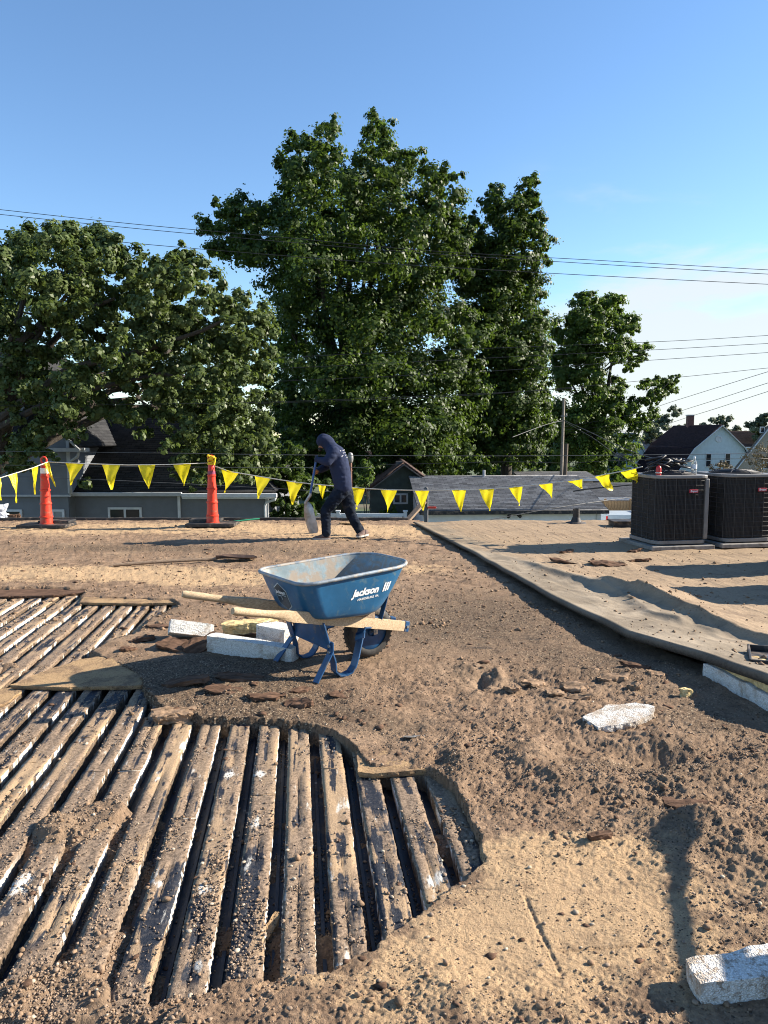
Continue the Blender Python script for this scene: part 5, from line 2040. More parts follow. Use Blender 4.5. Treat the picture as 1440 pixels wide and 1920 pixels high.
# face features, inside the hood
fm = MB()
nose = wz(452, 374)
fm.tube([wz(470, 345), nose, wz(458, 388)], [0.012, 0.017, 0.010], 8)
fm.build('nose', M_skin, body, world=True, smooth='all')
M_beard = simple('dark_beard', (0.02, 0.015, 0.012), 0.9, 0.2, 40)
fm = MB()
fm.tube([wz(468, 392, -.03), wz(462, 408), wz(468, 392, .03)], [0.022, 0.028, 0.022], 8)
fm.build('beard', M_beard, body, world=True, smooth='all')
M_eye = simple('eye', (0.05, 0.04, 0.04), 0.3)
for dy in (-.032, .032):
    fm = MB()
    fm.lathe([(0.0, -.010), (.008, -.006), (.010, 0), (.008, .006), (0, .010)], 10, Matrix.Translation(wz(452, 345, dy)), cap=False)
    fm.build('eye', M_eye, body, world=True, smooth='all')

def wrink(freq, amp, seed):
    from mathutils import noise as mn

    def f(co):
        v = mn.noise(co * freq + Vector((seed, 0, 0))) + 0.5 * mn.noise(co * freq * 2.1 + Vector((seed, 3, 0)))
        co += Vector((v, v * .3, v * .5)) * amp
    return f


# hooded top: torso, sleeves and hood wrapped as one garment
YO = Vector((0, 1, 0))
caps = []
spine = [(wz(795, 925), .126), (wz(772, 800), .134), (wz(750, 690), .140), (wz(724, 575), .142), (wz(692, 470), .128)]
for (pa, ra), (pb, rb2) in zip(spine, spine[1:]):
    for o_ in (-.075, .075):
        caps.append((pa + YO * o_, ra, pb + YO * o_, rb2))
caps.append((wz(690, 470) + YO * .08, .115, wz(610, 365), .095))
caps.append((wz(690, 470) - YO * .08, .115, wz(610, 365), .095))
caps.append((wz(610, 365), .092, wz(550, 290), .102))
caps.append((wz(550, 290), .102, wz(510, 272), .098))
caps.append((wz(510, 272), .096, wz(470, 296), .066))
for sh_, el_, wr_ in ((shL, elL, wrL), (shR, elR, wrR)):
    caps.append((sh_, .082, sh_.lerp(el_, .5), .076))
    caps.append((sh_.lerp(el_, .5), .076, el_, .066))
    caps.append((el_, .066, el_.lerp(wr_, .55), .056))
    caps.append((el_.lerp(wr_, .55), .056, wr_, .041))


def folds(freq, amp, seed, sx=1.0):
    from mathutils import noise as mn

    def f(co):
        q_ = Vector((co.x * .6 * sx, co.y, co.z * 1.5))
        v = abs(mn.noise(q_ * freq + Vector((seed, 0, 0)))) + 0.5 * abs(mn.noise(q_ * freq * 2.3 + Vector((seed, 3, 0)))) - .3
        co += Vector((v * .6, -v, v * .2)) * amp
    return f


blob_mesh('hooded_top', caps, M_hood, wr, 0.013, 7, folds(10, 0.013, 1))
caps = [(wz(790, 870) + YO * .07, .105, wz(785, 985) + YO * .07, .112), (wz(790, 870) - YO * .07, .105, wz(785, 985) - YO * .07, .112)]
for hp_, kn_, an_ in ((wz(740, 1030, -.085), knL, anL), (wz(835, 1030, .085), knR, anR)):
    caps += [(hp_, .108, hp_.lerp(kn_, .55), .092), (hp_.lerp(kn_, .55), .092, kn_, .077), (kn_, .077, kn_.lerp(an_, .5), .070), (kn_.lerp(an_, .5), .070, an_ + Vector((0, 0, .02)), .064)]
blob_mesh('jeans', caps, M_jean, wr, 0.013, 6, folds(13, 0.022, 5))
mb = MB()
q = wz(868, 1030, -.0)
mb.box((q.x, WY - .05, q.z), (0.10, 0.03, 0.13), Euler((0, R(-12), 0)).to_matrix())
# shoes
for (heel, toe, lift) in ((wz(580, 1690, -.08), wz(335, 1712, -.10), 0.0), (wz(1120, 1735, .10), wz(1035, 1758, -.04), 0.02)):
    d = (toe - heel)
    L_ = max(d.length, 0.24)
    d.z = 0
    d.normalize()
    gz = dz(heel.x, heel.y)
    heel = Vector((heel.x, heel.y, gz + lift))
    s_ = Vector((-d.y, d.x, 0))
    prof = [(-0.035, .030, .075), (0.0, .038, .088), (0.06, .040, .092), (0.12, .043, .072), (0.17, .048, .055), (0.22, .044, .044), (0.25, .028, .034)]
    sh_m, so_m = MB(), MB()
    vs, fs, vs2, fs2 = [], [], [], []
    n = 12
    for f, hw, hh in prof:
        c = heel + d * (f * L_ / 0.27)
        for k in range(n):
            a_ = math.pi * k / (n - 1)
            vs.append(c + s_ * (hw * math.cos(a_)) + Vector((0, 0, 0.022 + (hh - .022) * math.sin(a_) ** .7)))
        for (a_, z_) in ((-1, 0.0), (1, 0.0), (1.06, 0.024), (-1.06, 0.024)):
            vs2.append(c + s_ * hw * a_ * 1.05 + Vector((0, 0, z_)))
    for i in range(len(prof) - 1):
        fs += [(i * n + k, i * n + k + 1, (i + 1) * n + k + 1, (i + 1) * n + k) for k in range(n - 1)]
        fs2 += [(i * 4 + k, i * 4 + (k + 1) % 4, (i + 1) * 4 + (k + 1) % 4, (i + 1) * 4 + k) for k in range(4)]
    fs += [tuple(range(n - 1, -1, -1)), tuple((len(prof) - 1) * n + k for k in range(n))]
    fs2 += [(3, 2, 1, 0), tuple((len(prof) - 1) * 4 + k for k in range(4))]
    sh_m.add(vs, fs)
    so = sh_m.build('shoe', M_shoe, wr, world=True, smooth='all')
    so_m.add(vs2, fs2)
    so_m.build('sole', M_sole, so, world=True)


# hands closed round the shovel shaft
def hand(name, palm, axis, m, flip=1):
    """fist round a shaft through palm along axis"""
    axis = axis.normalized()
    out = Vector((-1, -0.2, 0.1))
    out = (out - axis * out.dot(axis)).normalized()
    sd_ = axis.cross(out).normalized() * flip
    nodes = [(palm - out * 0.035 + sd_ * 0.01, 0.030), (palm - out * 0.030 + sd_ * .002 + axis * .02, 0.028)]
    ed = [(0, 1)]
    for f in range(4):
        a_ = axis * (0.030 - 0.020 * f)
        L_ = (0.9, 1.0, 0.95, 0.78)[f]
        b0 = len(nodes)
        nodes += [(palm - out * 0.012 - sd_ * 0.028 + a_, 0.0105), (palm + out * 0.018 - sd_ * 0.024 * L_ + a_, 0.010), (palm + out * 0.024 * L_ + sd_ * 0.012 + a_, 0.009), (palm + out * 0.004 + sd_ * 0.026 * L_ + a_, 0.008)]
        ed += [(0 if f > 1 else 1, b0), (b0, b0 + 1), (b0 + 1, b0 + 2), (b0 + 2, b0 + 3)]
    b0 = len(nodes)
    nodes += [(palm - out * 0.010 + sd_ * 0.026 + axis * 0.032, 0.012), (palm + out * 0.016 + sd_ * 0.022 + axis * 0.044, 0.010), (palm + out * 0.024 - sd_ * 0.006 + axis * .040, 0.008)]
    ed += [(1, b0), (b0, b0 + 1), (b0 + 1, b0 + 2)]
    return skin_mesh(name, nodes, ed, m, wr, root=0, sub=2)


g_top, g_low = wz(408, 545, -.10), wz(385, 725, -.02)
s_bend, s_neck = wz(318, 1065, -.06), wz(255, 1168, -.06)
axis_ = (g_top - s_bend)
hand('hand', g_top + Vector((0.0, 0, 0.0)), axis_, M_dglove, 1)
hand('hand', g_low, axis_, M_glove, -1)
# printed lines on the back
mb = MB()
tb = BVHTree.FromObject([c for c in wr.children if c.name.startswith('hooded_top')][0], bpy.context.evaluated_depsgraph_get())
inv = root_matrix(wr).inverted()
M_print = simple('grey_white_print', (0.26, 0.27, 0.30), 0.7, 0.1, 30)
for row, (zx, zy, ln) in enumerate(((800, 415, .17), (815, 450, .14), (830, 487, .17), (840, 520, .12))):
    for k in range(7):
        yy = -ln + 2 * ln * k / 6.0
        o0 = inv @ (wz(zx, zy) + Vector((0.5, yy, 0.10)))
        dr = (inv.to_3x3() @ Vector((-1, 0, -0.2))).normalized()
        h = tb.ray_cast(o0, dr)
        if h[0] is None:
            continue
        nrm = h[1]
        c = h[0] + nrm * 0.003
        rgt = Vector((0, 1, 0)) - nrm * nrm.y
        rgt.normalize()
        upv = nrm.cross(rgt).normalized()
        hw_ = ln / 6 * (0.45 + 0.3 * ((k * 5 + row) % 3) / 2)
        mb.add([c - rgt * hw_ - upv * .006, c + rgt * hw_ - upv * .006, c + rgt * hw_ + upv * .006, c - rgt * hw_ + upv * .006], [(0, 1, 2, 3)])
mb.build('back_print', M_print, wr)

# shovel in his hands
M_blue_shaft = simple('blue_shaft', (0.020, 0.085, 0.28), 0.4, 0.15, 20)
M_scoop = simple('worn_aluminium_scoop', (0.40, 0.38, 0.37), 0.45, 0.2, 12, 0.2, 40, metal=0.35, dirt=(0.25, 0.2, 0.16), dirt_amt=0.45)
hs = thing('scoop_shovel', 'aluminium scoop shovel with blue shaft held by the worker', 'shovel', tuple(s_bend))
mb = MB()
mb.tube([g_top + axis_.normalized() * 0.05, s_bend.lerp(g_top, .35), s_bend.lerp(g_top, .04)], 0.0165, 10)
mb.build('shaft', M_blue_shaft, hs, world=True, smooth=True)
mb = MB()
mb.tube([s_bend.lerp(g_top, .06), s_bend, s_bend.lerp(s_neck, .55) + Vector((-.004, 0, -.004)), s_neck, s_neck + Vector((-0.0, 0, -.06))], [0.021, 0.022, 0.022, 0.024, 0.016], 10)
mb.build('socket', M_scoop, hs, world=True, smooth=True)
tipp = wz(352, 1612, -.06)
d = tipp - s_neck
L_ = d.length
d.normalize()
face_n = Vector((-0.72, -0.62, -0.12))
face_n = (face_n - d * face_n.dot(d)).normalized()
wv = d.cross(face_n).normalized()
prof = [(-.01, .025, .02), (.03, .075, .035), (.09, .115, .045), (.20, .132, .05), (.32, .135, .045), (.40, .125, .03), (.435, .10, .015)]
vs, fs = [], []
n = 9
for s_ in (0, 1):
    for f, hw, dp in prof:
        c = s_neck + d * (f * L_ / .435)
        bow = 0.035 * math.sin(math.pi * min(1, max(0, f / .435)))
        for k in range(n):
            a_ = -1 + 2 * k / (n - 1)
            vs.append(c + wv * hw * a_ + face_n * (bow - dp * abs(a_) ** 2.6 - s_ * .004))
m = len(prof)
for i in range(m - 1):
    for k in range(n - 1):
        q = (i * n + k, i * n + k + 1, (i + 1) * n + k + 1, (i + 1) * n + k)
        fs.append(q)
        fs.append(tuple(m * n + v for v in q[::-1]))
mb = MB()
mb.add(vs, fs)
mb.build('scoop', M_scoop, hs, world=True, smooth='all')

# ------------------------------------------------------------------ terrain and the building under us
GZ = -3.8
M_grass = simple('grass_ground', (0.055, 0.075, 0.026), 0.95, 0.4, 0.6, 0.3, 20, dirt=(0.12, 0.10, 0.07), dirt_amt=0.35, dscale=0.12)
gr = np_mesh('ground', [(-600, -300, GZ), (600, -300, GZ), (600, 1200, GZ), (-600, 1200, GZ)], [(0, 1, 2, 3)], M_grass)
tag(gr, kind='structure')
M_asph = simple('alley_asphalt', (0.06, 0.06, 0.06), 0.9, 0.25, 3, 0.2, 60)
al = np_mesh('alley', [(-60, 15.5, GZ + .012), (60, 15.5, GZ + .012), (60, 20.5, GZ + .012), (-60, 20.5, GZ + .012)], [(0, 1, 2, 3)], M_asph)
tag(al, kind='structure')
M_brickw = simple('painted_block_wall', (0.30, 0.27, 0.23), 0.9, 0.15, 4, 0.3, 40)
m_ = MB()
m_.box((0, 6.4, (GZ - .12) / 2), (25.0, 12.95, -GZ - .12))
bw = m_.build('building_wall', M_brickw)
tag(bw, kind='structure')

# ------------------------------------------------------------------ houses
M_grey_sid = simple('grey_vinyl_siding', (0.155, 0.165, 0.18), 0.6, 0.08, 3)
M_white_sid = simple('white_siding', (0.78, 0.80, 0.82), 0.6, 0.06, 3)
M_mint_sid = simple('pale_siding', (0.56, 0.64, 0.66), 0.6, 0.06, 3)
M_tan_sid = simple('tan_shingle_siding', (0.34, 0.30, 0.25), 0.85, 0.2, 8, stretch=(1, 1, 4))
M_dgreen = simple('dark_green_siding', (0.045, 0.060, 0.052), 0.8, 0.2, 5)
M_trim = simple('white_trim', (0.62, 0.63, 0.64), 0.5, 0.08, 8)
M_gutter = simple('grey_white_gutter', (0.42, 0.43, 0.44), 0.45, 0.08, 8)
M_glass = NT('window_glass')
M_glass = M_glass.done((0.018, 0.022, 0.028), 0.08, None, 0.6)
M_blind = simple('window_blind', (0.30, 0.31, 0.31), 0.7, 0.1, 10, stretch=(1, 1, 20))


def shingle(name, a, b, var=0.5):
    t = NT(name)
    uv = t.coord('UV')
    br = t.new('ShaderNodeTexBrick')
    br.offset = 0.5
    br.inputs['Scale'].default_value = 1.0
    br.inputs['Mortar Size'].default_value = 0.008
    br.inputs['Brick Width'].default_value = 0.30
    br.inputs['Row Height'].default_value = 0.145
    br.inputs['Bias'].default_value = 0.0
    br.inputs['Color1'].default_value = (*a, 1)
    br.inputs['Color2'].default_value = (*b, 1)
    br.inputs['Mortar'].default_value = (a[0] * .5, a[1] * .5, a[2] * .5, 1)
    t.l.new(uv, br.inputs['Vector'])
    n = t.noise(t.mapping(uv, (1, 1.8, 1)), 2.2, 6, 0.65)
    c = t.mix(t.ramp(n, 0.35, 0.75, 0, 0.25), br.outputs['Color'], tuple(q * (1 + var) for q in b))
    return t.done(c, 0.92, t.bump(t.noise(uv, 60, 3, 0.6), 0.5, 0.01), 0.2)


M_sh_grey = shingle('grey_shingles', (0.105, 0.105, 0.108), (0.25, 0.248, 0.248))
M_sh_dark = shingle('dark_shingles', (0.020, 0.021, 0.024), (0.042, 0.043, 0.046))
M_sh_brown = shingle('brown_shingles', (0.045, 0.030, 0.028), (0.09, 0.06, 0.05))
M_sh_maroon = shingle('maroon_shingles', (0.020, 0.013, 0.017), (0.036, 0.022, 0.028), 0.2)


def roof_plane(name, A, B, Cc, D, m, parent, pitch=0.145, lip=0.014):
    """A, B eave corners; D, Cc the ridge corners above them; every shingle course is a step"""
    A, B, Cc, D = [Vector(q) for q in (A, B, Cc, D)]
    L_ = ((D - A).length + (Cc - B).length) / 2
    n = max(3, int(L_ / pitch))
    nrm = (B - A).cross(D - A).normalized()
    if nrm.z < 0:
        nrm = -nrm
    V, Fs, UV = [], [], []
    wdt = (B - A).length
    for i in range(n):
        f0, f1 = i / n, (i + 1) / n
        for f, up in ((f0, lip), (f1, 0.0)):
            l, r = A.lerp(D, f), B.lerp(Cc, f)
            V += [l + nrm * up, r + nrm * up]
            u0 = (l - A).dot((B - A).normalized())
            u1 = (r - A).dot((B - A).normalized())
            UV += [(u0, f * L_), (u1, f * L_)]
        b = len(V) - 4
        Fs.append((b, b + 1, b + 3, b + 2))
        if i:
            Fs.append((b - 2, b - 1, b + 1, b))
    b = len(V)
    th = -0.07
    V += [A + nrm * th, B + nrm * th, Cc + nrm * th, D + nrm * th]
    UV += [(0, 0), (wdt, 0), (wdt, L_), (0, L_)]
    Fs += [(b + 3, b + 2, b + 1, b), (0, b, b + 1, 1), (b - 2, b - 1, b + 2, b + 3), (0, b - 2, b + 3, b), (1, b + 1, b + 2, b - 1)]
    inv = root_matrix(parent).inverted()
    V = [inv @ q for q in V]
    o = np_mesh(name, [tuple(q) for q in V], Fs, m, parent, uv=UV)
    return o


def siding(mb, O, U, z0, z1, lo, hi, course=0.10, out=None, mi=0):
    """lapped boards on the plane through O along U (horizontal); lo(z), hi(z) give the extent; out = outward normal"""
    U = Vector(U).normalized()
    out = Vector(out)
    z = z0
    while z < z1 - 1e-4:
        zb = min(z + course, z1)
        l0, h0_, l1, h1_ = lo(z), hi(z), lo(zb), hi(zb)
        if h0_ - l0 > 0.01:
            p = [O + U * l0 + out * 0.014, O + U * h0_ + out * 0.014, O + U * h1_ + out * 0.002, O + U * l1 + out * 0.002]
            for q, zz in zip(p, (z, z, zb, zb)):
                q.z = zz
            lb = [p[0] - out * 0.014, p[1] - out * 0.014]
            mb.add(p + lb, [(0, 1, 2, 3), (4, 5, 1, 0)], mi)
        z = zb
    return mb


def wall_rect(mb, O, U, L_, z0, z1, out, course=0.10):
    return siding(mb, Vector(O), U, z0, z1, lambda z: 0, lambda z: L_, course, out)


def window(parent, O, U, w, h, out, panes=2, blind=False, frame_m=None, div=None):
    """O: lower left corner on the wall; children: frame > panes"""
    U, out = Vector(U).normalized(), Vector(out).normalized()
    O = Vector(O)
    Z = Vector((0, 0, 1))
    fr = MB()
    t_ = 0.07
    rot = Matrix((U, out, Z)).transposed()

    def bx(mb_, x0, x1, z0, z1, d0, d1):
        c = O + U * ((x0 + x1) / 2) + Z * ((z0 + z1) / 2) + out * ((d0 + d1) / 2)
        mb_.box(c, (x1 - x0, d1 - d0, z1 - z0), rot)
    bx(fr, 0, w, 0, t_, 0, .05)
    bx(fr, 0, w, h - t_, h, 0, .05)
    bx(fr, 0, t_, t_, h - t_, 0, .049)
    bx(fr, w - t_, w, t_, h - t_, 0, .049)
    if panes == 2:
        bx(fr, w / 2 - .035, w / 2 + .035, t_, h - t_, 0, .047)
    if panes == -2:
        bx(fr, t_, w - t_, h / 2 - .03, h / 2 + .03, 0, .047)
    f = fr.build('window', frame_m or M_trim, parent, world=True)
    cells = {1: [(t_, w - t_, t_, h - t_)], 2: [(t_, w / 2 - .035, t_, h - t_), (w / 2 + .035, w - t_, t_, h - t_)], -2: [(t_, w - t_, t_, h / 2 - .03), (t_, w - t_, h / 2 + .03, h - t_)]}[panes]
    for c in cells:
        p = MB()
        bx(p, c[0], c[1], c[2], c[3], 0.012, 0.026)
        p.build('pane', M_blind if blind else M_glass, f, world=True)
    return f


FW = Vector((0, -1, 0))     # towards us
XA = Vector((1, 0, 0))
# ---- grey house on the left
gh = thing('grey_house', 'grey sided house with dark shingle roof and white window frames under the left tree', 'house', (-8, 26, GZ))
WYL = 24.0
xa, xb = at(122, 950, WYL).x, at(500, 950, WYL).x
ez_ = at(300, 925, WYL - .3).z
mb = MB()
wall_rect(mb, (xa, WYL, 0), XA, xb - xa, GZ, ez_ + .02, FW)
wall_rect(mb, (xb, WYL, 0), (0, 1, 0), 9.0, GZ, ez_ + .02, XA)
mb.build('wall', M_grey_sid, gh, world=True)
mb = MB()
mb.box(((xa + xb) / 2, WYL + 4.6, (GZ + ez_) / 2), (xb - xa - .1, 9.0, ez_ - GZ - .1))
mb.build('wall_core', M_grey_sid, gh, world=True)
rz = ez_ + 2.95
roof_plane('roof', (xa - .3, WYL - .35, ez_ + .06), (xb + .35, WYL - .35, ez_ + .06), (xb - 3.0, WYL + 4.6, rz), (xa - .3, WYL + 4.6, rz), M_sh_dark, gh)
roof_plane('roof', (xb + .35, WYL + 9.5, ez_ + .06), (xa - .3, WYL + 9.5, ez_ + .06), (xa - .3, WYL + 4.6, rz), (xb - 3.0, WYL + 4.6, rz), M_sh_dark, gh)
roof_plane('roof', (xb + .35, WYL - .35, ez_ + .06), (xb + .35, WYL + 9.5, ez_ + .06), (xb - 3.0, WYL + 4.601, rz), (xb - 3.0, WYL + 4.599, rz), M_sh_dark, gh)
mb = MB()
xg = at(341, 925, WYL - .4).x
mb.box(((xa + xg) / 2 + .05, WYL - .40, ez_ - .02), (xg - xa - .1, .10, .13))
mb.build('gutter', M_gutter, gh, world=True, bevel=.02)
mb = MB()
mb.box(((xb + xg) / 2 + .2, WYL - .41, ez_ - .06), (xb - xg + .4, .12, .14))
mb.build('gutter', M_trim, gh, world=True, bevel=.02)
mb = MB()
mb.box(((xb + xg) / 2 + .15, WYL - .2, ez_ - .155), (xb - xg + .3, .36, .03))
mb.build('soffit', M_trim, gh, world=True)
for px_ in (336, 128):
    p = at(px_, 950, WYL - .06)
    mb = MB()
    mb.box((p.x, WYL - .06, (GZ + ez_) / 2), (.085, .075, ez_ - GZ - .1))
    mb.build('downspout', M_gutter if px_ < 200 else M_trim, gh, world=True)
p = at(497, 950, WYL - .06)
mb = MB()
pth = [(p.x + .38, WYL - .38, ez_ - .12), (p.x + .36, WYL - .36, ez_ - .20), (p.x + .05, WYL - .07, ez_ - .30), (p.x, WYL - .06, ez_ - .42), (p.x, WYL - .06, GZ)]
mb.tube(pth, .045, 8)
mb.build('downspout', M_trim, gh, world=True, smooth='all')
mb = MB()
mb.box((xb + .01, WYL - .03, (GZ + ez_) / 2 - .1), (.09, .07, ez_ - GZ - .2))
mb.build('corner_board', M_gutter, gh, world=True)
a, b = at(204, 980, WYL), at(266, 951, WYL)
window(gh, (a.x, WYL, b.z - 1.0), XA, b.x - a.x, 1.0, FW, 2)
# two storey part with the front gable
Y2 = 23.4
xc = at(130, 900, Y2).x
xpk = at(8, 760, Y2).x - 1.15
xl = 2 * xpk - xc
ze = at(120, 836, Y2).z + 0.42
zs = at(100, 928, Y2).z
mb = MB()
wall_rect(mb, (xl, Y2, 0), XA, xc - xl, zs, ze, FW)
pk = ze + (xc - xpk) * 0.98
siding(mb, Vector((xl, Y2, 0)), XA, ze, pk, lambda z: (z - ze) / .98, lambda z: (xc - xl) - (z - ze) / .98, 0.1, FW)
wall_rect(mb, (xl, Y2 + .12, 0), XA, xc - xl - .1, GZ, zs, FW)
wall_rect(mb, (xc, Y2, 0), (0, 1, 0), 7.0, zs, ze, XA)
wall_rect(mb, (xc - .1, Y2 + .12, 0), (0, 1, 0), 1.6, GZ, zs, XA)
mb.build('wall', M_grey_sid, gh, world=True)
mb = MB()
mb.box(((xl + xc) / 2 - .05, Y2 + 3.6, (GZ + ze) / 2), (xc - xl - .3, 6.6, ze - GZ - .06))
mb.build('wall_core', M_grey_sid, gh, world=True)
mb = MB()
mb.box(((xl + xc) / 2, Y2 - .025, zs - .02), (xc - xl + .06, .07, .06))
mb.box((xc + .005, Y2 - .01, (zs + ze) / 2), (.10, .06, ze - zs - .1))
mb.build('corner_board', M_gutter, gh, world=True)
ov = 0.55
s1 = Vector((xc + ov, Y2 - .35, ze - ov * .98 + .10))
s2 = Vector((xc + ov, Y2 + 7.2, ze - ov * .98 + .10))
r1, r2 = Vector((xpk, Y2 - .35, pk + .10)), Vector((xpk, Y2 + 7.2, pk + .10))
roof_plane('roof', s1, s2, r2, r1, M_sh_dark, gh)
s3, s4 = Vector((xl - ov, Y2 + 7.2, ze - ov * .98 + .10)), Vector((xl - ov, Y2 - .35, ze - ov * .98 + .10))
roof_plane('roof', s3, s4, r1, r2, M_sh_dark, gh)
mb = MB()
mb.beam(s1 + Vector((0, -.03, -.12)), r1 + Vector((0, -.03, -.12)), .05, .20, up=(0, -1, 0))
mb.beam(s4 + Vector((0, -.03, -.12)), r1 + Vector((0, -.032, -.12)), .05, .20, up=(0, -1, 0))
mb.box((xc + .12, Y2 - .2, s1.z - .10), (1.1, .40, .12))
mb.build('fascia', M_gutter, gh, world=True)
mb = MB()
mb.tube([(xc + .45, Y2 - .3, s1.z - .12), (xc + .40, Y2 - .25, s1.z - .3), (xc + .06, Y2 - .06, s1.z - .48), (xc + .05, Y2 - .05, zs + .02)], .045, 8)
mb.build('downspout', M_gutter, gh, world=True, smooth='all')
for (pa, pb, yt, yb, bl) in ((8, 42, 955, 985, False), (97, 121, 955, 985, True)):
    a, b = at(pa, yt, Y2 + .12), at(pb, yt, Y2 + .12)
    window(gh, (a.x, Y2 + .12, a.z - 1.0), XA, b.x - a.x, 1.0, FW, 1, bl)
a, b = at(-20, 815, Y2), at(31, 872, Y2)
window(gh, (a.x, Y2, b.z), XA, b.x - a.x, a.z - b.z, FW, -2, False, M_gutter)

# ---- white garage with the long grey roof
GA = R(3.5)
gu = Vector((math.cos(GA), math.sin(GA), 0))
gv = Vector((-gu.y, gu.x, 0))
g0 = at(792, 958, 27.0)
ge = at(792, 958, 27.0).z + .02
g0 = Vector((g0.x + .05, 27.3, 0))
gl, gd = 6.55, 7.0
gp_ = thing('garage', 'white garage with long grey shingle roof beyond the roof edge', 'garage', (g0.x + gl / 2, g0.y + gd / 2, GZ), 0)
rh = 0.98
mb = MB()
wall_rect(mb, g0, gu, gl, GZ, ge, -gv, .20)
wall_rect(mb, g0, gv, gd, GZ, ge, -gu, .12)
siding(mb, g0, gv, ge, ge + rh, lambda z: (z - ge) / rh * gd / 2, lambda z: gd - (z - ge) / rh * gd / 2, .12, -gu)
wall_rect(mb, g0 + gu * gl, gv, gd, GZ, ge, gu, .12)
mb.build('wall', M_white_sid, gp_, world=True)
ov = .30


def gq(a, b, z):
    q_ = g0 + gu * a + gv * b
    q_.z = z
    return q_


roof_plane('roof', gq(-ov * .7, -ov, ge - .03), gq(gl + ov, -ov, ge - .03), gq(gl + ov, gd / 2, ge + rh + .08), gq(-ov * .7, gd / 2, ge + rh + .08), M_sh_grey, gp_)
roof_plane('roof', gq(gl + ov, gd + ov, ge - .03), gq(-ov * .7, gd + ov, ge - .03), gq(-ov * .7, gd / 2, ge + rh + .08), gq(gl + ov, gd / 2, ge + rh + .08), M_sh_grey, gp_)
mb = MB()
mb.beam(gq(-ov * .6, -ov - .03, ge - .10), gq(gl + ov, -ov - .03, ge - .10), .04, .13)
mb.build('fascia', M_black_rub, gp_, world=True)
for s_ in (-1, 1):
    mb = MB()
    q0 = gq(3.35 + s_ * .14, -.06, ge - .20)
    mb.box(q0, (.05, .10, .05))
    mb.tube([q0 + Vector((0, -.05, 0)), q0 + Vector((s_ * .09, -.16, -.07))], [.05, .065], 10)
    mb.build('floodlight', M_black_rub, gp_, world=True)
mb = MB()
mb.box(gq(gl + .02, -.02, (GZ + ge) / 2), (.14, .10, ge - GZ - .1))
mb.build('corner_board', M_trim, gp_, world=True)
mb = MB()
mb.tube([gq(2.9, 3.4, ge + rh - .1), gq(2.9, 3.4, ge + rh + .30)], .06, 10)
mb.build('roof_vent', M_gutter, gp_, world=True)

# ---- other roofs behind the garage
def simple_house(name, label, cat, px0, px1, eave_py, ridge_py, Y, depth, wall_m, roof_m, yaw=0.0):
    """ridge runs sideways; front wall faces us"""
    a, b = at(px0, eave_py, Y), at(px1, eave_py, Y)
    ez2 = a.z
    rz2 = at((px0 + px1) / 2, ridge_py, Y + depth / 2).z
    t = thing(name, label, cat, ((a.x + b.x) / 2, Y + depth / 2, GZ))
    m1 = MB()
    wall_rect(m1, (a.x, Y, 0), XA, b.x - a.x, GZ, ez2, FW, .15)
    wall_rect(m1, (a.x, Y, 0), (0, 1, 0), depth, GZ, ez2, -XA, .15)
    wall_rect(m1, (b.x, Y, 0), (0, 1, 0), depth, GZ, ez2, XA, .15)
    for x_, o_ in ((a.x, -XA), (b.x, XA)):
        siding(m1, Vector((x_, Y, 0)), (0, 1, 0), ez2, rz2 - .05, lambda z: (z - ez2) / (rz2 - ez2) * depth / 2, lambda z: depth - (z - ez2) / (rz2 - ez2) * depth / 2, .15, o_)
    m1.build('wall', wall_m, t, world=True)
    o_ = .3
    roof_plane('roof', (a.x - o_, Y - o_, ez2), (b.x + o_, Y - o_, ez2), (b.x + o_, Y + depth / 2, rz2), (a.x - o_, Y + depth / 2, rz2), roof_m, t)
    roof_plane('roof', (b.x + o_, Y + depth + o_, ez2), (a.x - o_, Y + depth + o_, ez2), (a.x - o_, Y + depth / 2, rz2), (b.x + o_, Y + depth / 2, rz2), roof_m, t)
    m1 = MB()
    m1.box(((a.x + b.x) / 2, Y - o_ - .02, ez2 - .06), (b.x - a.x + .6, .04, .14))
    m1.build('fascia', M_trim, t, world=True)
    return t, a, b, ez2, rz2


simple_house('garage', 'low tan garage with grey roof between white garage and air conditioner', 'garage', 1112, 1330, 932, 905, 36, 6, M_tan_sid, M_sh_grey)
simple_house('shed', 'grey roofed shed peeking over the white garage ridge by the poles', 'shed', 985, 1112, 897, 884, 42, 5, M_tan_sid, M_sh_grey)

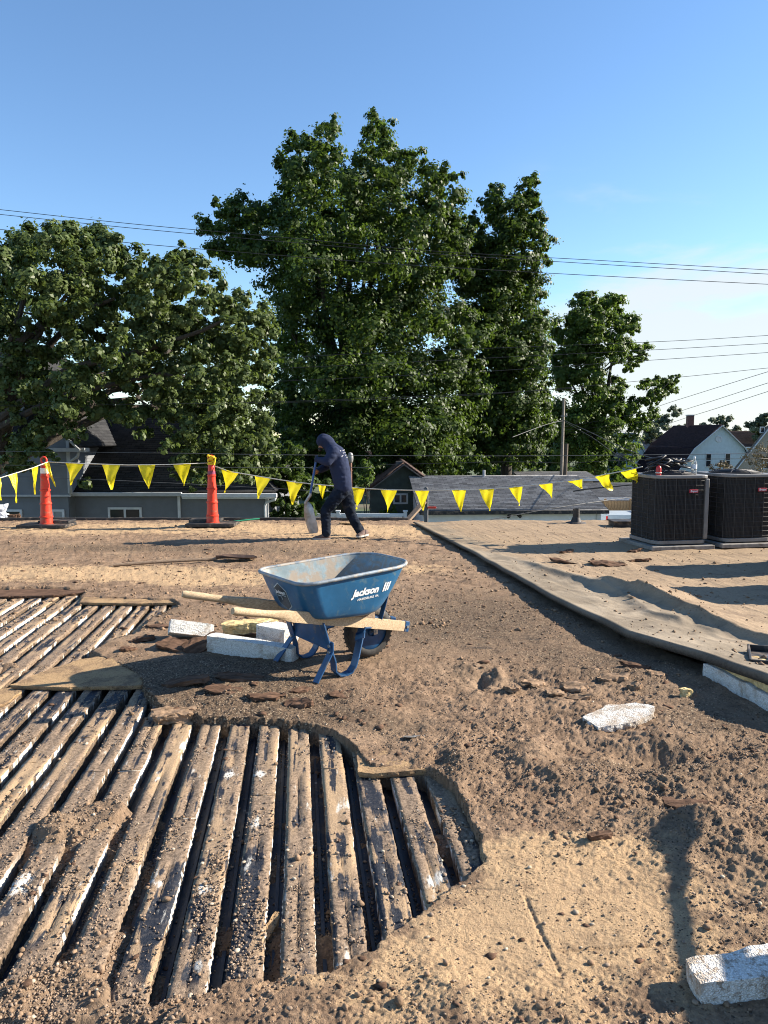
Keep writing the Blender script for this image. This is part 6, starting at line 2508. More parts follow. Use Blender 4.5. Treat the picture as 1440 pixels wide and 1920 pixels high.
# ---- dark green cottage in the middle, gable towards us
def gable_house(name, label, cat, pxl, pxr, eave_py, peak_px, peak_py, Y, depth, wall_m, roof_m, trim_m, yaw=0.0, course=.15):
    a, b, p_ = at(pxl, eave_py, Y), at(pxr, eave_py, Y), at(peak_px, peak_py, Y)
    xm = p_.x
    wl_ = min(xm - a.x, 99)
    wr_ = b.x - xm
    zl, zr = a.z, b.z
    t = thing(name, label, cat, (xm, Y + depth / 2, GZ))
    dv = Vector((-math.sin(yaw), math.cos(yaw), 0))
    ux = Vector((1, 0, 0))
    m1 = MB()
    wall_rect(m1, (a.x, Y, 0), XA, b.x - a.x, GZ, min(zl, zr), FW, course)
    ze_ = min(zl, zr)
    siding(m1, Vector((a.x, Y, 0)), XA, ze_, p_.z - .03, lambda z: (z - ze_) / (p_.z - ze_) * wl_, lambda z: (b.x - a.x) - (z - ze_) / (p_.z - ze_) * wr_, course, FW)
    wall_rect(m1, (a.x, Y, 0), dv, depth, GZ, ze_, -XA, course)
    wall_rect(m1, (b.x, Y, 0), dv, depth, GZ, ze_, XA, course)
    m1.build('wall', wall_m, t, world=True)
    sl, sr = (p_.z - ze_) / wl_, (p_.z - ze_) / wr_
    o_ = .45
    f0 = Vector((0, -.35, 0))
    L0 = Vector((a.x - o_, Y, ze_ - o_ * sl + .06)) + f0
    R0 = Vector((b.x + o_, Y, ze_ - o_ * sr + .06)) + f0
    P0 = Vector((xm, Y, p_.z + .06)) + f0
    dd = dv * (depth + .7)
    roof_plane('roof', L0 + dd, L0, P0, P0 + dd, roof_m, t)
    roof_plane('roof', R0, R0 + dd, P0 + dd, P0, roof_m, t)
    m1 = MB()
    for q_ in (L0, R0):
        m1.beam(q_ + Vector((0, -.03, -.12)), P0 + Vector((0, -.03 - .002 * (q_ is L0), -.12)), .04, .20, up=(0, -1, 0))
    m1.build('fascia', trim_m, t, world=True)
    return t, a, b, p_


M_dktrim = simple('dark_trim', (0.10, 0.09, 0.085), 0.7, 0.2, 8)
dc, a, b, p_ = gable_house('dark_cottage', 'dark green cottage with brown roof half hidden behind the pennants', 'house', 694, 822, 915, 757, 868, 31, 7, M_dgreen, M_sh_brown, M_dktrim)
mb = MB()
mb.box((at(748, 880, 31.4).x, 31.4, at(748, 886, 31.4).z), (.26, .26, 0.95))
mb.build('chimney', M_dktrim, dc, world=True)
a, b = at(737, 945, 31), at(765, 925, 31)
window(dc, (a.x, 31, a.z), XA, b.x - a.x, b.z - a.z, FW, 2, False, M_gutter)
simple_house('far_house', 'pale grey roofed house glimpsed behind the dark cottage', 'house', 690, 790, 862, 845, 58, 7, M_tan_sid, M_sh_brown)

# ---- white gambrel house on the right
YG = 75.0
gm = thing('gambrel_house', 'white gambrel house with dark maroon roof and brick chimney', 'house', (at(1345, 880, YG).x, YG + 5, GZ))
L2, L1, PK, R1, R2_ = at(1262, 884, YG), at(1300, 840, YG), at(1352, 797, YG), at(1396, 840, YG), at(1418, 884, YG)
L3, R3 = at(1258, 900, YG), at(1424, 900, YG)


def gx_l(z):
    if z > L1.z:
        return L1.x + (PK.x - L1.x) * (z - L1.z) / (PK.z - L1.z)
    if z > L3.z:
        return L3.x + (L1.x - L3.x) * (z - L3.z) / (L1.z - L3.z)
    return L3.x


def gx_r(z):
    if z > R1.z:
        return R1.x + (PK.x - R1.x) * (z - R1.z) / (PK.z - R1.z)
    if z > R3.z:
        return R3.x + (R1.x - R3.x) * (z - R3.z) / (R1.z - R3.z)
    return R3.x


mb = MB()
siding(mb, Vector((0, YG, 0)), XA, GZ, PK.z - .04, gx_l, gx_r, .14, FW)
mb.build('wall', M_mint_sid, gm, world=True)
yw = R(9)
dv = Vector((-math.sin(yw), math.cos(yw), 0)) * 9.0
fo = Vector((0, -.25, .06))
for A_, B_ in ((L3, L1), (L1, PK)):
    A2, B2 = A_ + fo, B_ + fo
    roof_plane('roof', A2 + dv, A2, B2, B2 + dv, M_sh_maroon, gm)
for A_, B_ in ((R3, R1), (R1, PK)):
    A2, B2 = A_ + fo, B_ + fo
    roof_plane('roof', A2, A2 + dv, B2 + dv, B2, M_sh_maroon, gm)
mb = MB()
for A_, B_ in ((L3, L1), (L1, PK), (R3, R1), (R1, PK)):
    mb.beam(A_ + fo + Vector((0, -.03, -.12)), B_ + fo + Vector((0, -.03, -.12)), .05, .26, up=(0, -1, 0))
mb.build('fascia', M_trim, gm, world=True)
mb = MB()
M_brick = simple('red_brown_brick', (0.13, 0.06, 0.05), 0.9, 0.3, 12)
q = PK + dv * .62
mb.box((q.x, q.y, q.z + .35), (.62, .62, 1.5))
ch = mb.build('chimney', M_brick, gm, world=True)
mb = MB()
mb.box((q.x, q.y, q.z + 1.13), (.74, .74, .08))
mb.build('chimney_cap', M_trim, ch, world=True)
for (pa, pb) in ((1323, 1333), (1359, 1369)):
    a, b = at(pa, 876, YG), at(pb, 850, YG)
    window(gm, (a.x - .06, YG - .01, a.z), XA, b.x - a.x + .12, b.z - a.z, FW, -2, False, M_trim)
mb = MB()
q = at(1347, 823, YG)
mb.lathe([(.30, 0), (.34, .03), (.30, .06), (.22, .06), (.20, .03)], 20, Matrix.Translation((q.x, q.y - .02, q.z)) @ Matrix.Rotation(R(90), 4, 'X'))
mb.build('round_vent', M_trim, gm, world=True)

th_, a, b, p_ = gable_house('tan_house', 'tan shingled house with steep roof at the right edge behind the shrub', 'house', 1376, 1535, 878, 1456, 778, 58, 9, M_tan_sid, M_sh_grey, M_trim, R(-29))
a, b = at(1424, 812, 58), at(1434, 800, 58)
window(th_, (a.x, 57.99, a.z), XA, b.x - a.x, b.z - a.z, FW, 1, False, M_trim)
a, b = at(1430, 880, 58), at(1450, 855, 58)
window(th_, (a.x, 57.99, a.z), XA, b.x - a.x, b.z - a.z, FW, -2, False, M_trim)
gable_house('grey_roof_house', 'grey roofed house with pale gable beside the right tree', 'house', 1160, 1228, 890, 1190, 812, 84, 10, M_mint_sid, M_sh_grey, M_trim)
simple_house('rear_house', 'house with long grey roof left of the maroon roof', 'house', 1195, 1290, 846, 820, 96, 9, M_mint_sid, M_sh_grey)
simple_house('rear_house', 'house with rusty orange roof behind the white gambrel gable', 'house', 1370, 1440, 838, 808, 100, 9, M_tan_sid, M_sh_brown)

# ---- fences
M_vinyl = simple('white_vinyl', (0.74, 0.78, 0.82), 0.5, 0.06, 6)


def fence(name, label, px0, px1, top_py, Y, m, post_w, cap, board_w, mat_post):
    a, b = at(px0, top_py, Y), at(px1, top_py, Y)
    zt = a.z
    t = thing(name, label, 'fence', (a.x, Y, GZ))
    n = max(1, round((b.x - a.x) / 2.4)) if cap else 2
    for i in range(n + 1):
        x = a.x + (b.x - a.x) * i / n
        m1 = MB()
        m1.box((x, Y, (GZ + zt) / 2 + .05), (post_w, post_w, zt - GZ + .10))
        if cap:
            m1.box((x, Y, zt + .12), (post_w + .05, post_w + .05, .05))
        m1.build('post', mat_post, t, world=True)
    nb = int((b.x - a.x) / board_w)
    sh_me = None
    for k in range(nb):
        x = a.x + (k + .5) * board_w
        if sh_me is None:
            m1 = MB()
            m1.box((0, 0, 0), (board_w - .008, .03, zt - GZ - .12))
            o = m1.build('board', m, t)
            sh_me = o.data
        else:
            o = bpy.data.objects.new('board', sh_me)
            C.objects.link(o)
            o.parent = t
        o.location = (x - a.x, 0.0 if not cap else .0, (zt - GZ) / 2 + .02 + 0.01 * ((k * 7) % 5) * (0 if cap else 1))
    if cap:
        m1 = MB()
        m1.box(((a.x + b.x) / 2, Y, zt - .03), (b.x - a.x, .07, .12))
        m1.build('rail', mat_post, t, world=True)
    return t


fence('vinyl_fence', 'white vinyl fence with capped posts behind the worker', 508, 760, 964, 28, M_vinyl, .13, True, .15, M_vinyl)
M_cedar = simple('cedar_boards', (0.34, 0.21, 0.10), 0.85, 0.25, 6, stretch=(4, 4, 1))
fence('wooden_fence', 'tan wooden board fence beside the pickup truck', 1135, 1230, 939, 34.5, M_cedar, .09, False, .14, M_cedar)

# ---- pickup truck behind the roof edge
ty = 33.0
p = at(1128, 968, ty)
pk_t = thing('pickup_truck', 'pale blue pickup truck parked by the wooden fence, mostly hidden', 'truck', (p.x, ty, GZ))
tz = at(1140, 962, ty).z - GZ
M_tr = simple('pale_blue_paint', (0.42, 0.50, 0.58), 0.3, 0.06, 4, spec=0.5)
M_tail = simple('red_tail_light', (0.5, 0.01, 0.01), 0.25, 0.05, 10)
mb = MB()
mb.prism([(0, .55), (0, tz), (.06, tz + .02), (2.0, tz + .02), (2.02, tz), (2.0, .62), (1.5, .5), (.6, .5)], 1.85, Matrix(((1, 0, 0, 0), (0, 0, 1, -.92), (0, 1, 0, 0), (0, 0, 0, 1))))
mb.prism([(2.02, .55), (2.02, tz + .02), (5.3, tz - .12), (5.5, .95), (5.45, .5)], 1.85, Matrix(((1, 0, 0, 0), (0, 0, 1, -.92), (0, 1, 0, 0), (0, 0, 0, 1))))
mb.build('body', M_tr, pk_t, bevel=.04)
mb = MB()
mb.prism([(2.03, tz), (2.15, tz + .52), (3.3, tz + .55), (4.0, tz - .02)], 1.6, Matrix(((1, 0, 0, 0), (0, 0, 1, -.8), (0, 1, 0, 0), (0, 0, 0, 1))))
mb.build('cab', M_glass, pk_t, bevel=.05)
for s_ in (-1, 1):
    mb = MB()
    mb.box((-.005, s_ * .84, tz - .22), (.05, .16, .36))
    mb.build('tail_light', M_tail, pk_t, bevel=.01)
    for x_ in (1.05, 4.4):
        mb = MB()
        mb.lathe([(.18, -.1), (.36, -.1), (.37, 0), (.36, .1), (.18, .1)], 20, Matrix.Translation((x_, s_ * .86, .37)) @ Matrix.Rotation(R(90), 4, 'X'))
        mb.build('wheel', M_tyre, pk_t)

# ---- vent stack with ball cap behind the worker
p = at(657, 870, 19.5)
vs_t = thing('vent_stack', 'brown steel vent stack with grey rounded cap behind the worker', 'vent stack', (p.x, 19.5, GZ))
zt = at(657, 858, 19.5).z - GZ
M_brownst = simple('brown_painted_steel', (0.16, 0.075, 0.05), 0.6, 0.25, 10)
mb = MB()
mb.tube([(0, 0, 0), (0, 0, zt - .1)], .042, 12)
mb.build('pipe', M_brownst, vs_t, smooth=True)
mb = MB()
mb.lathe([(.05, zt - .13), (.066, zt - .11), (.078, zt - .03), (.074, zt + .06), (.05, zt + .12), (0.0, zt + .14)], 16)
mb.build('cap', M_greymetal, vs_t, smooth=True)
mb = MB()
for z_ in (zt - .35, zt - 1.0):
    mb.lathe([(.05, z_), (.05, z_ + .03)], 12)
mb.build('collar', M_brownst, vs_t, smooth=True)

# ---- utility poles
M_pole = simple('weathered_pole', (0.26, 0.225, 0.185), 0.9, 0.3, 3, 0.3, 30, stretch=(6, 6, .6))
M_dpole = simple('dark_pole', (0.11, 0.085, 0.065), 0.9, 0.3, 3, 0.3, 30, stretch=(6, 6, .6))


def pole(pxt, pyt, pxb, Y, r, label, m, hw=True):
    tp_ = at(pxt, pyt, Y)
    bt_ = at(pxb, 940, Y)
    f = (GZ - tp_.z) / (bt_.z - tp_.z)
    base = tp_.lerp(bt_, f)
    t = thing('utility_pole', label, 'utility pole', tuple(base))
    m1 = MB()
    m1.tube([(0, 0, 0), tp_ - base], [r * 1.25, r], 12)
    m1.build('shaft', m, t, smooth=True)
    if hw:
        m1 = MB()
        c = (tp_ - base) * .86
        m1.beam(c + Vector((-.18, -.14, 0)), c + Vector((.18, -.14, 0)), .06, .06)
        m1.lathe([(.05, 0), (.06, .04), (.03, .08), (.05, .12), (.02, .15)], 8, Matrix.Translation(c + Vector((.14, -.16, .02))))
        m1.build('bracket', M_greymetal, t)
    return tp_


pole(1057, 746, 1051, 43, .088, 'tall weathered utility pole standing right of the big trees', M_pole)
pole(1062, 832, 1057, 42.2, .11, 'short brown pole stub leaning beside the tall utility pole', M_dpole, False)
pole(968, 818, 968, 48, .10, 'slim grey pole in front of the dark tree between garage and tall pole', M_pole, False)
pole(831, 852, 830, 52, .09, 'thin dark pole in the shade above the garage ridge', M_dpole, False)

# ---- overhead wires
M_wire = simple('wire', (0.02, 0.02, 0.022), 0.6, 0.1, 10)
M_wire_l = simple('pale_wire', (0.10, 0.10, 0.10), 0.5, 0.1, 10)


def wire(label, pts, r, m=None, group='overhead wires'):
    P_ = [at(*q_) for q_ in pts]
    # smooth the polyline
    Q = []
    n = len(P_)
    for i in range(n - 1):
        p0, p1, p2, p3 = P_[max(i - 1, 0)], P_[i], P_[i + 1], P_[min(i + 2, n - 1)]
        for k in range(8):
            t_ = k / 8
            Q.append(0.5 * ((2 * p1) + (p2 - p0) * t_ + (2 * p0 - 5 * p1 + 4 * p2 - p3) * t_ * t_ + (3 * p1 - p0 - 3 * p2 + p3) * t_ ** 3))
    Q.append(P_[-1])
    m1 = MB()
    m1.tube(Q, r, 5)
    o = m1.build('overhead_wire', m or M_wire, None, smooth='all', loc=tuple(Q[0]))
    return tag(o, label, 'wire', group)


YW = 21.0
wire('topmost of the three wires crossing the crowns and the sky', [(-200, 371, YW), (0, 393, YW), (250, 420, YW), (550, 447, YW), (800, 470, YW), (1100, 487, YW), (1440, 506, YW), (1640, 516, YW)], .0085)
wire('middle one of the three wires crossing the crowns and the sky', [(-200, 381, YW), (0, 402, YW), (250, 428, YW), (550, 455, YW), (800, 475, YW), (1100, 494, YW), (1440, 514, YW), (1640, 525, YW)], .0085)
wire('lowest of the three wires crossing the crowns and the sky', [(-200, 405, YW), (0, 430, YW), (250, 456, YW), (550, 481, YW), (800, 499, YW), (1100, 516, YW), (1440, 533, YW), (1640, 542, YW)], .0085)
YV = 23.0
wire('upper rising wire right of the right tree', [(-100, 706, YV), (300, 684, YV), (700, 662, YV), (1225, 641, YV), (1440, 629, YV), (1600, 620, YV)], .0075)
wire('second rising wire under the upper one right of the right tree', [(-100, 716, YV), (500, 692, YV), (900, 672, YV), (1225, 656, YV), (1440, 644, YV), (1600, 636, YV)], .0075)
wire('third rising wire that leaves the right tree at its lowest bough', [(-100, 742, YV), (500, 716, YV), (900, 697, YV), (1150, 680, YV), (1440, 661, YV), (1600, 650, YV)], .0075)
wire('thin wire ending over the drooping bough of the right tree', [(-100, 772, YV), (500, 756, YV), (900, 740, YV), (1275, 707, YV), (1440, 690, YV), (1600, 676, YV)], .007)
wire('steep wire climbing to the sky above the far trees', [(1060, 800, 43), (1180, 778, 36), (1270, 750, 30), (1440, 697, 24), (1600, 650, 20)], .009)
wire('steep wire just below the topmost steep wire by the cloud', [(1062, 806, 43), (1200, 792, 36), (1300, 763, 30), (1440, 718, 24), (1600, 668, 20)], .009)
wire('steep wire touching the far tree tops above the gambrel house', [(1064, 812, 43), (1200, 806, 37), (1310, 776, 30), (1440, 734, 24), (1600, 685, 20)], .009)
YL = 17.0
wire('straight pale wire passing just above the flag line and behind the worker', [(-200, 842, YL), (0, 846, YL), (350, 850, YL), (550, 853, YL), (900, 855, YL), (1200, 853, YL), (1440, 850, YL), (1600, 848, YL)], .0065, M_wire_l)
wire('thin pale wire crossing in front of the grey house roof', [(-200, 752, YL), (0, 761, YL), (250, 758, YL), (500, 754, YL), (900, 738, YL), (1100, 727, YL)], .005)
wire('low pale wire crossing behind the pennants at mid height', [(-200, 890, YL), (0, 893, YL), (200, 900, YL), (500, 915, YL), (660, 925, YL)], .006, M_wire_l)
wire('low wire running from behind the strapped post towards the worker', [(-200, 868, YL), (0, 872, YL), (390, 876, YL), (560, 877, YL), (700, 876, YL)], .006, M_wire_l)
wire('second low wire over the pole stub and the white gambrel house', [(700, 872, 30), (950, 866, 30), (1060, 868, 30), (1200, 862, 30), (1440, 860, 30)], .009)
wire('service wire falling from the tall pole to the air conditioner', [(1057, 788, 42.8), (1110, 812, 36), (1160, 836, 30), (1210, 855, 26), (1290, 875, 21)], .018, M_wire_l)
wire('thinner service wire falling from the tall pole into the tree', [(1057, 790, 42.8), (1110, 820, 38), (1150, 848, 34), (1200, 872, 30)], .012, M_wire_l)
wire('service wire from the tall pole to the left into the dark tree', [(1055, 789, 42.8), (1035, 793, 41), (1010, 801, 39), (960, 820, 36)], .014, M_wire_l)
wire('thick black cable slanting over the low tan garage', [(1075, 921, 25), (1110, 916, 25), (1200, 908, 25), (1320, 900, 25)], .022)
wire('second cable under the thick black cable over the tan garage', [(900, 978, 22), (1050, 951, 23), (1200, 930, 25), (1320, 915, 25)], .010, M_wire_l)
# ------------------------------------------------------------------ trees
def leaf_material(name, dark, light, trans, rough=0.5):
    t = NT(name)
    tint = t.attr('tint')
    c = t.mix(tint, dark, light)
    t.done(c, rough, None, 0.22)
    tr = t.new('ShaderNodeBsdfTranslucent')
    t.set(tr.inputs['Color'], t.mix(tint, tuple(q * 1.1 for q in trans), trans))
    mx = t.new('ShaderNodeMixShader')
    mx.inputs[0].default_value = 0.30
    t.l.new(t.b.outputs[0], mx.inputs[1])
    t.l.new(tr.outputs[0], mx.inputs[2])
    t.l.new(mx.outputs[0], t.out.inputs['Surface'])
    return t.m


M_leaf_main = leaf_material('maple_leaves', (0.017, 0.038, 0.009), (0.066, 0.102, 0.020), (0.11, 0.18, 0.022))
M_leaf_left = leaf_material('oak_leaves', (0.040, 0.066, 0.021), (0.115, 0.150, 0.050), (0.15, 0.21, 0.045), 0.45)
M_leaf_right = leaf_material('bright_leaves', (0.030, 0.060, 0.013), (0.090, 0.138, 0.028), (0.15, 0.24, 0.032))
M_leaf_far = leaf_material('far_leaves', (0.060, 0.085, 0.052), (0.125, 0.155, 0.092), (0.15, 0.19, 0.09))  # paler, greyer leaves: distance haze put into the colour
M_leaf_bare = leaf_material('brown_leaves', (0.08, 0.06, 0.04), (0.15, 0.12, 0.08), (0.12, 0.10, 0.05))
M_bark_t = simple('tree_bark', (0.055, 0.045, 0.036), 0.95, 0.35, 6, 0.8, 18, stretch=(3, 3, .6), bdist=0.03)


def unit(n):
    v = rng.normal(0, 1, (n, 3))
    return v / np.linalg.norm(v, axis=1, keepdims=True)


def leaf_cloud(P, Nrm, size, tint, m, name, parent):
    n = len(P)
    T = unit(n)
    T -= Nrm * (T * Nrm).sum(1, keepdims=True)
    T /= np.linalg.norm(T, axis=1, keepdims=True) + 1e-9
    B = np.cross(Nrm, T)
    L_ = (size * rng.uniform(.75, 1.3, n))[:, None]
    W_ = L_ * rng.uniform(.55, .8, n)[:, None]
    fold = (L_ * rng.uniform(-.05, .25, n)[:, None]) * Nrm
    V = np.stack([P - T * L_ * .5, P + B * W_ * .5 + T * L_ * .05 + fold, P + T * L_ * .5 - fold * .4, P - B * W_ * .5 + T * L_ * .05 + fold], 1).reshape(-1, 3)
    F_ = np.arange(n * 4).reshape(n, 4)
    o = np_mesh(name, V, F_, m, parent, attrs={'tint': ('POINT', np.repeat(tint, 4))})
    return o


def crown_points(lobes, depth, cx, W, leaves, spread=.20, kcl=16, back=True, flatz=0.85):
    """lobes (px, py, r px) -> leaf positions, outward directions, tints; plus lobe centres for the limbs"""
    L = []
    zs = depth / FPX
    for (px, py, r, *own) in lobes:
        R_ = r * zs * .90
        dx = (px - cx) * zs
        Wm = W * zs
        Rz = Wm * math.sqrt(max(.12, 1 - (dx / Wm) ** 2)) * .8
        o0 = random.uniform(-.30, .15) * Rz
        if own:
            L.append((px, py, R_ * (depth + own[0]) / depth, own[0], 1.0))
            continue
        L.append((px, py, R_, o0, 1.0))
        if back:
            L.append((px + random.uniform(-.3, .3) * r, py + random.uniform(.0, .5) * r, R_ * .85, o0 + random.uniform(.55, .85) * Rz, .55))
            L.append((px + random.uniform(-.2, .2) * r + (cx - px) * .12, py + random.uniform(.2, .6) * r, R_ * .75, o0 - random.uniform(.35, .6) * Rz, .6))
    wts = np.array([l[2] ** 2 * l[4] for l in L])
    cnt = np.maximum(60, (wts / wts.sum() * leaves)).astype(int)
    PP, NN, TT, cen = [], [], [], []
    for (px, py, R_, oz, w_), c in zip(L, cnt):
        c0 = np.array(at(px, py, depth + oz))
        cen.append((c0, R_, w_))
        K = max(8, int(kcl * (R_ / 1.2) ** 1.3))
        d = unit(K)
        d[:, 2] = d[:, 2] * .9 + .10
        rad = R_ * rng.uniform(.25, 1.0, K) ** .55
        sub = c0 + d * rad[:, None] * np.array([1, 1, flatz])
        sr = R_ * rng.uniform(.14, .32, K)
        tn = np.clip(rng.normal(.5, .16, K), 0, 1)
        k = rng.integers(0, K, c)
        g = rng.normal(0, 1, (c, 3)) * np.array([1, 1, .72])
        P = sub[k] + g * sr[k][:, None] * spread / .20 * .62
        # twigs: a share of leaves reach out beyond the clump
        far = rng.uniform(0, 1, c) < .10
        P[far] += (d[k] * sr[k][:, None] * rng.uniform(.3, 1.1, (c, 1)))[far]
        out = d[k] * .7 + g * .5
        nr_ = out + unit(c) * .55 + np.array([0.05, 0, .35])
        nr_ /= np.linalg.norm(nr_, axis=1, keepdims=True)
        PP.append(P)
        NN.append(nr_)
        TT.append(np.clip(tn[k] + rng.normal(0, .18, c), 0, 1))
    return np.concatenate(PP), np.concatenate(NN), np.concatenate(TT), cen


def tree(name, label, lobes, depth, cx, W, base, leaves, size, m, trunk_r=.35, limbs=14, fork=.35, kcl=16, group=None, spread=.20, extra=None, cat='tree', back=True):
    b0 = at(base[0], base[1], depth)
    b0.z = GZ
    t = thing(name, label, cat, tuple(b0), 0, group)
    P, Nn, T_, cen = crown_points(lobes, depth, cx, W, leaves, spread, kcl, back)
    off_ = np.array(b0)
    leaf_cloud(P - off_, Nn, size, T_, m, 'crown', t)
    top = max(c[0][2] for c in cen)
    ax = np.mean([c[0] for c in cen], 0)
    m1 = MB()
    fk = Vector((b0.x * .7 + ax[0] * .3, b0.y, GZ + (top - GZ) * fork))
    m1.tube([b0, b0.lerp(fk, .12), b0.lerp(fk, .6), fk], [trunk_r * 1.35, trunk_r * 1.05, trunk_r * .85, trunk_r * .75], 12)
    m1.build('trunk', M_bark_t, t, world=True, smooth=True)
    order = sorted([c for c in cen if c[2] == 1.0], key=lambda c: -c[1])[:limbs]
    m1 = MB()
    for c0, R_, w_ in order:
        e = Vector(c0)
        mid = fk.lerp(e, .45) + Vector((random.uniform(-.3, .3), random.uniform(-.3, .3), .10 * (e - fk).length))
        r0 = trunk_r * .5
        m1.tube([fk - Vector((0, 0, .2)), fk.lerp(mid, .5), mid, mid.lerp(e, .6), e + Vector((0, 0, R_ * .3))], [r0, r0 * .75, r0 * .5, r0 * .32, r0 * .12], 7)
        for q in range(4):
            s_ = mid.lerp(e, random.uniform(.2, .9))
            dr = Vector(unit(1)[0]) * R_ * .9
            m1.tube([s_, s_ + dr * .5 + Vector((0, 0, .1)), s_ + dr], [r0 * .24, r0 * .15, r0 * .05], 5)
    if extra:
        for pts, r_ in extra:
            Q = [at(*q) for q in pts]
            m1.tube(Q, [r_ * (1 - .8 * i / (len(Q) - 1)) for i in range(len(Q))], 8)
    m1.build('limbs', M_bark_t, t, world=True, smooth=True)
    return t


main_l = [(866, 430, 30), (860, 470, 34), (875, 465, 26), (868, 505, 30), (528, 770, 40), (522, 830, 40), (518, 720, 30), (545, 800, 40), (515, 870, 34), (622, 238, 26), (606, 275, 44), (560, 262, 30), (548, 300, 38), (590, 320, 52), (712, 228, 26), (708, 270, 42), (735, 310, 48), (770, 300, 30), (675, 330, 58), (555, 360, 52), (640, 380, 74), (735, 385, 74),
          (815, 335, 38), (845, 330, 26), (830, 375, 44), (800, 430, 66), (845, 430, 34), (418, 392, 30), (400, 420, 32), (450, 400, 42), (440, 450, 52), (405, 470, 24), (475, 470, 48), (500, 395, 36), (520, 430, 56),
          (590, 460, 78), (690, 470, 84), (780, 510, 74), (850, 500, 40), (545, 540, 66), (630, 570, 84), (730, 590, 86), (820, 590, 64), (865, 600, 36), (545, 640, 66), (560, 730, 66), (640, 680, 86), (740, 690, 88),
          (830, 690, 66), (880, 690, 44), (580, 800, 70), (670, 790, 84), (770, 790, 84), (850, 790, 66), (530, 860, 50), (560, 880, 34), (600, 880, 40), (690, 870, 40), (790, 870, 40), (870, 860, 40), (890, 640, 40), (885, 740, 40), (880, 800, 44), (640, 850, 50), (740, 850, 54), (840, 850, 44), (800, 830, 54)]
tree('broadleaf_tree', 'huge dark green spreading tree in the middle behind the worker', main_l, 40.0, 650, 300, (640, 930), 190000, .19, M_leaf_main, .55, 22, .30, 17)
sec_l = [(890, 440, 24), (884, 415, 18), (880, 500, 34), (888, 470, 26), (884, 530, 34), (876, 590, 36), (884, 650, 38), (890, 720, 40), (884, 790, 40), (998, 340, 17), (1003, 372, 20), (980, 372, 24), (930, 365, 20), (920, 395, 26), (955, 405, 40), (990, 415, 30), (1010, 450, 26), (965, 460, 52), (915, 470, 34), (1010, 490, 22), (940, 530, 56), (990, 540, 40),
         (920, 600, 48), (975, 610, 56), (1012, 600, 24), (1005, 660, 36), (945, 680, 66), (1010, 720, 30), (960, 750, 66), (1005, 790, 36), (915, 760, 46), (960, 820, 56), (905, 830, 46), (1000, 835, 30)]
sec_l = [(x_, y_, r_ * 1.14) for x_, y_, r_ in sec_l]
tree('broadleaf_tree', 'dark narrow tree rising between the huge tree and the right tree', sec_l, 44.0, 955, 110, (950, 930), 100000, .19, M_leaf_main, .38, 12, .28, 16)
left_l = [(270, 500, 34), (258, 525, 40), (288, 515, 30), (380, 735, 60, 5.2), (425, 695, 60, 5.4), (335, 760, 50, 5.2), (300, 695, 60, 5.6), (455, 760, 50, 5.0), (360, 650, 55, 5.6), (230, 700, 55, 5.5), (160, 700, 50, 5.5), (480, 700, 40, 5.0), (400, 780, 44, 4.6), (500, 740, 34, 5), (75, 450, 46), (40, 470, 44), (110, 440, 38), (165, 450, 42), (205, 465, 46), (140, 490, 60), (240, 490, 36), (60, 520, 66), (-10, 480, 60), (190, 540, 66), (110, 570, 62), (20, 590, 58), (-40, 580, 60),  # deep lobes behind the crown are added to shade the house wall
          (340, 478, 26), (310, 505, 36), (355, 510, 40), (390, 535, 40), (320, 550, 46), (270, 560, 44), (260, 615, 50), (415, 570, 36), (430, 600, 30), (470, 590, 34), (500, 590, 22), (480, 630, 36), (500, 660, 22),
          (455, 670, 38), (480, 705, 30), (440, 730, 30), (478, 748, 16), (455, 560, 24), (200, 640, 54), (330, 630, 50), (370, 680, 46), (310, 700, 44), (240, 700, 48), (150, 690, 52), (80, 690, 56), (10, 720, 60), (-30, 700, 50),
          (180, 755, 36), (120, 750, 40), (60, 790, 44), (20, 830, 38), (258, 780, 26), (270, 812, 16), (310, 760, 34), (350, 770, 44), (390, 790, 46), (430, 800, 42), (470, 800, 34), (455, 840, 38), (400, 850, 44), (490, 830, 20),
          (360, 840, 30), (500, 620, 26), (495, 690, 26), (410, 640, 40), (400, 700, 36), (430, 760, 36), (500, 790, 24), (502, 850, 28), (505, 885, 22), (497, 815, 28), (485, 870, 28), (440, 865, 34), (350, 880, 22), (330, 830, 24), (60, 740, 46), (130, 800, 28), (0, 860, 34), (50, 830, 30), (230, 770, 34), (290, 730, 36), (20, 650, 50), (120, 620, 50), (270, 660, 44), (300, 600, 46), (360, 590, 36), (380, 630, 40), (420, 885, 36), (470, 880, 26), (385, 895, 24), (160, 905, 12), (35, 870, 20), (90, 850, 14), (395, 740, 34)]
tree('broadleaf_tree', 'broad olive green oak with drooping boughs at the left over the grey house', left_l, 19.5, 200, 330, (-150, 930), 215000, .106, M_leaf_left, .40, 14, .42, 15,
     extra=[([(-140, 830, 19.6), (-60, 740, 19.2), (0, 672, 19), (60, 622, 18.8), (130, 592, 18.6), (215, 560, 18.4)], .20), ([(60, 622, 18.8), (120, 560, 18.5), (160, 500, 18.3)], .08),
            ([(-120, 860, 19.5), (-20, 800, 19), (60, 740, 18.8), (130, 690, 18.5), (260, 660, 18.3), (380, 620, 18.3), (420, 600, 18.3)], .14), ([(0, 800, 19), (80, 760, 18.7), (150, 735, 18.5), (300, 700, 18.5), (400, 720, 18.4)], .10)])
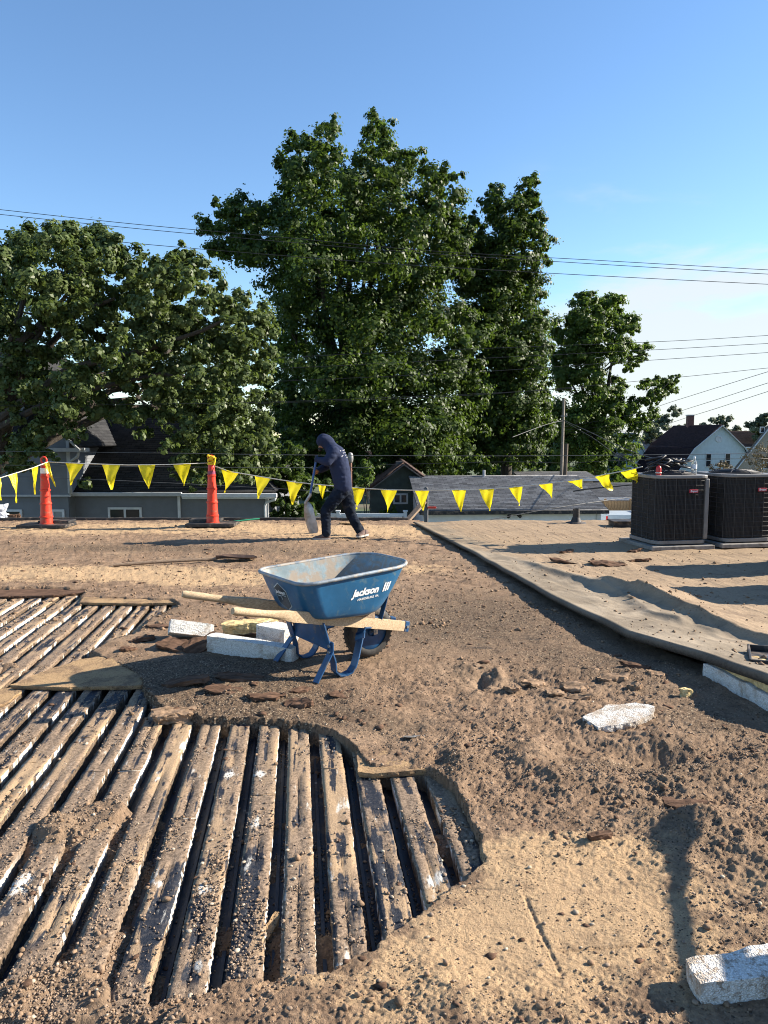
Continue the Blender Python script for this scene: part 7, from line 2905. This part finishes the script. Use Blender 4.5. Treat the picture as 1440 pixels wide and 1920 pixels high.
right_l = [(1100, 560, 24), (1075, 585, 28), (1130, 565, 26), (1155, 560, 22), (1110, 600, 44), (1165, 595, 32), (1190, 610, 20), (1060, 620, 32), (1150, 640, 44), (1090, 650, 46), (1045, 660, 26), (1200, 650, 22), (1205, 670, 14),
           (1185, 680, 18), (1060, 700, 40), (1110, 700, 36), (1135, 735, 34), (1160, 720, 22), (1090, 770, 50), (1045, 770, 34), (1150, 770, 38), (1180, 760, 22), (1200, 790, 26), (1120, 820, 48), (1170, 830, 32), (1060, 830, 44), (1185, 860, 18),
           (1100, 870, 38), (1225, 745, 20), (1250, 725, 22), (1265, 710, 12), (1240, 715, 20), (1225, 775, 16), (1210, 720, 12), (1215, 800, 12)]
tree('broadleaf_tree', 'bright green tree with a drooping side bough right of the tall utility pole', right_l, 52.0, 1120, 120, (1115, 920), 78000, .205, M_leaf_right, .36, 14, .30, 13, back=True,
     extra=[([(1100, 720, 52), (1150, 683, 51.5), (1190, 668, 51), (1205, 665, 51)], .10), ([(1120, 780, 52), (1190, 755, 51.5), (1235, 735, 51), (1260, 712, 51)], .10)])
# far trees
def blob_lobes(px, py, w, h, n, r):
    rr_ = random.Random(int(px * 7 + py))
    out = []
    for k in range(n):
        a = rr_.uniform(0, math.pi)
        f = rr_.uniform(.2, 1) ** .6
        out.append((px + w * math.cos(a) * f, py - h * math.sin(a) * f, r * rr_.uniform(.7, 1.2)))
    return out


for i, (px, py, w, h, n, r, D, lab) in enumerate(((1262, 850, 42, 82, 14, 17, 105, 'hazy green tree left of the gambrel house chimney'), (1345, 850, 34, 76, 12, 15, 118, 'far tree crown rising behind the gambrel house ridge'),
                                                  (1395, 850, 36, 72, 12, 15, 112, 'far tree crown between gambrel house and tan house'), (1438, 830, 30, 84, 12, 15, 100, 'tall far tree at the right edge above the tan house'),
                                                  (1310, 860, 34, 50, 9, 16, 125, 'low far tree just right of the hazy green tree'), (1215, 850, 30, 60, 10, 14, 98, 'far tree hugging the right side of the bright green tree'))):
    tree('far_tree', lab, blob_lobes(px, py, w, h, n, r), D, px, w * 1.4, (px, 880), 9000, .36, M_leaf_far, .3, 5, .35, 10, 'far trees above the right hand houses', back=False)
# shrubs and undergrowth
for i, (lob, D, n, sz, m, cxx, lab) in enumerate((
        ([(515, 885, 30), (542, 872, 34), (562, 900, 30), (520, 852, 26), (550, 845, 24), (520, 930, 26), (548, 945, 24), (575, 955, 22), (505, 955, 22), (540, 905, 22), (560, 970, 16), (528, 968, 18)], 25.0, 15000, .12, M_leaf_main, 540, 'leafy bush beside the grey house wall under the pennants'),
        ([(590, 930, 24), (610, 950, 20), (620, 915, 22), (580, 900, 20)], 27.0, 6000, .13, M_leaf_main, 600, 'dark leafy bush just behind the shovel'),
        ([(690, 880, 14), (680, 900, 16), (694, 896, 12), (684, 868, 9)], 30.0, 2600, .12, M_leaf_right, 686, 'small bright sapling beside the vent stack'),
        ([(735, 958, 12), (722, 962, 10), (742, 966, 8)], 30.0, 1200, .10, M_leaf_right, 733, 'pale green plant by the end of the vinyl fence'),
        ([(1420, 845, 22), (1440, 855, 22), (1405, 860, 14), (1425, 870, 18), (1450, 835, 18)], 50.0, 1300, .10, M_leaf_bare, 1425, 'brownish sparse shrub in front of the tan house'),
        ([(1345, 880, 14), (1365, 876, 12), (1355, 868, 9)], 48.0, 900, .11, M_leaf_bare, 1355, 'thin brownish twigs in front of the gambrel house windows'))):
    tree('bush', lab, lob, D, cxx, 50, (cxx, 975), n, sz, m, .05, 5, .35, 12, None, cat='bush')
# dark belt of trees far behind everything
lob = []
rr_ = random.Random(8)
for k in range(84):
    px = -280 + k * 17.5
    lob.append((px, rr_.uniform(838, 905), rr_.uniform(22, 34)))
P, Nn, T_, cen = crown_points(lob, 84.0, 700, 1400, 26000, .22, 10, False)
# the belt turns away from us towards both sides
P[:, 1] += 3.0 * np.sin(P[:, 0] * .3)
wd = leaf_cloud(P, Nn, .62, T_, M_leaf_main, 'woods', None)
tag(wd, kind='stuff')
